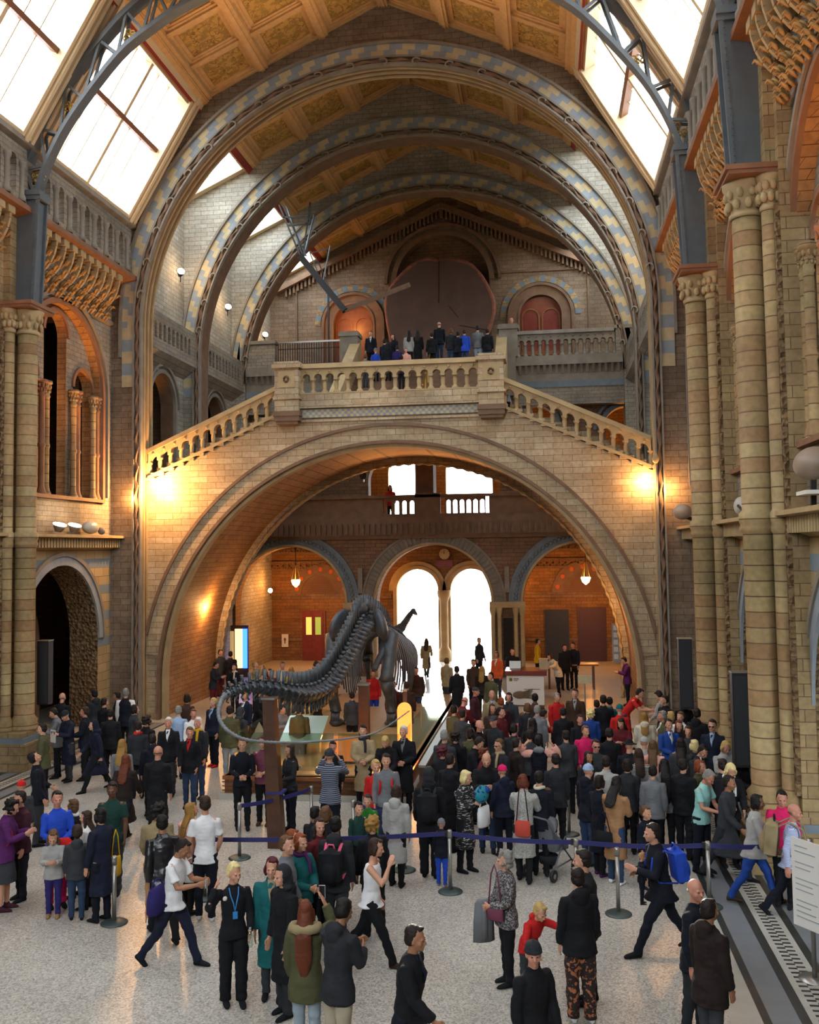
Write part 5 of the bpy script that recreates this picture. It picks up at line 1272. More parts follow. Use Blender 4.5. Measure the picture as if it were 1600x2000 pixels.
# pose: legs (thigh swing, knee bend) left/right ; lean ; arms (swing, abduct, elbow, inward) left/right ; head (yaw, pitch up)
POSES = {
 'stand':   dict(L=(2, 2), R=(-2, 3), lean=1, AL=(4, 8, 12, 0), AR=(2, 8, 14, 0), head=(0, -4)),
 'relaxed': dict(L=(6, 8), R=(-3, 0), lean=0, AL=(0, 10, 22, 8), AR=(8, 9, 30, 12), head=(18, -6)),
 'turned':  dict(L=(2, 2), R=(-5, 4), lean=2, AL=(6, 9, 20, 5), AR=(-4, 9, 14, 0), head=(-30, 0)),
 'phone':   dict(L=(3, 3), R=(-2, 2), lean=4, AL=(24, 8, 82, 28), AR=(18, 8, 88, 34), head=(0, -24)),
 'clasp':   dict(L=(1, 1), R=(-1, 2), lean=0, AL=(14, 10, 56, 42), AR=(14, 10, 56, 42), head=(-5, -2)),
 'photo':   dict(L=(2, 2), R=(-2, 2), lean=-2, AL=(66, 20, 112, 30), AR=(66, 20, 112, 30), head=(0, 8)),
 'lookup':  dict(L=(3, 3), R=(-3, 3), lean=-5, AL=(10, 10, 60, 30), AR=(4, 9, 20, 0), head=(10, 24)),
 'lookdown':dict(L=(3, 4), R=(-3, 4), lean=8, AL=(14, 8, 40, 15), AR=(20, 8, 60, 20), head=(0, -34)),
 'walk':    dict(L=(27, 8), R=(-20, 14), lean=6, AL=(-18, 8, 18, 0), AR=(20, 8, 28, 5), head=(0, -4)),
 'walk2':   dict(L=(-18, 22), R=(24, 6), lean=5, AL=(18, 8, 26, 6), AR=(-18, 8, 20, 0), head=(-10, -4)),
 'stride':  dict(L=(30, 6), R=(-26, 10), lean=8, AL=(22, 9, 86, 34), AR=(12, 9, 80, 36), head=(0, -2)),
 'walkphone':dict(L=(26, 6), R=(-22, 16), lean=8, AL=(26, 8, 74, 24), AR=(30, 8, 68, 24), head=(0, -30)),
 'eat':     dict(L=(-22, 18), R=(26, 6), lean=4, AL=(-6, 8, 24, 6), AR=(46, 10, 118, 20), head=(0, -10)),
 'neck':    dict(L=(3, 3), R=(-3, 3), lean=-1, AL=(8, 9, 40, 10), AR=(60, 38, 140, 24), head=(22, -6)),
 'raise':   dict(L=(3, 3), R=(-3, 3), lean=0, AL=(4, 9, 20, 5), AR=(92, 22, 92, 24), head=(0, 6)),
 'headhands':dict(L=(3, 3), R=(-3, 3), lean=0, AL=(70, 62, 138, 30), AR=(70, 62, 138, 30), head=(0, 0)),
 'carry':   dict(L=(3, 3), R=(-3, 3), lean=-2, AL=(26, 12, 92, 44), AR=(24, 12, 92, 40), head=(14, -16)),
 'reach':   dict(L=(8, 10), R=(-4, 4), lean=30, AL=(60, 50, 18, -10), AR=(20, 20, 40, 10), head=(10, -16)),
 'bend':    dict(L=(10, 8), R=(2, 4), lean=38, AL=(40, 8, 40, 16), AR=(44, 8, 44, 20), head=(0, -14)),
 'push':    dict(L=(6, 4), R=(-6, 6), lean=8, AL=(34, 8, 42, 10), AR=(34, 8, 42, 10), head=(20, -22)),
}
def joints(p, child=False):
    J = {}; th, sh = (.44, .40)
    drop = []
    for s, k in ((1, 'L'), (-1, 'R')):
        a, kn = [radians(x) for x in p[k]]
        drop.append(th*cos(a)+sh*cos(a-kn))
    hz = max(drop)+.085; J['hip'] = Vector((0, 0, hz))
    for s, k in ((1, 'L'), (-1, 'R')):
        a, kn = [radians(x) for x in p[k]]
        h = Vector((s*.088, 0, hz)); n = h+Vector((s*.008, -sin(a)*th, -cos(a)*th)); an = n+Vector((0, -sin(a-kn)*sh, -cos(a-kn)*sh))
        J['h'+k], J['k'+k], J['a'+k] = h, n, an
        J['f'+k] = max(-1.0, min(0.0, (a-kn)*1.0)) if an.z > .12 else 0.0
    l = radians(p['lean']); sd = Vector((0, -sin(l), cos(l))); fd = Vector((0, -cos(l), -sin(l)))
    J['sd'], J['fd'], J['lean'] = sd, fd, l
    base = J['hip']+Vector((0, 0, .03)); J['waist'] = base+sd*.13; J['chest'] = base+sd*.33; J['neck'] = base+sd*.52; J['base'] = base
    for s, k in ((1, 'L'), (-1, 'R')):
        J['s'+k] = base+sd*.452+Vector((s*.172, 0, 0))
        sw, ab, el, inn = [radians(x) for x in p['A'+k]]
        sw0 = sw-l*0.0
        ud = Vector((s*sin(ab), -sin(sw0)*cos(ab), -cos(sw0)*cos(ab)))
        e = J['s'+k]+ud*.285
        fa = sw0+el; fdv = Vector((-s*sin(inn)*cos(0), -sin(fa)*cos(inn), -cos(fa)*cos(inn)))
        w = e+fdv*.25
        J['e'+k], J['w'+k], J['fd'+k] = e, w, fdv
    yaw, pit = [radians(x) for x in p['head']]
    M = Rz(yaw) @ Rx(l*.35-pit*-1*-1)                    # positive pitch looks up
    J['headM'] = M; J['headC'] = J['neck']+sd*.045+(M @ Vector((0, -.02, .125)))
    return J
def add_hand(mb, w, d, s, M=None, curl=.5):
    d = d.normalized(); n = Vector((-s, 0, 0)); n = (n-d*n.dot(d))
    if n.length < .2: n = Vector((0, 0, -1))-d*d.dot(Vector((0, 0, -1)))
    n.normalize(); sp = d.cross(n).normalized()
    if sp.y > 0: sp = -sp                                  # thumb side faces forward
    pc = w+d*.02; mb.tube([w-d*.03, w+d*.01, w+d*.05, w+d*.09], [.026, .034, .038, .034], 10, flat=1) if False else None
    R_ = []
    for t_, a, b in ((-.03, .024, .02), (.0, .028, .019), (.035, .04, .018), (.07, .043, .017), (.095, .038, .014)):
        c = w+d*t_; R_.append([c+sp*cos(2*pi*q/10)*a+n*sin(2*pi*q/10)*b for q in range(10)])
    mb.rings(R_)
    for k, (off, ln) in enumerate(((.032, .068), (.011, .078), (-.011, .073), (-.031, .056))):
        p = w+d*.085+sp*off; dd = d; pts = [p-dd*.015]
        for j in range(3):
            c = curl*(.35+.25*j); dd = (dd*cos(c*.55)+n*sin(c*.55)).normalized(); p = p+dd*ln/3*1.08; pts.append(p)
        mb.tube(pts, [.0095, .0095, .009, .0075], 6)
    p = w+d*.03+sp*.034; mb.tube([p-sp*.01, p+(sp*.6+d*.6+n*.25)*.034, p+(sp*.5+d*1.25+n*.5)*.05], [.013, .011, .008], 6)
def head_mesh(mb, C, M, sc=1.0):
    def P(x, y, z): return C+M @ (Vector((x, y, z))*sc)
    def E(x, y, z, rx, ry, rz, n=14, k=10, R_=None):
        mb.ball(P(x, y, z), rx*sc, ry*sc, rz*sc, n, k, M=(M @ R_) if R_ is not None else M)
    E(0, .012, .03, .076, .094, .092); E(0, -.02, -.02, .064, .075, .088); E(0, -.042, -.068, .045, .046, .04)     # skull, face, jaw
    E(0, -.077, -.088, .02, .018, .016, 8, 6)                                                          # chin
    for q in (-1, 1):
        E(q*.038, -.062, -.03, .026, .022, .026, 8, 6); E(q*.074, .004, -.01, .011, .022, .033, 8, 6)        # cheeks, ears
        E(q*.028, -.082, .017, .022, .012, .009, 8, 6)                                                  # brows
    mb.tube([P(0, -.086, .012), P(0, -.1, -.012), P(0, -.112, -.028), P(0, -.094, -.036)], [.009*sc, .011*sc, .0155*sc, .012*sc], 8)
    E(0, -.088, -.056, .022, .011, .006, 8, 6); E(0, -.086, -.066, .019, .011, .006, 8, 6)                # lips
def torso_rings(mb, J, prof, n=18):
    R_ = []
    for t_, a, b, fo in prof:
        c = J['base']+J['sd']*t_+J['fd']*fo if t_ >= 0 else J['base']+Vector((0, 0, t_))+J['fd']*fo
        ax = J['fd'] if t_ >= 0 else Vector((0, -1, 0))
        R_.append([c+Vector((1, 0, 0))*a*cos(2*pi*q/n)+ax*b*sin(2*pi*q/n) for q in range(n)])
    mb.rings(R_)
CACHE = {}
def cached(key, f):
    if key not in CACHE: CACHE[key] = f()
    return CACHE[key]
def get_J(pose, child): return cached(('J', pose, child), lambda: joints(POSES[pose], child))
def body_mesh(pose, child):
    J = get_J(pose, child); mb = MB()
    torso_rings(mb, J, [(-.09, .10, .08, 0), (-.03, .135, .095, 0), (.1, .115, .085, 0), (.25, .13, .095, .01), (.38, .145, .09, .0), (.45, .12, .07, 0), (.5, .07, .055, 0), (.53, .05, .05, 0)])
    mb.tube([J['neck']-J['sd']*.06, J['neck']+J['sd']*.01, J['headC']-J['headM'] @ Vector((0, -.01, .06))], [.062, .055, .052], 12)
    hs = 1.22 if child else 1.0
    head_mesh(mb, J['headC']+Vector((0, 0, .02 if child else 0)), J['headM'], hs)
    for s, k in ((1, 'L'), (-1, 'R')):
        mb.tube([J['s'+k]-Vector((s*.05, 0, 0)), J['s'+k], J['s'+k].lerp(J['e'+k], .35), J['e'+k], J['e'+k].lerp(J['w'+k], .3), J['w'+k]], [.045, .055, .046, .038, .041, .025], 10)
        add_hand(mb, J['w'+k], J['fd'+k], s)
        mb.tube([J['h'+k]+Vector((0, 0, .04)), J['h'+k].lerp(J['k'+k], .3), J['k'+k], J['k'+k].lerp(J['a'+k], .3), J['a'+k]+Vector((0, 0, -.02))], [.08, .075, .05, .052, .034], 10)
    return remesh(mb, .0085, 2, 'body')
def sleeve(mb, J, k, s, r, ln=1.0):
    e, w, sh = J['e'+k], J['w'+k], J['s'+k]
    if ln < .6: mb.tube([sh-Vector((s*.07, 0, 0)), sh+Vector((s*-.0, 0, .0)), sh.lerp(e, .4), sh.lerp(e, .72)], [.04+r, .057+r, .058+r, .066+r], 12)
    else: mb.tube([sh-Vector((s*.07, 0, 0)), sh, sh.lerp(e, .4), e, e.lerp(w, .35), e.lerp(w, .97)], [.04+r, .058+r, .056+r, .05+r, .048+r, .038+r], 12)
def wrinkle(me, amp, f=14.0, seed=0):
    from mathutils import noise
    vs = me.vertices; ns = [v.normal.copy() for v in vs]
    for v, n in zip(vs, ns):
        q = Vector((v.co.x*f*.6+seed, v.co.y*f*.6, v.co.z*f)); v.co += n*amp*noise.noise(q)
    return me
def top_mesh(pose, child, style):
    J = get_J(pose, child); mb = MB()
    r = {'tee': .0, 'shirt': .004, 'jacket': .016, 'coat': .018, 'parka': .026, 'tank': .003}[style.split('_')[0]]
    base = style.split('_')[0]; x = r
    prof = [(.0, .15+x, .115+x, 0), (.12, .135+x, .105+x, 0), (.26, .15+x, .122+x, .01), (.38, .168+x, .115+x, .0), (.455, .148+x, .09+x, 0), (.505, .1+x, .074+x, 0), (.53, .068+x*.6, .06+x*.6, 0), (.555, .06+x*.5, .057+x*.5, 0)]
    if base == 'coat':
        k = (J['kL']+J['kR'])/2; sp = abs(J['kL'].y-J['kR'].y)/2
        n = 18; R_ = []
        for f, a, b in ((1.12, .2, .15), (.8, .195, .145), (.4, .18, .135), (.12, .17, .13)):
            c = J['hip'].lerp(k, f); bb = b+sp*f*.9
            R_.append([c+Vector((a*cos(2*pi*q/n), -bb*sin(2*pi*q/n), 0)) for q in range(n)])
        c = J['base']; R_.append([c+Vector((.165*cos(2*pi*q/n), -.13*sin(2*pi*q/n), 0)) for q in range(n)])
        mb.rings(R_)
    else:
        lo = {'jacket': -.17, 'parka': -.26, 'tee': -.13, 'shirt': -.11}.get(base, -.1)
        prof = [(lo, .19+x*1.3, .148+x, 0), (-.06, .182+x*1.1, .14+x, 0)]+[(.0, .168+x, .13+x, 0)]+prof[1:]
        spd = max(0, abs(J['kL'].y-J['kR'].y)-.1)*.22; prof[0] = (lo, prof[0][1], prof[0][2]+spd, 0)
    if base == 'tank': prof = prof[:-3]+[(.47, .1, .06, 0)]
    torso_rings(mb, J, prof)
    if base != 'tank':
        for s, k in ((1, 'L'), (-1, 'R')): sleeve(mb, J, k, s, r*.75, .5 if base == 'tee' else 1.0)
    if '_hood' in style or base == 'parka':
        c = J['neck']+J['fd']*-.075+J['sd']*.015; mb.ball(c, .12, .07, .075, 12, 8); mb.ball(c+J['fd']*-.02-J['sd']*.06, .09, .055, .07, 12, 8)
    elif base in ('jacket', 'coat'):
        mb.tube([J['neck']+J['sd']*.02+Vector((.068*cos(a), -.06*sin(a), .012*cos(a*2)))  for a in [2*pi*q/12 for q in range(12)]], .018, 6, closed=True)
    me = remesh(mb, .014, 3, base)
    return wrinkle(wrinkle(me, .014 if base != 'tee' else .01, 9), .006, 26)
def leg_mesh(pose, child, style):
    J = get_J(pose, child); mb = MB()
    n = 16
    if style == 'skirt':
        k = (J['kL']+J['kR'])/2; sp = abs(J['kL'].y-J['kR'].y)/2; R_ = []
        for f, a, b in ((1.05, .21, .17), (.5, .19, .15), (0, .165, .13)):
            c = J['hip'].lerp(k, f); R_.append([c+Vector((a*cos(2*pi*q/n), -(b+sp*f)*sin(2*pi*q/n), 0)) for q in range(n)])
        R_.append([J['hip']+Vector((.13*cos(2*pi*q/n), -.1*sin(2*pi*q/n), .14)) for q in range(n)]); mb.rings(R_)
        return wrinkle(remesh(mb, .016, 2, 'skirt'), .012, 9)
    w_ = .012 if style == 'wide' else .0
    mb.rings([[J['hip']+Vector((a*cos(2*pi*q/n), -b*sin(2*pi*q/n), z)) for q in range(n)] for z, a, b in ((-.1, .12, .09), (-.03, .15, .112), (.03, .138, .104), (.1, .12, .09))])
    for k in 'LR':
        h, kn, an = J['h'+k], J['k'+k], J['a'+k]
        mb.tube([h+Vector((0, 0, .02)), h.lerp(kn, .25), h.lerp(kn, .6), kn, kn.lerp(an, .35), kn.lerp(an, .8), an+Vector((0, 0, -.035))], [.095, .1, .085+w_, .071+w_, .066+w_, .057+w_*1.5, .06+w_*1.5], 14)
    return wrinkle(remesh(mb, .014, 3, 'trousers'), .016, 13)
def shoe_mesh(pose, child, k, style):
    J = get_J(pose, child); a = J['a'+k]; R3 = Rx(-J['f'+k]); mb = MB()
    def P(x, y, z): return a+R3 @ Vector((x, y, z))
    top = .26 if style == 'boot' else .03
    mb.rings([[P(.036*f*cos(2*pi*q/12), -.02*0-.045*f*sin(2*pi*q/12)+yo, z) for q in range(12)] for z, f, yo in ((-.06, 1.0, 0), (.0, 1.05, 0), (top, 1.25 if style == 'boot' else 1.0, 0))])
    mb.rings([[P(w_*cos(2*pi*q/14), y+ .0, zc+h*sin(2*pi*q/14)) for q in range(14)] for y, w_, h, zc in ((.06, .02, .02, -.055), (.045, .036, .04, -.045), (-.02, .04, .045, -.04), (-.09, .045, .033, -.052), (-.15, .04, .024, -.06), (-.185, .02, .014, -.07))])
    return remesh(mb, .01, 2, 'shoe')
def hair_mesh(style, child=False):
    """in head space (origin at the head centre, face towards -Y)"""
    mb = MB(); rd = random.Random(7)
    def E(x, y, z, rx, ry, rz, n=12, k=8): mb.ball((x, y, z), rx, ry, rz, n, k)
    if style == 'bald':
        mb.tube([(.074*sin(a), .02-.07*cos(a)*-1, -.005-.0*a) for a in [-1.5+.3*q for q in range(11)]], .016, 6)
    elif style in ('beanie', 'cap', 'hat', 'hood'):
        if style == 'beanie':
            E(0, .01, .065, .088, .102, .075); mb.tube([(.084*cos(a), .008+.098*sin(a), .035) for a in [2*pi*q/16 for q in range(16)]], .016, 6, closed=True); E(0, .015, .145, .012, .012, .012)
        elif style == 'cap':
            E(0, .012, .06, .086, .1, .07); mb.rings([[(.07*cos(a)*f, -.06-.075*sin(a)*g, z) for a in [pi*q/8 for q in range(9)]] for f, g, z in ((1, .4, .055), (1, 1, .046), (1, 1, .036), (1, .4, .042))])
        elif style == 'hat':
            E(0, .012, .075, .084, .096, .08); mb.lathe((0, .01, 0), [(.15, .045), (.16, .05), (.15, .06), (.08, .07)], 20)
        else:
            E(0, .025, .02, .103, .108, .125); E(0, .06, -.06, .1, .08, .1); E(0, .03, -.13, .12, .09, .06)
            return 'hood', mb
    elif style == 'comb': pass
    else:
        E(0, .03, .05, .084, .092, .084); E(0, .055, .0, .078, .062, .085)
        for q in (-1, 1): E(q*.06, .03, .0, .026, .05, .06)
        E(.012, -.04, .1, .052, .032, .022)
        if style in ('long', 'straight', 'waist'):
            ln = {'long': .3, 'straight': .36, 'waist': .62}[style]
            mb.rings([[(a*cos(2*pi*q/14), y+b*sin(2*pi*q/14), z) for q in range(14)] for z, a, b, y in ((.05, .07, .06, .04), (-.05, .088, .055, .045), (-.14, .092, .05, .08), (-.22, .095, .042, .12), (-.1-ln*.75, .1, .035, .15), (-.08-ln, .05, .02, .155))])
            if style == 'waist': mb.rings([[(a*cos(2*pi*q/14), y+b*sin(2*pi*q/14), z) for q in range(14)] for z, a, b, y in ((.04, .07, .06, .06), (-.08, .09, .06, .13), (-.2, .1, .05, .2), (-.45, .1, .04, .21), (-.68, .04, .02, .2))])
            for q in (-1, 1): mb.tube([(q*.075, -.01, .03), (q*.083, .0, -.06), (q*.085, .0, -.14), (q*.08, -.0, -.08-ln*.45)], [.022, .026, .028, .014], 8)
        elif style == 'bob':
            for q in (-1, 1): mb.tube([(q*.07, -.02, .04), (q*.085, -.005, -.03), (q*.075, -.005, -.1)], [.024, .028, .02], 8)
            E(0, .055, -.05, .085, .055, .075)
        elif style == 'bun': E(0, .12, .06, .045, .045, .045); E(0, .06, -.03, .055, .04, .05)
        elif style == 'tail': mb.tube([(0, .1, .05), (0, .14, .0), (0, .14, -.1), (0, .12, -.2)], [.03, .035, .03, .01], 8)
        elif style == 'curly':
            for k in range(46):
                a = rd.uniform(0, 6.28); z = rd.uniform(-.1, .13); r = .1*sqrt(max(.1, 1-((z-.02)/.15)**2)); y = .03+r*sin(a)
                if y < -.05 and z < .06: continue
                E(r*cos(a), y, z, .026, .026, .026, 8, 5)
        elif style == 'spiky':
            for k in range(26):
                a = rd.uniform(0, 6.28); r = rd.uniform(0, .07); mb.tube([(r*cos(a), .02+r*sin(a), .08), (r*1.3*cos(a)+.01, .01+r*1.3*sin(a), .15-.2*r)], [.02, .006], 6)
    return 'hair', mb
def eyes_mesh():
    mb = MB()
    for q in (-1, 1): mb.ball((q*.029, -.0895, .003), .0105, .006, .0055, 8, 6)
    return mb
def cut_face(me):
    """open the hood in front of the face"""
    b = bmesh.new(); b.from_mesh(me)
    kill = [f for f in b.faces if (lambda c: c.y < -.035 and abs(c.x) < .075 and -.13 < c.z < .085)(f.calc_center_median())]
    bmesh.ops.delete(b, geom=kill, context='FACES'); b.to_mesh(me); b.free(); return me
def get_hair(style):
    def mk():
        nm, mb = hair_mesh(style); me = remesh(mb, .0105, 2, nm)
        return cut_face(me) if nm == 'hood' else wrinkle(me, .006, 45)
    return cached(('hair', style), mk)
COL = dict(black='#121317', char='#24262a', navy='#171c2e', dnavy='#10141f', blue='#1f3f86', rblue='#2347b0', lblue='#8fa6c2', jeans='#2c3d58', ljeans='#8d9aa3', dgrey='#33363a', grey='#6b6d70', lgrey='#9d9c98',
           white='#dcdcdc', cream='#c2baa4', beige='#a08d6c', tan='#8e6c47', camel='#9a7450', brown='#3f2c22', dbrown='#231a17', red='#b3201d', maroon='#5a1a20', wine='#3d1b26', pink='#d05a78', hpink='#c81e5a',
           lpink='#d8a090', purple='#4f1f55', plum='#6d3a4c', teal='#175a5c', mint='#8ec2bb', green='#2c7a2a', dgreen='#1b3a33', olive='#4a4a30', yellow='#c69a1a', orange='#c8582a', khaki='#8a7a5a', coral='#b5473a', violet='#2c2660', stone='#a79d88',
           h_black='#14110f', h_brown='#33231a', h_lbrown='#5a4028', h_blond='#b09458', h_pale='#d2c287', h_grey='#7d7a74', h_white='#c4c0b6', h_red='#7a3a1a', h_auburn='#5e2e1a', h_bur='#4a1520', h_dark='#1f1713', h_gold='#8e6a34')
def cloth(c):
    if c not in MATS: plain(c, COL[c], .85 if not c.startswith('h_') else .6, spec=.25, noise=.12, nscale=6)
    return MATS[c]
SK = [plain('skin_light', '#c08d72', .55, noise=.05), plain('skin_pink', '#b87f68', .55, noise=.05), plain('skin_tan', '#996a4c', .55, noise=.05), plain('skin_brown', '#5f3d2a', .55, noise=.05)]
SHINE = plain('black_leather', '#141518', .32)
MATS['leather'] = SHINE
def pat(name, a, b, sc, ty='noise', thr=.5):
    m, N, L, B = new_mat(name); B.inputs['Roughness'].default_value = .85
    g = N.new('ShaderNodeTexCoord'); r = N.new('ShaderNodeValToRGB'); r.color_ramp.interpolation = 'CONSTANT'
    if ty == 'wave':
        t = N.new('ShaderNodeTexWave'); t.bands_direction = 'Z'; t.inputs['Scale'].default_value = sc; t.inputs['Distortion'].default_value = .6
    elif ty == 'slash':
        t = N.new('ShaderNodeTexNoise'); t.inputs['Scale'].default_value = sc; mp = N.new('ShaderNodeMapping'); mp.inputs['Scale'].default_value = (.6, .6, 2.6); mp.inputs['Rotation'].default_value = (0, .5, 0)
        L.new(g.outputs['Object'], mp.inputs[0]); L.new(mp.outputs[0], t.inputs['Vector'])
    else: t = N.new('ShaderNodeTexNoise'); t.inputs['Scale'].default_value = sc
    if ty != 'slash': L.new(g.outputs['Object'], t.inputs['Vector'])
    L.new(t.outputs[0], r.inputs[0]); e = r.color_ramp.elements; e[0].position = 0; e[0].color = rgb(a); e[1].position = thr; e[1].color = rgb(b)
    L.new(r.outputs[0], B.inputs['Base Color']); return m
pat('p_slash', '#131316', '#a8a6a2', 22, 'slash', .58); pat('p_tweed', '#3c3b3c', '#8b8787', 45, 'noise', .52); pat('p_knit', '#83847f', '#a9a9a2', 60, 'slash', .5)
pat('p_stripe', '#1c1b20', '#c0bdbb', 14, 'wave', .62); pat('p_floral', '#241a18', '#a2603c', 22, 'noise', .56); pat('p_fair', '#1c2132', '#7a8190', 9, 'wave', .5); pat('p_check', '#8494bd', '#c4cbe0', 16, 'wave', .5)
def person(x, y, z, H, heading, pose, hair, top, legs, skin, label, group=None, child=False, shoes='black', cat='person', scarf=None, shirt=None, name='person', width=1.0):
    t = bpy.data.objects.new(name, None); col.objects.link(t); t.location = (x, y, z); t.rotation_euler = (0, 0, radians(heading))
    sc = H/1.76; t.scale = (sc*width, sc*width, sc)
    t['label'] = label; t['category'] = cat
    if group: t['group'] = group
    J = get_J(pose, child)
    def part(nm, me, mat, M=None):
        o = bpy.data.objects.new(nm, me); col.objects.link(o); o.parent = t
        o.material_slots[0].link = 'OBJECT'; o.material_slots[0].material = mat
        if M is not None: o.matrix_local = M
        return o
    part('body', cached(('body', pose, child), lambda: body_mesh(pose, child)), SK[skin])
    hs, hc = hair
    HM = (Matrix.Translation(J['headC']+Vector((0, 0, .02 if child else 0))) @ J['headM'].to_4x4() @ Matrix.Scale(1.22 if child else 1.0, 4))
    if hs != 'none': part('hood' if hs == 'hood' else hs if hs in ('beanie', 'cap', 'hat') else 'hair', get_hair(hs), cloth(hc), HM)
    if hs in ('beanie', 'cap', 'hat') : pass
    part('eyes', cached('eyes', lambda: keep(eyes_mesh(), 'eyes')), BLACK, HM)
    ts, tc = top
    part(ts.split('_')[0] if ts != 'tee' else 't_shirt', cached(('top', pose, child, ts), lambda: top_mesh(pose, child, ts)), cloth(tc))
    ls, lc = legs
    part('skirt' if ls == 'skirt' else 'trousers', cached(('leg', pose, child, ls), lambda: leg_mesh(pose, child, ls)), cloth(lc))
    ss = 'boot' if shoes.startswith('boot') else 'shoe'; scx = shoes.replace('boot_', '')
    for k in 'LR': part(ss, cached(('shoe', pose, child, k, ss), lambda: shoe_mesh(pose, child, k, ss)), cloth(scx))
    if shirt:
        def mk():
            mb = MB(); n = J['neck']; c = J['chest']; f = J['fd']
            w_ = [(n+f*.062+J['sd']*.03, .05), (n+f*.1-J['sd']*.06, .04), (c+f*.165+J['sd']*.06, .022), (c+f*.155-J['sd']*.04, .004)]
            mb.rings([[p+Vector((-w, 0, 0)), p+Vector((w, 0, 0)), p+Vector((w, 0, 0))-f*.02, p+Vector((-w, 0, 0))-f*.02] for p, w in w_]); return keep(mb, 'shirt_front')
        part('shirt_front', cached(('shirtf', pose, child), mk), cloth(shirt))
    if scarf:
        def mk():
            mb = MB(); n = J['neck']+J['sd']*.02
            mb.tube([n+Vector((.078*cos(a), -.072*sin(a), .012*sin(2*a))) for a in [2*pi*q/14 for q in range(14)]], .032, 8, closed=True)
            mb.tube([n+J['fd']*.08+Vector((.03, 0, 0)), n+J['fd']*.145-J['sd']*.12+Vector((.05, 0, 0)), n+J['fd']*.165-J['sd']*.27+Vector((.05, 0, 0))], [.035, .035, .03], 8, flat=.5); return remesh(mb, .012, 2, 'scarf')
        part('scarf', cached(('scarf', pose, child), mk), cloth(scarf))
    return t, J, sc
def anchor(P, v):
    """a point of the person's own space in world space"""
    t, J, sc = P
    q = Vector((v[0]*t.scale[0], v[1]*t.scale[1], v[2]*t.scale[2])); q.rotate(t.rotation_euler); return Vector(t.location)+q
def backpack(P, color, label, w=1.0, trim=None):
    t, J, sc = P; loc = anchor(P, J['chest']-J['fd']*.2-J['sd']*.32)
    o = thing('backpack', label, 'backpack', loc, t.rotation_euler[2]); o.scale = (sc*w, sc*w, sc*w); l = J['lean']; o.rotation_euler = (l, 0, t.rotation_euler[2])
    def mk():
        mb = MB(); mb.ball((0, .07, .2), .16, .1, .24, 16, 12); mb.box(-.14, .14, -.01, .14, .02, .38); mb.ball((0, .14, .14), .11, .07, .13, 12, 8); return remesh(mb, .014, 4, 'pack')
    def pt(nm, me, m):
        q = bpy.data.objects.new(nm, me); col.objects.link(q); q.parent = o; q.material_slots[0].link = 'OBJECT'; q.material_slots[0].material = m; return q
    pt('bag_body', cached('pack', mk), cloth(color))
    def st(s):
        mb = MB(); mb.tube([(s*.09, 0, .36), (s*.1, -.12, .44), (s*.1, -.28, .38), (s*.11, -.33, .22), (s*.13, -.25, .08), (s*.13, -.02, .03)], .022, 8, flat=.5); return keep(mb, 'strap')
    for s in (-1, 1): pt('strap', cached(('strap', s), lambda: st(s)), cloth(trim or color))
    def hd():
        mb = MB(); mb.tube([(-.05, .04, .41), (-.03, .05, .47), (.03, .05, .47), (.05, .04, .41)], .012, 6); return keep(mb, 'handle')
    pt('handle', cached('packh', hd), cloth(trim or 'black'))
    return o
def bag(loc, rz, color, label, kind='bag', w=.3, h=.3, d=.1, strap=.3, scolor=None):
    o = thing(kind, label, 'bag', loc, rz)
    mb = MB(); mb.rings([[(w/2*f*cos(2*pi*q/16)*(1 if abs(cos(2*pi*q/16)) > .7 else 1), d/2*g*sin(2*pi*q/16), z) for q in range(16)] for z, f, g in ((0, .8, .7), (h*.1, 1, 1), (h*.6, 1.0, .95), (h*.95, .95, .5), (h, .9, .2))])
    b = mb.build('bag_body', cloth(color), o)
    mb = MB(); mb.tube([(-w*.38, 0, h*.95), (-w*.2, 0, h+strap*.75), (0, 0, h+strap), (w*.2, 0, h+strap*.75), (w*.38, 0, h*.95)], .01, 6); mb.build('strap', cloth(scolor or color), o)
    return o
# ================================================================== people: who stands where
CROWD = []
def A(grp, *rows):
    for r in rows: CROWD.append((grp, r))
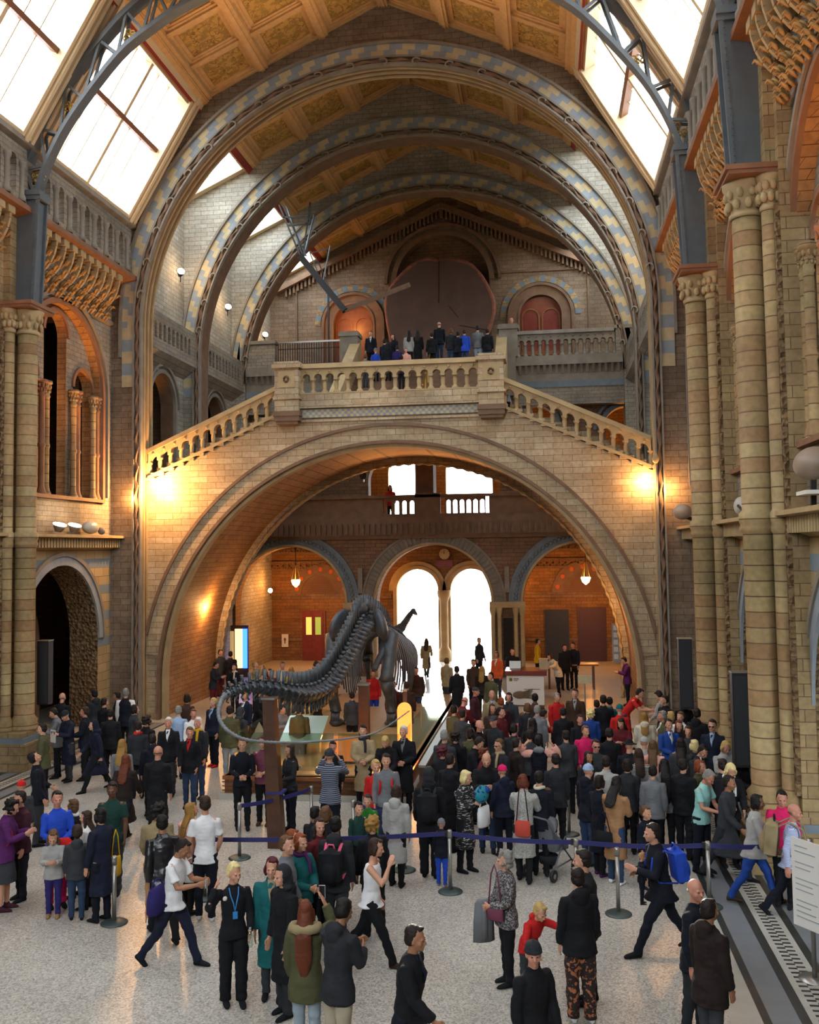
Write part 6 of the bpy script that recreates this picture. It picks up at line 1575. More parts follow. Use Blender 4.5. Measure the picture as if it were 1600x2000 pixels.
# (u, v of the crown of the head, height, heading, pose, hair, hair colour, top, colour, legs, colour, skin, label, options)
G1 = 'visitors in the foreground'
A(G1,
 (458, 1684, 1.68, 28, 'neck', 'spiky', 'h_pale', 'shirt', 'black', 'wide', 'black', 0, 'short platinum haired staff member in black, hand on neck, holding a water bottle', dict(k='staff', scarf=None)),
 (366, 1640, 1.76, 82, 'walkphone', 'short', 'h_dark', 'tee', 'white', 'trousers', 'navy', 2, 'person in white t-shirt with blue bag striding right, looking down at a phone', dict(k='bluebag')),
 (400, 1552, 1.80, 195, 'relaxed', 'short', 'h_brown', 'tee', 'white', 'trousers', 'dnavy', 0, 'tall person in plain white t-shirt seen from behind, black trousers, carrying white bag', dict(sh='white', k='wbag')),
 (373, 1566, 1.66, 160, 'turned', 'straight', 'h_gold', 'shirt', 'lpink', 'trousers', 'black', 0, 'person with long ginger blond hair and pale pink top beside the white t-shirt', {}),
 (316, 1589, 1.78, 215, 'walk', 'short', 'h_black', 'jacket', 'leather', 'trousers', 'black', 2, 'dark haired person in shiny black leather jacket walking away', {}),
 (309, 1566, 1.76, 200, 'walk2', 'curly', 'h_black', 'jacket', 'khaki', 'trousers', 'camel', 2, 'person in khaki jacket and tan trousers behind the leather jacket', dict(sh='white')),
 (531, 1673, 1.70, 8, 'stand', 'bob', 'h_bur', 'coat', 'teal', 'trousers', 'dgrey', 0, 'person with dark red hair in long teal cardigan, looking ahead', dict(shirt='beige')),
 (551, 1688, 1.74, 318, 'stand', 'hood', 'char', 'coat_hood', 'black', 'wide', 'char', 0, 'person in black hood and long black coat beside the teal cardigan', {}),
 (597, 1757, 1.70, 182, 'raise', 'waist', 'h_auburn', 'parka', 'olive', 'trousers', 'ljeans', 0, 'person with waist long auburn hair and fur hood raising a phone, black boots', dict(sh='boot_black', k='phone', w=.97)),
 (678, 1752, 1.82, 150, 'phone', 'short', 'h_black', 'jacket_hood', 'char', 'trousers', 'stone', 2, 'person in dark hooded jacket and pale beige trousers, back to us at the bottom', {}),
 (560, 1630, 1.74, 95, 'turned', 'short', 'h_lbrown', 'jacket', 'grey', 'trousers', 'dgrey', 0, 'brown haired person in grey jacket turned right behind the dark red hair', {}),
 (587, 1626, 1.68, 60, 'clasp', 'bob', 'h_red', 'jacket', 'teal', 'trousers', 'violet', 0, 'red haired person in teal jacket and purple scarf with arms folded', dict(scarf='purple')),
 (573, 1618, 1.66, 90, 'stand', 'short', 'h_red', 'jacket', 'brown', 'trousers', 'black', 0, 'person with bright ginger hair mostly hidden behind the grey jacket', {}),
 (656, 1592, 1.78, 178, 'stand', 'short', 'h_black', 'jacket_hood', 'char', 'trousers', 'dgrey', 2, 'person in black jacket with pink trimmed black backpack, back to us', dict(k='pinkpack')),
 (624, 1596, 1.66, 60, 'turned', 'straight', 'h_brown', 'jacket', 'maroon', 'trousers', 'black', 0, 'person with long dark hair and wine red jacket beside the pink trimmed backpack', {}),
 (737, 1636, 1.70, 85, 'eat', 'bob', 'h_brown', 'tank', 'white', 'trousers', 'black', 0, 'bare armed person in white sleeveless top striding right, hand at mouth', dict(sh='brown')),
 (812, 1805, 1.80, 78, 'walk', 'short', 'h_dark', 'coat', 'black', 'trousers', 'dnavy', 2, 'person in long black overcoat and blue shirt walking right, cut by the bottom edge', dict(shirt='navy')),
 (985, 1660, 1.68, 292, 'clasp', 'curly', 'h_grey', 'jacket', 'p_tweed', 'trousers', 'black', 0, 'grey haired person in tweed jacket with small pink bag, facing left', dict(k='pinkbag')),
 (1058, 1765, 1.18, 35, 'reach', 'short', 'h_blond', 'jacket_hood', 'red', 'trousers', 'dgrey', 0, 'small fair haired child in bright red hoodie leaning over with an arm out', dict(c=1)),
 (1041, 1836, 1.66, 40, 'turned', 'beanie', 'char', 'jacket', 'black', 'trousers', 'black', 1, 'person in dark cap and black coat holding something pink at the bottom edge', dict(k='pinkball')),
 (1127, 1692, 1.72, 200, 'stand', 'short', 'h_dark', 'jacket_hood', 'black', 'wide', 'p_floral', 0, 'person in black jacket and patterned brown trousers, back to us', dict(sh='white')),
 (1137, 1657, 1.82, 265, 'stand', 'short', 'h_dark', 'jacket', 'char', 'trousers', 'black', 0, 'bearded dark haired person looking left behind the patterned trousers', {}),
 (1273, 1606, 1.82, 285, 'stride', 'short', 'h_dark', 'jacket', 'dnavy', 'trousers', 'dnavy', 0, 'person in dark clothes striding left with a baby and bright blue backpack', dict(k='bluepack')),
 (1357, 1714, 1.76, 62, 'turned', 'bald', 'h_grey', 'jacket', 'dnavy', 'trousers', 'char', 1, 'bald person with glasses and dark navy coat, facing right at bottom right', {}),
 (1386, 1753, 1.74, 128, 'stand', 'short', 'h_dark', 'parka', 'dbrown', 'trousers', 'dgrey', 2, 'dark haired person in very dark brown hooded coat, bottom right', {}),
)
G2 = 'visitors waiting on the left'
A(G2,
 (122, 1352, 1.78, 175, 'stand', 'bald', 'h_grey', 'jacket', 'black', 'trousers', 'black', 0, 'bald person in black with back turned, far left near the loudspeaker', {}),
 (184, 1346, 1.78, 240, 'stand', 'short', 'h_black', 'jacket_hood', 'char', 'trousers', 'black', 0, 'black haired person in charcoal jacket by the far left pier', {}),
 (246, 1343, 1.80, 190, 'stand', 'short', 'h_grey', 'jacket', 'dnavy', 'trousers', 'black', 0, 'person in dark padded vest over white sleeves near the far left pier', dict(k='vest')),
 (228, 1350, 1.70, 280, 'stand', 'short', 'h_black', 'jacket', 'black', 'trousers', 'black', 2, 'black haired person just left of the padded vest', {}),
 (100, 1383, 1.72, 300, 'phone', 'short', 'h_dark', 'jacket', 'grey', 'trousers', 'black', 0, 'person in grey top reading in the far left group', {}),
 (124, 1388, 1.72, 330, 'phone', 'beanie', 'char', 'coat', 'navy', 'trousers', 'dgrey', 0, 'person in dark beanie and navy coat holding a white paper, far left', dict(k='paper')),
 (165, 1379, 1.76, 290, 'clasp', 'short', 'h_brown', 'jacket', 'dnavy', 'trousers', 'black', 1, 'brown haired person in dark navy jacket behind the hooded navy coat', {}),
 (182, 1405, 1.70, 310, 'walk', 'hood', 'navy', 'coat_hood', 'navy', 'trousers', 'black', 0, 'person in hooded navy coat and black tights walking left, holding a camera', dict(k='camera')),
 (82, 1411, 1.76, 290, 'stand', 'short', 'h_dark', 'jacket', 'olive', 'trousers', 'dnavy', 0, 'person in grey green coat beside the left pier plinth', {}),
 (216, 1383, 1.72, 200, 'stand', 'short', 'h_dark', 'jacket', 'black', 'trousers', 'black', 0, 'person in black jacket right of the brown haired one, far left crowd', {}),
 (239, 1442, 1.66, 185, 'stand', 'straight', 'h_gold', 'shirt', 'grey', 'trousers', 'dnavy', 0, 'person with long fair hair and slate grey top, back to us', {}),
 (247, 1472, 1.70, 178, 'walk', 'straight', 'h_auburn', 'coat', 'dbrown', 'trousers', 'black', 0, 'person with long auburn hair in long dark coat walking away', {}),
 (309, 1455, 1.80, 182, 'stand', 'bald', 'h_lbrown', 'coat', 'black', 'trousers', 'black', 1, 'bald broad shouldered person in long black coat walking away', dict(w=1.06)),
 (329, 1400, 1.76, 10, 'stand', 'short', 'h_white', 'jacket', 'black', 'trousers', 'dgrey', 1, 'white haired person in black jacket over white collar, left of the red zip', dict(shirt='white')),
 (371, 1419, 1.72, 5, 'relaxed', 'short', 'h_lbrown', 'jacket', 'black', 'trousers', 'jeans', 1, 'person in black jacket with red zip and jeans facing us', dict(shirt='red')),
 (386, 1400, 1.78, 350, 'stand', 'short', 'h_white', 'jacket', 'char', 'trousers', 'jeans', 1, 'white haired person with a flash of yellow collar behind the red zip', dict(scarf='yellow')),
 (349, 1377, 1.74, 185, 'stand', 'short', 'h_grey', 'shirt', 'lblue', 'trousers', 'dnavy', 0, 'grey haired person in light blue shirt seen from behind', {}),
 (366, 1354, 1.72, 170, 'stand', 'bob', 'h_dark', 'shirt', 'brown', 'trousers', 'black', 0, 'dark haired person in brown farther back, above the light blue shirt', {}),
 (378, 1384, 1.66, 30, 'stand', 'short', 'h_lbrown', 'shirt', 'white', 'trousers', 'black', 1, 'person in white shirt peeking between the white haired heads', {}),
 (416, 1362, 1.74, 335, 'stand', 'short', 'h_blond', 'jacket', 'navy', 'trousers', 'dnavy', 0, 'fair haired person in blue jacket and red shoes left of the tail loop', dict(sh='red', shirt='lblue')),
 (270, 1407, 1.70, 200, 'stand', 'short', 'h_dark', 'jacket', 'char', 'trousers', 'black', 0, 'person with a touch of red scarf in the dark left crowd', dict(scarf='red')),
 (288, 1396, 1.74, 160, 'stand', 'curly', 'h_dark', 'jacket', 'black', 'trousers', 'black', 0, 'curly dark haired person in black, middle of the dark left crowd', {}),
 (298, 1432, 1.70, 220, 'turned', 'short', 'h_dark', 'jacket_hood', 'dnavy', 'trousers', 'black', 0, 'hooded navy person directly behind the bald black coat', {}),
 (205, 1362, 1.70, 150, 'stand', 'short', 'h_dark', 'jacket', 'black', 'trousers', 'black', 0, 'dark haired person in black between charcoal jacket and padded vest', {}),
 (264, 1375, 1.70, 130, 'stand', 'bob', 'h_dark', 'jacket', 'dgrey', 'trousers', 'black', 0, 'person in dark grey under the padded vest, face hidden', {}),
 (60, 1469, 1.76, 120, 'lookup', 'short', 'h_black', 'jacket', 'dnavy', 'trousers', 'dgrey', 0, 'dark haired person looking up by the left plinth, navy top', {}),
 (42, 1523, 1.50, 200, 'stand', 'beanie', 'red', 'jacket', 'dgrey', 'trousers', 'black', 0, 'person in bright red knitted hat at the left edge', {}),
 (38, 1544, 1.74, 330, 'stand', 'short', 'h_dark', 'jacket', 'wine', 'trousers', 'black', 1, 'person with glasses and dark plum jacket behind the purple top', {}),
 (30, 1560, 1.66, 110, 'phone', 'curly', 'h_black', 'jacket', 'purple', 'skirt', 'dgrey', 0, 'curly haired person in purple jacket and dark skirt with black backpack, left edge', dict(k='blackpack', sh='wine')),
 (112, 1543, 1.76, 40, 'clasp', 'short', 'h_dark', 'shirt', 'rblue', 'trousers', 'hpink', 1, 'person in royal blue jumper and crimson trousers holding a red coat', dict(k='redcoat')),
 (143, 1559, 1.62, 290, 'turned', 'bob', 'h_lbrown', 'jacket', 'black', 'trousers', 'dgrey', 0, 'brown haired person with white scarf right of the royal blue jumper', dict(scarf='white')),
 (168, 1582, 1.50, 280, 'stand', 'straight', 'h_brown', 'jacket', 'white', 'trousers', 'black', 0, 'young person with long brown hair and white jacket by the navy coat', {}),
 (195, 1576, 1.66, 250, 'stand', 'bob', 'h_black', 'coat', 'navy', 'trousers', 'dnavy', 0, 'black haired person in long navy coat with yellow bag, left group', dict(k='yellowbag')),
 (219, 1526, 1.78, 15, 'stand', 'short', 'h_black', 'tee', 'dgreen', 'trousers', 'dgrey', 3, 'person in dark green polo shirt standing alone behind the left group', {}),
 (103, 1622, 1.22, 20, 'phone', 'straight', 'h_lbrown', 'jacket', 'lgrey', 'trousers', 'violet', 0, 'small child in pale grey coat and tan boots in the left group', dict(c=1, sh='tan')),
 (151, 1609, 1.34, 205, 'stand', 'short', 'h_brown', 'jacket_hood', 'dgrey', 'trousers', 'jeans', 0, 'boy in grey hooded top and blue jeans, back to us, left group', dict(c=1)),
)
G3 = 'visitors around the skeleton'
A(G3,
 (473, 1440, 1.78, 20, 'clasp', 'short', 'h_lbrown', 'shirt', 'dnavy', 'trousers', 'black', 0, 'person all in black just left of the plum t-shirt', {}),
 (514, 1436, 1.76, 0, 'clasp', 'short', 'h_brown', 'tee', 'plum', 'trousers', 'black', 0, 'person in plum t-shirt and brown boots beside the timber post', dict(sh='brown')),
 (566, 1453, 1.66, 315, 'clasp', 'straight', 'h_brown', 'shirt', 'char', 'trousers', 'dnavy', 0, 'brown haired person right of the timber post with cream bag on arm', dict(k='creambag')),
 (643, 1462, 1.78, 182, 'photo', 'beanie', 'dgrey', 'jacket', 'p_fair', 'trousers', 'dnavy', 0, 'person in grey beanie and nordic patterned jumper taking a photo', {}),
 (650, 1447, 1.60, 10, 'stand', 'short', 'h_black', 'jacket', 'black', 'trousers', 'black', 1, 'black haired person in black hidden behind the nordic jumper', {}),
 (709, 1415, 1.78, 8, 'clasp', 'short', 'h_black', 'coat', 'beige', 'trousers', 'dnavy', 0, 'young dark haired person in beige trench coat with dark scarf', dict(scarf='char')),
 (788, 1416, 1.80, 355, 'clasp', 'short', 'h_white', 'coat', 'black', 'trousers', 'black', 0, 'grey haired elder in long black overcoat facing us, hands clasped', dict(shirt='grey')),
 (750, 1440, 1.68, 350, 'lookdown', 'short', 'h_blond', 'jacket', 'black', 'trousers', 'black', 0, 'fair haired person in black looking down beside the elder in overcoat', {}),
 (754, 1471, 1.78, 8, 'stand', 'short', 'h_dark', 'shirt', 'grey', 'trousers', 'jeans', 0, 'person in grey jumper wearing a backpack with red straps, facing us', dict(k='redstraps')),
 (734, 1483, 1.50, 20, 'stand', 'short', 'h_blond', 'jacket', 'red', 'trousers', 'dnavy', 0, 'fair haired child in red jacket behind the grey jumper', dict(c=1)),
 (718, 1551, 1.30, 0, 'stand', 'short', 'h_brown', 'shirt', 'green', 'trousers', 'jeans', 0, 'boy in bright green top facing us', dict(c=1)),
 (701, 1565, 1.25, 30, 'stand', 'short', 'h_black', 'shirt', 'dgreen', 'trousers', 'black', 0, 'small black haired child beside the boy in green', dict(c=1)),
 (774, 1531, 1.62, 172, 'stand', 'bob', 'h_brown', 'coat_hood', 'lgrey', 'trousers', 'black', 0, 'brown haired person in pale grey hooded coat and black boots, back to us', dict(sh='boot_black')),
 (838, 1497, 1.80, 180, 'stand', 'hood', 'char', 'parka', 'black', 'wide', 'black', 0, 'person in black hooded coat with black backpack, back to us, centre', dict(k='blackpack2')),
 (617, 1573, 1.60, 150, 'stand', 'short', 'h_black', 'jacket', 'black', 'trousers', 'black', 2, 'black haired head behind the long dark hair, left of fair hair', {}),
 (637, 1572, 1.66, 170, 'stand', 'bob', 'h_lbrown', 'jacket', 'navy', 'trousers', 'black', 0, 'light brown haired person in blue jacket behind the pink trimmed backpack', {}),
 (727, 1592, 1.66, 215, 'turned', 'curly', 'h_gold', 'jacket', 'black', 'trousers', 'black', 0, 'person with curly golden hair in black jacket near the boy in green', {}),
 (862, 1598, 1.04, 180, 'stand', 'beanie', 'grey', 'jacket_hood', 'dnavy', 'trousers', 'rblue', 0, 'toddler in grey beanie, red hood and bright blue trousers by the stanchion', dict(c=1, sh='tan', k='redhood')),
 (913, 1504, 1.70, 60, 'carry', 'bob', 'h_pale', 'coat', 'p_slash', 'trousers', 'black', 0, 'blond person in black and white flecked coat with teal bundle and white bag', dict(k='bundle')),
 (950, 1471, 1.80, 5, 'phone', 'bald', 'h_brown', 'jacket', 'black', 'trousers', 'jeans', 0, 'bald person in black jacket and jeans reading a leaflet, facing us', dict(k='leaflet')),
 (1020, 1511, 1.70, 172, 'push', 'bob', 'h_auburn', 'coat', 'p_knit', 'trousers', 'black', 0, 'person in long pale knitted coat with coral bag pushing a pushchair', dict(k='coralbag')),
 (1067, 1538, 1.36, 290, 'turned', 'short', 'h_lbrown', 'jacket', 'navy', 'trousers', 'black', 0, 'fair boy in navy top behind the pushchair', dict(c=1)),
 (555, 1377, 1.60, 60, 'phone', 'short', 'h_black', 'jacket', 'grey', 'trousers', 'khaki', 0, 'black haired person in grey jacket right of the timber post top', {}),
 (585, 1374, 1.72, 190, 'stand', 'short', 'h_dark', 'jacket', 'olive', 'trousers', 'dgrey', 0, 'person in dark olive jacket near the slanted display board', {}),
 (471, 1380, 1.68, 150, 'stand', 'hood', 'dgrey', 'jacket_hood', 'dgrey', 'trousers', 'jeans', 0, 'person in dark grey hood inside the tail loop', {}),
 (449, 1377, 1.74, 190, 'stand', 'short', 'h_dark', 'jacket', 'olive', 'trousers', 'ljeans', 0, 'person in olive jacket and light jeans inside the tail loop', {}),
 (478, 1350, 1.74, 330, 'stand', 'short', 'h_gold', 'jacket', 'navy', 'trousers', 'maroon', 0, 'person in navy jacket over white shirt behind the tail loop', dict(shirt='white')),
 (510, 1342, 1.70, 70, 'walk', 'short', 'h_dark', 'jacket', 'black', 'trousers', 'black', 0, 'person in black walking right behind the tail curve', {}),
 (729, 1308, 1.66, 5, 'stand', 'short', 'h_dark', 'jacket', 'red', 'trousers', 'rblue', 0, 'person in red and blue seen between the skeleton hind legs', {}),
 (688, 1350, 1.60, 185, 'stand', 'short', 'h_dark', 'jacket', 'dgrey', 'trousers', 'black', 0, 'person in dark grey under the skeleton hips', {}),
 (622, 1345, 1.66, 120, 'stand', 'short', 'h_dark', 'jacket', 'black', 'trousers', 'dgrey', 0, 'dark dressed person below the skeleton tail bend', {}),
)
G4 = 'visitors far back by the entrance'
A(G4,
 (431, 1268, 1.76, 60, 'stand', 'short', 'h_brown', 'jacket', 'dgrey', 'trousers', 'maroon', 1, 'brown haired person in dark grey at the left entrance arch pier', {}),
 (450, 1271, 1.74, 210, 'stand', 'short', 'h_black', 'jacket', 'black', 'trousers', 'black', 0, 'black haired person in black in front of the lit display case', {}),
 (425, 1292, 1.70, 90, 'phone', 'short', 'h_dark', 'jacket', 'char', 'trousers', 'maroon', 1, 'person in charcoal and rust trousers at the far left arch edge', {}),
 (458, 1296, 1.66, 350, 'clasp', 'short', 'h_dark', 'jacket', 'black', 'trousers', 'black', 0, 'person with cream scarf below the lit display case', dict(scarf='cream')),
 (497, 1291, 1.74, 90, 'photo', 'short', 'h_gold', 'jacket', 'khaki', 'trousers', 'black', 0, 'person in khaki raising hands to photograph, right of the blue neon', {}),
 (527, 1306, 1.64, 0, 'stand', 'straight', 'h_dark', 'jacket', 'maroon', 'trousers', 'black', 0, 'dark haired person in maroon above the tail curve', {}),
 (552, 1292, 1.76, 20, 'stand', 'short', 'h_lbrown', 'tee', 'cream', 'trousers', 'khaki', 1, 'fair person in cream shirt between maroon and yellow tops', {}),
 (569, 1302, 1.70, 200, 'stand', 'bob', 'h_gold', 'jacket', 'yellow', 'trousers', 'black', 0, 'person in mustard yellow above the tail', {}),
 (621, 1291, 1.76, 90, 'phone', 'short', 'h_brown', 'jacket', 'olive', 'trousers', 'dgrey', 0, 'person in olive green jacket just left of the skeleton hips', {}),
 (792, 1247, 1.76, 0, 'stand', 'short', 'h_brown', 'coat', 'brown', 'trousers', 'black', 0, 'silhouette in a long brown coat under the skeleton neck', {}),
 (833, 1246, 1.72, 180, 'walk', 'straight', 'h_brown', 'coat', 'khaki', 'trousers', 'dgrey', 0, 'silhouette with long hair in the left daylight doorway', {}),
 (813, 1302, 1.74, 0, 'walk', 'short', 'h_brown', 'jacket', 'brown', 'trousers', 'jeans', 0, 'backlit person in brown jacket walking towards us in the bright streak', dict(shirt='maroon')),
 (768, 1330, 1.66, 0, 'stand', 'short', 'h_brown', 'jacket', 'maroon', 'trousers', 'brown', 0, 'backlit person in reddish clothes beside the skeleton right leg', {}),
 (795, 1330, 1.70, 180, 'stand', 'short', 'h_brown', 'coat', 'brown', 'trousers', 'dgrey', 0, 'backlit person in brown coat with back turned near the plinth end', {}),
 (936, 1245, 1.74, 60, 'turned', 'short', 'h_dark', 'jacket', 'char', 'trousers', 'black', 0, 'dark figure against the right daylight doorway', {}),
 (970, 1272, 1.72, 330, 'stand', 'bob', 'h_lbrown', 'jacket', 'orange', 'trousers', 'dgrey', 1, 'person with orange sleeves left of the reception desk', dict(shirt='white')),
 (1001, 1265, 1.80, 10, 'stand', 'short', 'h_dark', 'jacket', 'black', 'trousers', 'black', 0, 'attendant in black standing behind the laptop', {}),
 (873, 1284, 1.74, 150, 'stand', 'short', 'h_lbrown', 'jacket', 'khaki', 'trousers', 'dgrey', 0, 'person in khaki between the two daylight doorways', {}),
 (892, 1300, 1.72, 200, 'stand', 'short', 'h_dark', 'coat', 'black', 'trousers', 'black', 0, 'person in long black coat right of the bright floor streak', {}),
 (925, 1287, 1.72, 20, 'stand', 'short', 'h_brown', 'jacket', 'brown', 'trousers', 'black', 0, 'brown jacketed person in the middle distance below the right doorway', {}),
 (958, 1312, 1.74, 320, 'stand', 'short', 'h_dark', 'jacket', 'olive', 'trousers', 'black', 0, 'person in olive jacket just left of the white desk front', {}),
 (942, 1300, 1.66, 170, 'stand', 'straight', 'h_gold', 'jacket', 'dbrown', 'trousers', 'black', 0, 'person with long golden hair near the olive jacket, back turned', {}),
 (1072, 1276, 1.72, 300, 'reach', 'bob', 'h_brown', 'jacket', 'cream', 'trousers', 'black', 0, 'person in cream jacket bending with an arm out at the desk end', {}),
 (1051, 1247, 1.74, 90, 'stand', 'short', 'h_dark', 'jacket', 'yellow', 'trousers', 'black', 0, 'person with yellow jacket in front of the black vestibule door', {}),
 (1103, 1258, 1.74, 20, 'stand', 'short', 'h_dark', 'jacket', 'black', 'trousers', 'black', 1, 'person in black behind the wooden table, left of two', {}),
 (1119, 1254, 1.78, 340, 'stand', 'short', 'h_dark', 'jacket', 'dnavy', 'trousers', 'black', 1, 'person in dark navy behind the wooden table, right of two', {}),
 (1216, 1283, 1.68, 280, 'phone', 'short', 'h_dark', 'jacket', 'purple', 'trousers', 'dnavy', 0, 'person in violet jacket alone by the notice board', {}),
 (762, 947, 1.66, 0, 'stand', 'straight', 'h_dark', 'jacket', 'red', 'trousers', 'black', 0, 'person in red hood leaning on the first floor gallery balustrade', dict(z=6.9, y=42.25)),
)
G5 = 'visitors in the dense queue on the right'
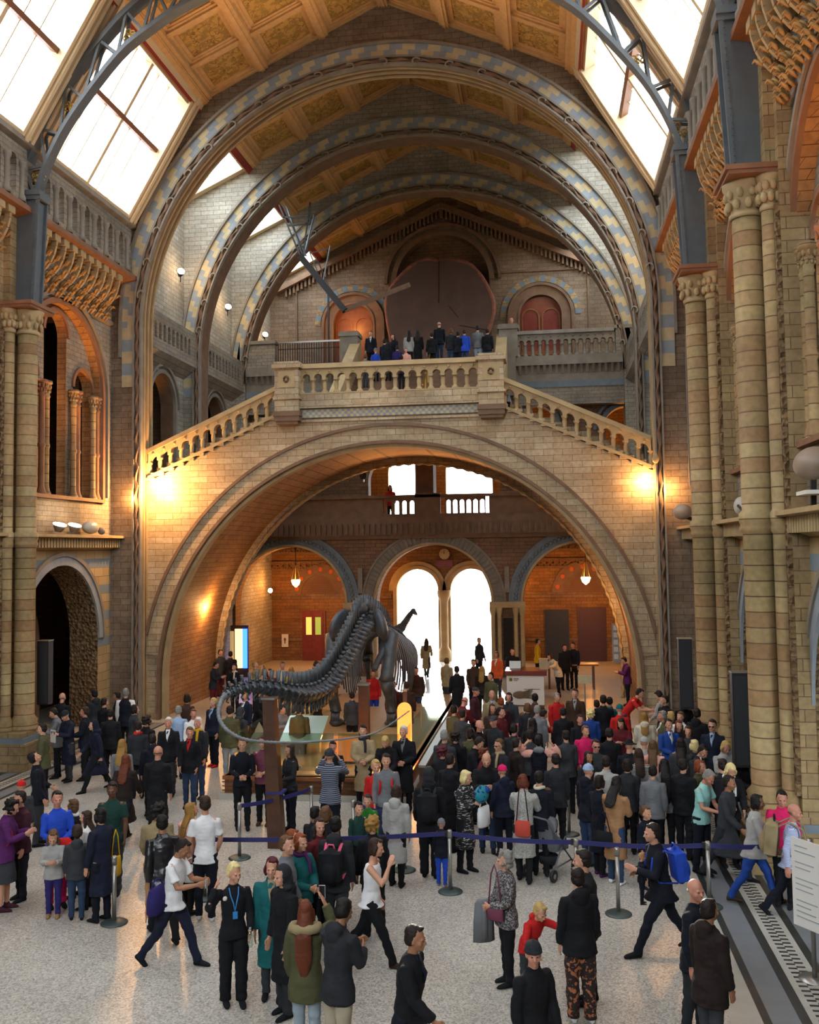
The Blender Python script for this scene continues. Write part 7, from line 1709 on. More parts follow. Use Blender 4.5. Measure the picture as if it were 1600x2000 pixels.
A(G5,
 (961, 1347, 1.80, 15, 'stand', 'bald', 'h_brown', 'jacket', 'khaki', 'trousers', 'dnavy', 1, 'balding person in beige jacket and blue shirt below the desk', dict(shirt='lblue')),
 (911, 1361, 1.78, 150, 'lookdown', 'bald', 'h_brown', 'jacket', 'maroon', 'trousers', 'dgrey', 1, 'bald person in dark red jacket with back turned, near the bright streak', {}),
 (929, 1341, 1.72, 80, 'stand', 'cap', 'dgrey', 'jacket', 'wine', 'trousers', 'black', 1, 'person in cap facing right behind the dark red jacket', {}),
 (888, 1376, 1.72, 140, 'stand', 'short', 'h_black', 'jacket', 'olive', 'trousers', 'black', 0, 'black haired person in dark olive jacket, left edge of the queue', {}),
 (904, 1384, 1.72, 150, 'stand', 'short', 'h_dark', 'jacket', 'dgrey', 'trousers', 'black', 0, 'dark haired person in dark grey beside the dark olive jacket', {}),
 (869, 1424, 1.78, 160, 'stand', 'short', 'h_grey', 'jacket', 'dgrey', 'trousers', 'black', 0, 'grey haired person in dark grey jacket at the left end of the queue', {}),
 (890, 1426, 1.70, 170, 'stand', 'curly', 'h_dark', 'jacket', 'black', 'trousers', 'black', 0, 'curly dark haired person in black beside the grey haired one', {}),
 (864, 1455, 1.66, 180, 'stand', 'curly', 'h_bur', 'coat', 'black', 'trousers', 'black', 0, 'person with curly burgundy hair and black coat, back to us', {}),
 (964, 1397, 1.74, 330, 'stand', 'cap', 'dgrey', 'jacket', 'char', 'trousers', 'black', 1, 'person in flat grey cap and charcoal jacket', {}),
 (937, 1405, 1.76, 60, 'stand', 'bald', 'h_grey', 'jacket', 'black', 'trousers', 'black', 1, 'bald person in black facing right beside the flat grey cap', {}),
 (943, 1441, 1.74, 80, 'lookdown', 'short', 'h_dark', 'jacket', 'black', 'trousers', 'dgrey', 0, 'dark haired person in black looking right above the bald leaflet reader', {}),
 (974, 1442, 1.72, 315, 'stand', 'short', 'h_lbrown', 'jacket', 'char', 'trousers', 'black', 0, 'light haired person in sunglasses and beige scarf', dict(scarf='beige', k='glasses')),
 (947, 1460, 1.62, 90, 'stand', 'curly', 'h_auburn', 'jacket', 'maroon', 'trousers', 'black', 0, 'auburn curls showing just behind the bald leaflet reader', {}),
 (981, 1493, 1.60, 210, 'stand', 'beanie', 'hpink', 'jacket_hood', 'navy', 'trousers', 'dnavy', 0, 'person in bright pink hat and navy coat', {}),
 (1052, 1435, 1.72, 182, 'headhands', 'short', 'h_black', 'jacket_hood', 'dnavy', 'trousers', 'black', 0, 'black haired person in navy vest with both hands behind the head', dict(k='pinksleeves')),
 (1034, 1424, 1.66, 190, 'stand', 'short', 'h_dark', 'jacket', 'dgrey', 'trousers', 'black', 0, 'person in slate jacket left of the hands behind head', {}),
 (1041, 1401, 1.74, 150, 'stand', 'straight', 'h_dark', 'jacket', 'black', 'trousers', 'black', 0, 'long dark haired person in black above the hands behind head', {}),
 (1066, 1386, 1.66, 120, 'bend', 'short', 'h_dark', 'jacket', 'red', 'trousers', 'black', 0, 'person in bright red coat bending over in the queue', {}),
 (1088, 1352, 1.70, 30, 'stand', 'short', 'h_grey', 'jacket', 'red', 'trousers', 'black', 0, 'person in red and black jacket in front of the desk right side', {}),
 (1045, 1353, 1.74, 180, 'stand', 'short', 'h_black', 'jacket', 'brown', 'trousers', 'black', 3, 'black haired head against the white desk front', {}),
 (1030, 1372, 1.66, 200, 'stand', 'bob', 'h_lbrown', 'jacket', 'char', 'trousers', 'black', 0, 'light brown haired head below the white desk front', {}),
 (1050, 1376, 1.70, 160, 'stand', 'short', 'h_grey', 'jacket', 'grey', 'trousers', 'black', 0, 'grey haired head below the white desk front, right one', {}),
 (1020, 1391, 1.30, 180, 'stand', 'short', 'h_lbrown', 'jacket', 'pink', 'trousers', 'black', 0, 'child in pink beside the bright red coat', dict(c=1)),
 (994, 1352, 1.72, 350, 'stand', 'bob', 'h_dark', 'jacket', 'dgrey', 'trousers', 'black', 1, 'dark haired person in slate scarf below the desk left corner', dict(scarf='dgrey')),
 (962, 1374, 1.64, 20, 'stand', 'straight', 'h_brown', 'jacket', 'brown', 'trousers', 'black', 1, 'brown haired person in front of the beige jacket', {}),
 (979, 1380, 1.70, 60, 'stand', 'short', 'h_dark', 'jacket', 'maroon', 'trousers', 'black', 1, 'dark haired person in maroon looking right, middle of the queue', {}),
 (978, 1361, 1.70, 200, 'stand', 'short', 'h_red', 'jacket', 'wine', 'trousers', 'black', 1, 'reddish haired person between beige jacket and slate scarf', {}),
 (983, 1410, 1.30, 30, 'stand', 'short', 'h_brown', 'jacket', 'lpink', 'trousers', 'black', 0, 'small child in pale pink in the middle of the queue', dict(c=1)),
 (1005, 1412, 1.72, 150, 'stand', 'short', 'h_dark', 'jacket', 'char', 'trousers', 'black', 0, 'person in charcoal left of the slate jacket', {}),
 (1010, 1440, 1.70, 120, 'stand', 'short', 'h_dark', 'jacket', 'dbrown', 'trousers', 'black', 0, 'person in very dark brown right of the sunglasses', {}),
 (920, 1420, 1.70, 140, 'stand', 'bob', 'h_dark', 'jacket', 'olive', 'trousers', 'black', 0, 'dark bobbed person in olive between burgundy curls and bald head', {}),
 (1053, 1504, 1.68, 180, 'stand', 'short', 'h_black', 'jacket', 'dnavy', 'trousers', 'black', 0, 'person in dark navy with pale collar behind the knitted coat', dict(scarf='cream')),
 (1123, 1344, 1.80, 352, 'stand', 'short', 'h_dark', 'jacket', 'brown', 'trousers', 'black', 0, 'tall person in open brown jacket and pale shirt facing us', dict(shirt='lgrey')),
 (1178, 1356, 1.80, 185, 'stand', 'short', 'h_dark', 'jacket', 'black', 'trousers', 'black', 0, 'tall dark haired person in black with back turned, right queue', {}),
 (1165, 1366, 1.60, 200, 'stand', 'short', 'h_dark', 'jacket', 'hpink', 'trousers', 'black', 0, 'dark haired person in fuchsia jacket behind the tall black jacket', {}),
 (1191, 1360, 1.66, 170, 'stand', 'short', 'h_black', 'jacket', 'teal', 'trousers', 'black', 0, 'black haired person in teal jacket behind the tall black jacket', {}),
 (1210, 1375, 1.68, 190, 'stand', 'beanie', 'teal', 'jacket', 'red', 'trousers', 'dnavy', 0, 'person in turquoise hat and red jacket, right queue', {}),
 (1254, 1345, 1.80, 70, 'bend', 'short', 'h_black', 'tee', 'red', 'trousers', 'jeans', 0, 'person in red t-shirt leaning forward by the far right pier', {}),
 (1282, 1349, 1.76, 230, 'lookdown', 'short', 'h_dark', 'shirt', 'lgrey', 'trousers', 'jeans', 0, 'person in pale grey shirt by the far right pier', {}),
 (1297, 1357, 1.76, 300, 'stand', 'short', 'h_dark', 'jacket', 'black', 'trousers', 'black', 0, 'bearded person in black right of the pale grey shirt', {}),
 (1153, 1384, 1.60, 190, 'stand', 'curly', 'h_pale', 'jacket', 'blue', 'trousers', 'dnavy', 0, 'curly pale blond child in blue, back turned', {}),
 (1133, 1395, 1.62, 20, 'stand', 'short', 'h_dark', 'jacket', 'black', 'trousers', 'black', 1, 'dark haired person left of the curly blond child', {}),
 (1258, 1390, 1.64, 180, 'stand', 'straight', 'h_gold', 'parka', 'cream', 'trousers', 'black', 0, 'person in cream hooded coat with back turned, right queue', {}),
 (1293, 1387, 1.76, 280, 'stand', 'short', 'h_grey', 'jacket', 'olive', 'trousers', 'black', 1, 'grey haired ruddy person in olive right of the cream coat', dict(shirt='white')),
 (1310, 1388, 1.64, 200, 'stand', 'bob', 'h_blond', 'jacket', 'dgrey', 'trousers', 'black', 0, 'blond person behind the royal blue jumper', {}),
 (1329, 1389, 1.66, 330, 'stand', 'short', 'h_lbrown', 'jacket', 'white', 'trousers', 'black', 0, 'person in white collar close to the farther right column', {}),
 (1306, 1403, 1.74, 20, 'clasp', 'short', 'h_dark', 'jacket', 'blue', 'trousers', 'dgrey', 0, 'person in royal blue jumper over white collar, right queue', dict(shirt='white')),
 (1212, 1403, 1.66, 340, 'phone', 'straight', 'h_dark', 'jacket', 'maroon', 'trousers', 'black', 0, 'dark haired person in maroon jumper with raised hand', {}),
 (1326, 1406, 1.66, 10, 'stand', 'straight', 'h_auburn', 'jacket', 'char', 'trousers', 'black', 0, 'long auburn haired person right of the royal blue jumper', {}),
 (1344, 1417, 1.66, 350, 'stand', 'bob', 'h_brown', 'jacket', 'dgrey', 'trousers', 'black', 0, 'brown haired person in dark grey near the glasses and navy jacket', {}),
 (1391, 1404, 1.82, 340, 'stand', 'short', 'h_dark', 'jacket', 'navy', 'trousers', 'black', 0, 'tall person in glasses and navy jacket before the farther right column', dict(shirt='lblue', k='glasses')),
 (1336, 1362, 1.70, 20, 'stand', 'curly', 'h_blond', 'jacket', 'black', 'trousers', 'black', 0, 'curly blond person in black at the foot of the farther right column', {}),
 (1362, 1382, 1.66, 150, 'stand', 'short', 'h_dark', 'parka', 'black', 'trousers', 'black', 0, 'black padded coat against the farther right column', {}),
 (1144, 1416, 1.68, 10, 'relaxed', 'short', 'h_lbrown', 'jacket', 'hpink', 'trousers', 'dnavy', 0, 'person in hot pink hooded top facing us, middle of the right queue', {}),
 (1164, 1443, 1.74, 10, 'stand', 'short', 'h_dark', 'jacket', 'dgrey', 'trousers', 'black', 1, 'dark haired person in black glasses beside the hot pink top', dict(k='glasses')),
 (1150, 1466, 1.62, 30, 'stand', 'straight', 'h_dark', 'jacket', 'char', 'trousers', 'black', 2, 'long dark haired person in charcoal behind the pale beanie', {}),
 (1149, 1491, 1.70, 140, 'stand', 'beanie', 'lblue', 'jacket_hood', 'dnavy', 'trousers', 'jeans', 0, 'person in pale blue beanie and dark navy jacket', {}),
 (1172, 1512, 1.66, 130, 'stand', 'bob', 'h_dark', 'coat', 'dnavy', 'trousers', 'black', 0, 'dark haired person in navy coat wearing bright purple shoes', dict(sh='purple')),
 (1207, 1515, 1.70, 150, 'phone', 'straight', 'h_black', 'coat', 'camel', 'trousers', 'jeans', 3, 'long black haired person in camel coat and white trainers with black bag', dict(sh='white', k='blackbag')),
 (1229, 1444, 1.70, 160, 'stand', 'hat', 'black', 'coat', 'dnavy', 'trousers', 'black', 0, 'person in wide brimmed black hat', {}),
 (1247, 1460, 1.66, 185, 'stand', 'straight', 'h_brown', 'shirt', 'p_stripe', 'trousers', 'jeans', 0, 'long brown haired person in black and white striped top, back to us', {}),
 (1258, 1438, 1.66, 180, 'stand', 'beanie', 'lgrey', 'jacket', 'lgrey', 'trousers', 'black', 0, 'person in light grey knitted beanie right of the black hat', {}),
 (1275, 1444, 1.66, 170, 'stand', 'straight', 'h_lbrown', 'jacket', 'lpink', 'trousers', 'dgrey', 0, 'brown haired person in dusty pink right of the grey beanie', {}),
 (1297, 1480, 1.68, 182, 'stand', 'waist', 'h_black', 'jacket_hood', 'grey', 'trousers', 'black', 0, 'person with very long black hair in grey hooded jacket, back to us', {}),
 (1275, 1493, 1.60, 170, 'stand', 'short', 'h_black', 'jacket', 'grey', 'trousers', 'black', 0, 'short black haired person left of the very long black hair', {}),
 (1262, 1574, 1.26, 40, 'stand', 'short', 'h_lbrown', 'jacket', 'dnavy', 'trousers', 'black', 0, 'boy in dark top behind the striding person with the baby', dict(c=1)),
 (1356, 1443, 1.66, 190, 'stand', 'bob', 'h_pale', 'jacket', 'char', 'trousers', 'black', 0, 'pale blond bobbed person in charcoal, back turned, right queue', {}),
 (1379, 1457, 1.74, 40, 'lookdown', 'short', 'h_dark', 'jacket', 'char', 'trousers', 'black', 0, 'dark haired person with white collar looking down near the pale bob', dict(shirt='white')),
 (1367, 1483, 1.66, 60, 'stand', 'bob', 'h_red', 'jacket', 'olive', 'trousers', 'black', 1, 'ginger person in dark olive jacket behind the mint shirt', {}),
 (1392, 1506, 1.76, 50, 'lookdown', 'short', 'h_grey', 'tee', 'mint', 'trousers', 'dnavy', 1, 'grey haired person in mint green short sleeved shirt', {}),
 (1420, 1448, 1.70, 20, 'phone', 'bob', 'h_blond', 'jacket', 'lgrey', 'trousers', 'black', 1, 'blond ruddy person in light grey, hand to chin, by the black loudspeaker', {}),
 (1465, 1469, 1.72, 30, 'lookdown', 'short', 'h_blond', 'jacket', 'black', 'trousers', 'black', 1, 'blond person in black against the nearest right column', dict(scarf='grey')),
 (1447, 1494, 1.66, 10, 'lookdown', 'bob', 'h_pale', 'jacket', 'black', 'trousers', 'black', 0, 'pale haired person with white striped scarf looking down', dict(scarf='white')),
 (1425, 1513, 1.76, 60, 'walk', 'short', 'h_dark', 'coat', 'dgrey', 'trousers', 'char', 2, 'person in dark grey suit walking right past the mint shirt', {}),
 (1410, 1480, 1.66, 200, 'stand', 'short', 'h_dark', 'jacket', 'black', 'trousers', 'black', 0, 'dark head between the white collar and the pale haired person', {}),
 (1480, 1550, 1.70, 80, 'walk', 'bob', 'h_black', 'jacket', 'lgrey', 'trousers', 'blue', 3, 'black haired person in pale grey jumper and blue jeans walking right', dict(sh='brown')),
 (1527, 1543, 1.72, 335, 'relaxed', 'short', 'h_black', 'jacket', 'hpink', 'trousers', 'black', 1, 'smiling black haired person in coral red top by the nearest right column', {}),
 (1552, 1568, 1.74, 75, 'walk2', 'bald', 'h_lbrown', 'shirt', 'p_check', 'trousers', 'dnavy', 1, 'bald person in blue checked shirt with sand coloured backpack walking right', dict(k='tanpack')),
 (1100, 1380, 1.70, 180, 'stand', 'short', 'h_dark', 'jacket', 'black', 'trousers', 'black', 0, 'person in black right of the bright red coat', {}),
 (1105, 1425, 1.68, 200, 'stand', 'short', 'h_dark', 'jacket', 'dgrey', 'trousers', 'black', 0, 'person in dark grey left of the hot pink top', {}),
 (1190, 1420, 1.72, 180, 'stand', 'short', 'h_dark', 'jacket', 'black', 'trousers', 'black', 0, 'dark haired person in black between hot pink and maroon tops', {}),
 (1185, 1475, 1.68, 160, 'stand', 'short', 'h_dark', 'jacket', 'lgrey', 'trousers', 'black', 0, 'person in light grey top behind the navy coat with purple shoes', {}),
 (1330, 1440, 1.70, 170, 'stand', 'straight', 'h_dark', 'coat', 'dgrey', 'trousers', 'black', 0, 'dark haired person in long grey coat left of the pale bob', {}),
 (1335, 1480, 1.70, 150, 'stand', 'short', 'h_dark', 'jacket', 'black', 'trousers', 'black', 0, 'dark person between the long black hair and the ginger person', {}),
 (1225, 1480, 1.66, 170, 'stand', 'bob', 'h_dark', 'jacket', 'char', 'trousers', 'black', 0, 'dark bobbed person left of the striped top', {}),
 (1085, 1470, 1.70, 190, 'stand', 'short', 'h_dark', 'jacket', 'char', 'trousers', 'black', 0, 'person in charcoal right of the hands behind head', {}),
 (880, 1470, 1.74, 150, 'stand', 'short', 'h_dark', 'coat', 'black', 'trousers', 'black', 0, 'dark coated person between burgundy curls and the bald leaflet reader', {}),
)
G6 = 'visitors on the upper stairs'
A(G6,
 (724, 645, 1.76, 5, 'stand', 'short', 'h_dark', 'jacket', 'dnavy', 'trousers', 'black', 0, 'person in dark suit jacket facing us, leftmost on the upper stairs', dict(shirt='white', up=1)),
 (768, 654, 1.68, 330, 'stand', 'straight', 'h_dark', 'jacket', 'black', 'trousers', 'black', 0, 'long dark haired person in black near the left head of the stairs', dict(up=1)),
 (752, 662, 1.70, 160, 'stand', 'short', 'h_dark', 'jacket', 'dnavy', 'trousers', 'black', 0, 'dark haired person in navy climbing the upper stairs on the left', dict(up=1)),
 (799, 645, 1.70, 180, 'stand', 'straight', 'h_dark', 'jacket', 'lgrey', 'trousers', 'black', 0, 'long dark haired person in grey top with back turned, upper stairs', dict(up=1)),
 (816, 646, 1.70, 180, 'stand', 'straight', 'h_dark', 'coat', 'black', 'trousers', 'black', 0, 'long dark haired person in black coat beside the brass handrail', dict(up=1)),
 (858, 630, 1.80, 180, 'stand', 'bald', 'h_brown', 'jacket', 'dnavy', 'trousers', 'jeans', 0, 'balding person in dark navy at the top centre of the upper stairs', dict(up=1)),
 (881, 641, 1.70, 175, 'stand', 'bob', 'h_lbrown', 'jacket', 'char', 'trousers', 'jeans', 0, 'light brown haired person between dark navy and bright blue, upper stairs', dict(up=1)),
 (907, 643, 1.74, 185, 'stand', 'short', 'h_brown', 'jacket', 'rblue', 'trousers', 'jeans', 0, 'person in bright blue jacket near the top of the upper stairs', dict(up=1)),
 (933, 636, 1.76, 182, 'stand', 'short', 'h_dark', 'jacket', 'grey', 'trousers', 'ljeans', 0, 'person in grey jacket and pale jeans right of the bright blue jacket', dict(up=1)),
 (952, 640, 1.72, 170, 'stand', 'short', 'h_dark', 'jacket', 'black', 'trousers', 'jeans', 0, 'person in black at the right head of the upper stairs', dict(up=1)),
 (734, 682, 1.40, 180, 'stand', 'beanie', 'grey', 'jacket', 'rblue', 'trousers', 'dnavy', 0, 'child in grey beanie and blue jacket on the upper stairs', dict(up=1, c=1)),
 (757, 672, 1.62, 185, 'stand', 'hood', 'dnavy', 'jacket_hood', 'dnavy', 'trousers', 'black', 0, 'hooded navy person climbing beside the blue child', dict(up=1)),
 (714, 690, 1.40, 170, 'stand', 'short', 'h_lbrown', 'jacket', 'grey', 'trousers', 'dgrey', 0, 'child in grey at the lower left of the upper stairs', dict(up=1, c=1)),
 (793, 679, 1.50, 10, 'stand', 'short', 'h_lbrown', 'jacket', 'lpink', 'trousers', 'black', 0, 'person in pale pink facing us low on the upper stairs', dict(up=1)),
 (784, 694, 1.40, 180, 'stand', 'short', 'h_black', 'jacket', 'dnavy', 'trousers', 'black', 0, 'black haired child in navy below the pale pink top', dict(up=1, c=1)),
 (895, 648, 1.66, 160, 'stand', 'short', 'h_dark', 'jacket', 'dnavy', 'trousers', 'dnavy', 0, 'dark haired person in navy just left of the bright blue jacket', dict(up=1)),
 (843, 650, 1.66, 200, 'stand', 'short', 'h_dark', 'jacket', 'black', 'trousers', 'black', 0, 'person in black just left of the balding navy one', dict(up=1)),
 (776, 676, 1.50, 190, 'stand', 'short', 'h_dark', 'jacket', 'violet', 'trousers', 'black', 0, 'dark haired person in violet low on the upper stairs', dict(up=1)),
 (999, 620, 1.88, 5, 'stand', 'bald', 'h_grey', 'jacket', 'dnavy', 'trousers', 'black', 1, 'person in dark blazer and red top standing by the upper gallery pier', dict(up=2, shirt='red')),
)

# ---- solve the places
def head_off(J): return J['headC']+J['headM'] @ Vector((0, .012, .138))
SOLVED = []
for gi, (grp, r) in enumerate(CROWD):
    u, v, H, hd, pose = r[:5]; o = r[13]; ch = bool(o.get('c')); J = get_J(pose, ch)
    q = head_off(J)+(Vector((0, 0, .045)) if ch else Vector((0, 0, 0))); sc = H/1.76; d = ray(u, v)
    if 'z' in o: P = at_y(u, v, o['y']); z0 = P.z-q.z*sc
    elif o.get('up') == 2: z0 = 13.7; P = at_z(u, v, z0+q.z*sc)
    elif o.get('up'):
        best = None
        for k in range(20):                               # which step brings the head onto this sight line
            ys = 37.12+.25*k; zs = 10.42+.164*(k+1); P = at_y(u, v, ys); e = abs(P.z-q.z*sc-zs)
            if best is None or e < best[0]: best = (e, ys, zs, P)
        P, z0 = best[3], best[2]
        if P.z-q.z*sc > 13.7: z0 = 13.7; P = at_z(u, v, z0+q.z*sc); P = P if P.y < 47 else at_y(u, v, 44)
    else: z0 = 0; P = at_z(u, v, q.z*sc)
    off = Vector((q.x*sc, q.y*sc, 0)); off.rotate(Matrix.Rotation(radians(hd), 3, 'Z'))
    if z0 == 0:                                           # keep clear of the column plinths
        for yc_ in (17.9, 24.0):
            while P.x-off.x > 2.95 and abs(P.y-off.y-yc_) < .95 and H < 1.8:
                t_ = -.05/d.y; P = P+d*t_; H += d.z*t_*(1.76/q.z)*1.0
            if P.x-off.x > 2.95 and abs(P.y-off.y-yc_) < .95: P = Vector((2.95+off.x, P.y, P.z))
    SOLVED.append([P.x-off.x, P.y-off.y, z0, H, d, 0.0, q.z, o, P])
for it in range(60):                                      # keep neighbours from standing inside each other: slide along the sight line
    mv = 0
    for i in range(len(SOLVED)):
        a = SOLVED[i]
        for j in range(i):
            b = SOLVED[j]
            if abs(a[2]-b[2]) > .5: continue
            dx, dy = a[0]-b[0], a[1]-b[1]; dist = sqrt((dx*1.25)**2+dy**2); need = .44
            if dist < need:
                s = 1 if (dy > 0 or (dy == 0 and i > j)) else -1
                for p, sg in ((a, s), (b, -s)):
                    if p[2] > .1: continue
                    st = .03*sg; lim = .05*p[8].y
                    if abs(p[5]+st) > lim: continue
                    p[5] += st; t_ = st/p[4].y; p[0] += p[4].x*t_; p[1] += st; p[3] += p[4].z*t_*(1.76/p[6]); mv += 1
    if not mv: break
PEOPLE = []
for (grp, r), s in zip(CROWD, SOLVED):
    u, v, H, hd, pose, hs, hc, ts, tc, ls, lc, sk, lab, o = r
    P = person(s[0], s[1], s[2], s[3], hd, pose, (hs, hc), (ts, tc), (ls, lc), sk, lab, grp, bool(o.get('c')), o.get('sh', 'black'), scarf=o.get('scarf'), shirt=o.get('shirt'), width=o.get('w', 1.0))
    PEOPLE.append((P, o, r))
print('PEOPLE', len(PEOPLE), 'too close:', sum(1 for i in range(len(SOLVED)) for j in range(i) if abs(SOLVED[i][2]-SOLVED[j][2]) < .5 and abs(SOLVED[i][0]-SOLVED[j][0]) < .3 and abs(SOLVED[i][1]-SOLVED[j][1]) < .3))
# ---- what they carry and wear
def sub(P, nm, mb, mat): return mb.build(nm, mat, P[0])
PHONEM = plain('phone_glass', '#0c0e12', .2); PHONEW = plain('phone_shell', '#b8b8b8', .3)
for P, o, r in PEOPLE:
    k = o.get('k'); t, J, sc = P; rz = t.rotation_euler[2]
    if k == 'staff':
        mb = MB(); n = J['neck']
        for s in (-1, 1): mb.tube([n+Vector((s*.06, -.05, .0)), n+Vector((s*.05, -.1, -.08)), J['chest']+Vector((s*.02, -.14, .02)), J['chest']+Vector((0, -.145, -.08))], .008, 6)
        mb.box(-.03, .03, J['chest'].y-.155, J['chest'].y-.145, J['chest'].z-.17, J['chest'].z-.08); sub(P, 'lanyard', mb, plain('blue_lanyard', '#2a7ab8', .6))
        mb = MB(); mb.ball(J['chest']+Vector((-.12, -.1, .08)), .03, .012, .03, 10, 6); sub(P, 'badge', mb, WHITE)
        w = anchor(P, J['wL']+J['fdL']*.08); b = thing('water_bottle', 'clear plastic water bottle in the hand of the platinum haired staff member', 'bottle', w, rz)
        mb = MB(); mb.lathe((0, -.03, -.1), [(.03, 0), (.032, .04), (.03, .1), (.032, .15), (.012, .2)], 14); mb.build('bottle_body', GLASS2, b); mb = MB(); mb.lathe((0, -.03, -.1), [(.014, .2), (.014, .225)], 12); mb.build('cap', BLUE, b)
    elif k == 'bluebag':
        l = anchor(P, J['hip']+Vector((-.22, .1, -.1))); bag(l, rz, 'violet', 'blue violet shoulder bag hanging on the striding white t-shirt', 'shoulder_bag', .4, .34, .2, .1)
        w = anchor(P, J['wR']+J['fdR']*.1); b = thing('mobile_phone', 'phone in the hand of the striding white t-shirt', 'phone', w, rz); mb = MB(); mb.box(-.03, .03, -.03, -.02, -.05, .06); mb.build('phone_shell', PHONEW, b); mb = MB(); mb.box(-.026, .026, -.02, -.017, -.045, .055); mb.build('screen', PHONEM, b)
    elif k == 'wbag': bag(anchor(P, J['wL']+Vector((.02, 0, -.38))), rz, 'white', 'white carrier bag in the hand of the tall white t-shirt', 'carrier_bag', .26, .26, .12, .1)
    elif k == 'phone':
        w = anchor(P, J['wR']+J['fdR']*.1); b = thing('mobile_phone', 'phone held up by the person with waist long auburn hair', 'phone', w, rz); mb = MB(); mb.box(-.035, .035, -.03, -.02, -.03, .11); mb.build('phone_shell', PHONEW, b); mb = MB(); mb.box(-.031, .031, -.02, -.016, -.026, .106); mb.build('screen', PHONEM, b)
        mb = MB(); c = J['neck']+Vector((0, .06, .0)); mb.tube([c+Vector((.15*cos(a), .1*sin(a), .02)) for a in [2*pi*q/16 for q in range(16)]], [.05+.008*(q % 2) for q in range(16)], 8, closed=True); sub(P, 'fur_collar', mb, cloth('khaki'))
    elif k == 'pinkpack': backpack(P, 'black', 'black backpack with a pink trim on the back of the dark haired person', 1.05, 'pink')
    elif k == 'bluepack':
        backpack(P, 'rblue', 'bright blue backpack on the striding person with the baby', 1.05, 'rblue')
        c = anchor(P, J['chest']+Vector((0, -.22, -.28))); bx = person(c.x, c.y, c.z-.28, .66, math.degrees(rz)+180, 'stand', ('beanie', 'camel'), ('jacket', 'dnavy'), ('trousers', 'dnavy'), 0, 'baby in tan hat and navy suit carried on the chest of the striding person', 'visitors in the foreground', True, 'brown', name='baby')
    elif k == 'blackpack': backpack(P, 'char', 'black backpack with red piping on the purple jacket', 1.0, 'red')
    elif k == 'blackpack2': backpack(P, 'black', 'black backpack on the black hooded coat in the centre', 1.1, 'char')
    elif k == 'tanpack': backpack(P, 'khaki', 'large sand coloured backpack on the blue checked shirt', 1.25)
    elif k == 'redstraps': backpack(P, 'red', 'backpack with red straps worn over the grey jumper', 1.0, 'red')
    elif k == 'pinkbag':
        bag(anchor(P, J['hip']+Vector((.1, -.2, -.02))), rz+.6, 'plum', 'small dusty pink shoulder bag on the tweed jacket', 'shoulder_bag', .26, .18, .1, .5)
        c = thing('folded_coat', 'grey coat draped over the arm of the grey haired person in tweed', 'coat', anchor(P, J['wR']+Vector((-.03, -.06, -.5))), rz)
        mb = MB(); mb.rings([[(.05*f*cos(2*pi*q/12)+.0, .12*g*sin(2*pi*q/12)*(1+.2*(q % 2)), z) for q in range(12)] for z, f, g in ((0, 1, 1), (.25, 1, .95), (.48, 1.1, .8), (.53, .6, .5))]); mb.build('coat_cloth', cloth('grey'), c); mb = MB(); mb.rings([[(.02*cos(2*pi*q/8)+.05, .04*sin(2*pi*q/8), z) for q in range(8)] for z in (.05, .3, .46)]); mb.build('sleeve', cloth('grey'), c)
    elif k == 'pinkball':
        c = thing('pink_pouch', 'round pink pouch held by the person in the dark cap', 'pouch', anchor(P, J['wL']+J['fdL']*.12)); mb = MB(); mb.ball((0, 0, 0), .08, .08, .09, 14, 10); mb.build('pouch_body', cloth('hpink'), c); mb = MB(); mb.tube([(-.03, 0, .08), (0, 0, .12), (.03, 0, .08)], .008, 6); mb.build('loop', cloth('hpink'), c)
    elif k == 'vest':
        for kk, s in (('L', 1), ('R', -1)):
            mb = MB(); sleeve(mb, J, kk, s, .022); sub(P, 'white_sleeve', mb, cloth('white'))
    elif k == 'pinksleeves':
        for kk, s in (('L', 1), ('R', -1)):
            mb = MB(); sleeve(mb, J, kk, s, .022); sub(P, 'pink_sleeve', mb, cloth('lpink'))
        mb = MB(); mb.ball(J['neck']+Vector((0, .1, .02)), .12, .07, .07, 12, 8); sub(P, 'grey_hood', mb, cloth('grey'))
    elif k == 'redhood':
        mb = MB(); mb.ball(J['neck']+Vector((0, .05, -.01)), .14, .1, .075, 14, 8); sub(P, 'red_hood', mb, cloth('red'))
    elif k == 'paper':
        b = thing('paper_sheet', 'white sheet held by the person in dark beanie and navy coat', 'paper', anchor(P, J['wR']+J['fdR']*.14), rz); mb = MB(); mb.box(-.1, .12, -.02, -.015, -.2, .1); mb.build('sheet', WHITE, b); mb = MB(); mb.box(-.08, .1, -.023, -.02, .0, .06); mb.build('print', cloth('grey'), b)
    elif k == 'camera':
        b = thing('camera', 'small black camera held by the hooded navy coat', 'camera', anchor(P, J['wL']+J['fdL']*.12), rz); mb = MB(); mb.box(-.06, .06, -.04, .02, -.03, .05); mb.build('camera_body', BLACK, b); mb = MB(); mb.tube([(0, -.04, .01), (0, -.08, .01)], .03, 12); mb.build('lens', BLACK, b)
    elif k == 'redcoat':
        c = thing('red_coat', 'bright red coat held over the arms of the royal blue jumper', 'coat', anchor(P, (J['wL']+J['wR'])/2+Vector((0, -.08, -.42))), rz)
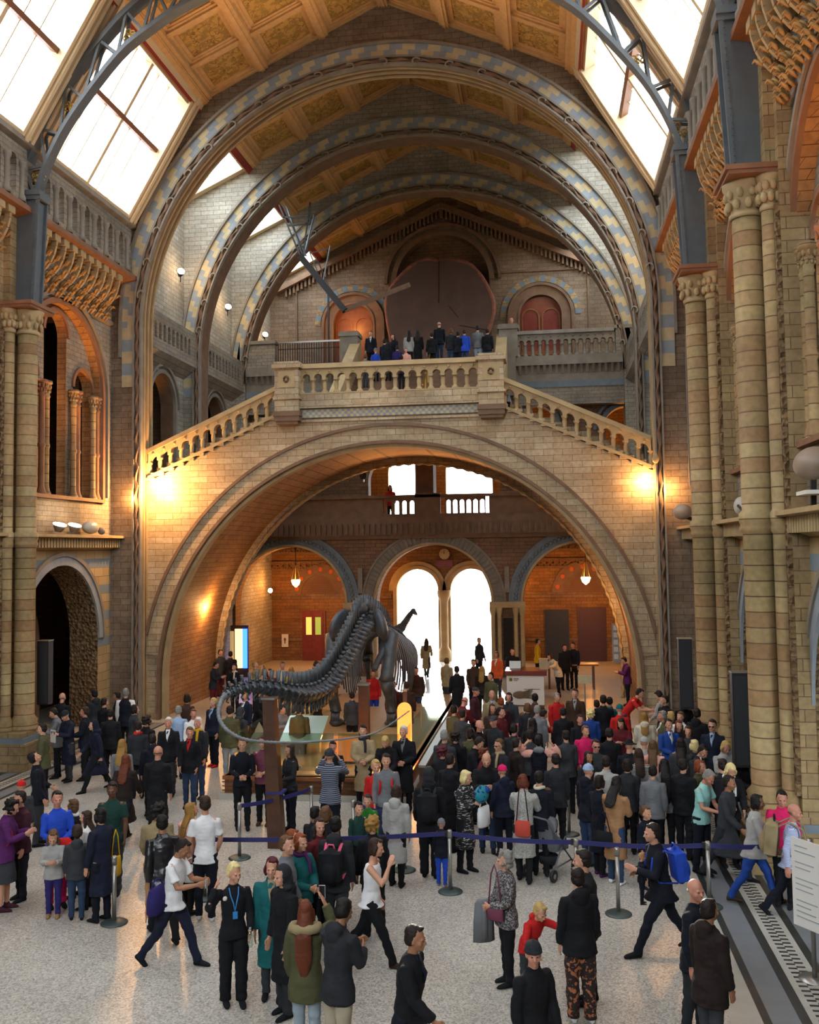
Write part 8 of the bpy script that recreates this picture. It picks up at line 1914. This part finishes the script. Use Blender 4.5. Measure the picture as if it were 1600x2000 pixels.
        mb = MB(); mb.rings([[(.14*f*cos(2*pi*q/14), .07*g*sin(2*pi*q/14)*(1+.25*(q % 2)), z) for q in range(14)] for z, f, g in ((0, .9, 1), (.2, 1.1, .9), (.4, 1.2, .8), (.47, .8, .4))]); mb.build('coat_cloth', cloth('red'), c); mb = MB(); mb.tube([(.1, -.05, .4), (.16, -.07, .2), (.17, -.06, -.05)], .045, 8); mb.build('sleeve', cloth('red'), c)
    elif k == 'yellowbag': bag(anchor(P, J['hip']+Vector((-.26, .05, -.3))), rz, 'yellow', 'yellow bag hanging beside the long navy coat', 'shoulder_bag', .22, .3, .08, .4)
    elif k == 'creambag': bag(anchor(P, J['wR']+Vector((-.05, -.05, -.4))), rz, 'cream', 'cream cloth bag on the arm right of the timber post', 'tote_bag', .2, .34, .1, .1)
    elif k == 'bundle':
        w = anchor(P, (J['wL']+J['wR'])/2+Vector((0, -.1, .16))); b = thing('patterned_bundle', 'teal and blue patterned bundle in the arms of the flecked coat', 'bundle', w, rz)
        mb = MB(); mb.ball((0, 0, 0), .17, .1, .15, 16, 10); mb.build('cloth_bundle', pat('p_teal', '#1d7f90', '#1a2352', 12, 'noise', .55), b); mb = MB(); mb.ball((.06, -.06, .07), .07, .06, .06, 10, 6); mb.build('folded_corner', cloth('blue'), b)
        bag(anchor(P, J['wL']+Vector((.02, -.08, -.42))), rz, 'white', 'white printed carrier bag below the teal bundle', 'carrier_bag', .34, .34, .14, .1, 'white')
    elif k == 'leaflet':
        b = thing('leaflet', 'folded blue and white leaflet read by the bald person in black', 'leaflet', anchor(P, J['wR']+J['fdR']*.12), rz); mb = MB(); mb.hexa([(-.05, -.06, 0), (.05, -.06, 0), (.05, .02, .02), (-.05, .02, .02), (-.05, -.06, .01), (.05, -.06, .01), (.05, .02, .03), (-.05, .02, .03)]); mb.build('page', cloth('mint'), b); mb = MB(); mb.box(-.05, .0, -.06, .0, .02, .03); mb.build('print', cloth('dnavy'), b)
    elif k == 'coralbag': bag(anchor(P, J['hip']+Vector((-.02, .22, -.12))), rz, 'coral', 'coral red shoulder bag on the back of the pale knitted coat', 'shoulder_bag', .26, .26, .09, .62, 'wine')
    elif k == 'blackbag': bag(anchor(P, J['hip']+Vector((.12, .2, -.28))), rz, 'black', 'black handbag hanging from the camel coat', 'handbag', .34, .24, .12, .3)
    elif k == 'glasses':
        mb = MB(); HMt = Matrix.Translation(J['headC']) @ J['headM'].to_4x4()
        for s in (-1, 1): mb.box(s*.03-.024, s*.03+.024, -.1, -.094, -.012, .016); mb.bar((s*.055, -.096, .006), (s*.076, .0, .004), .005, .005)
        g = sub(P, 'glasses', mb, BLACK); g.matrix_local = HMt
# ---- the pushchair
cc = [p for p in PEOPLE if p[1].get('k') == 'coralbag'][0][0]
p = at_z(1078, 1705, 0)
t = thing('pushchair', 'grey and black pushchair with a small child, in front of the pale knitted coat', 'pushchair', (p.x, p.y, 0), radians(150))
mb = MB()
for s in (-1, 1):
    mb.tube([(s*.22, .5, 1.02), (s*.23, .38, .85), (s*.24, -.3, .16)], .014, 8); mb.tube([(s*.22, -.1, .62), (s*.25, .38, .16)], .014, 8); mb.tube([(s*.23, -.25, .2), (s*.25, .38, .2)], .012, 8)
mb.tube([(-.22, .5, 1.02), (0, .53, 1.05), (.22, .5, 1.02)], .018, 8); mb.build('frame', IRON, t)
for s in (-1, 1):
    for y in (-.32, .4): mb = MB(); mb.tube([(s*.27-.02, y, .1), (s*.27+.02, y, .1)], .1, 18); o = mb.build('wheel', BLACK, t); mb = MB(); mb.tube([(s*.27-.025, y, .1), (s*.27+.025, y, .1)], .04, 12); mb.build('hub', STEEL, o)
mb = MB(); mb.hexa([(-.19, -.25, .38), (.19, -.25, .38), (.19, .2, .42), (-.19, .2, .42), (-.19, -.25, .44), (.19, -.25, .44), (.19, .3, .8), (-.19, .3, .8)]); mb.build('seat', cloth('grey'), t)
mb = MB(); mb.rings([[(.22*cos(a), .25-.3*sin(a)*f, .75+.2*sin(a)*1.2*g) for a in [pi*q/10 for q in range(11)]] for f, g in ((.1, .9), (.6, 1.1), (1.1, .7))], sm=True); mb.build('canopy', cloth('grey'), t)
mb = MB(); mb.rings([[(.18*f*cos(2*pi*q/12), .12+.16*f*sin(2*pi*q/12), z) for q in range(12)] for z, f in ((.2, .8), (.34, 1))]); mb.build('basket', cloth('char'), t)
q = anchor((t, {}, 1), Vector((0, -.0, .3)))
person(q.x, q.y, .32, .72, 150, 'stand', ('short', 'h_blond'), ('jacket', 'navy'), ('trousers', 'char'), 0, 'fair haired infant in the pushchair', 'visitors around the skeleton', True, name='infant')
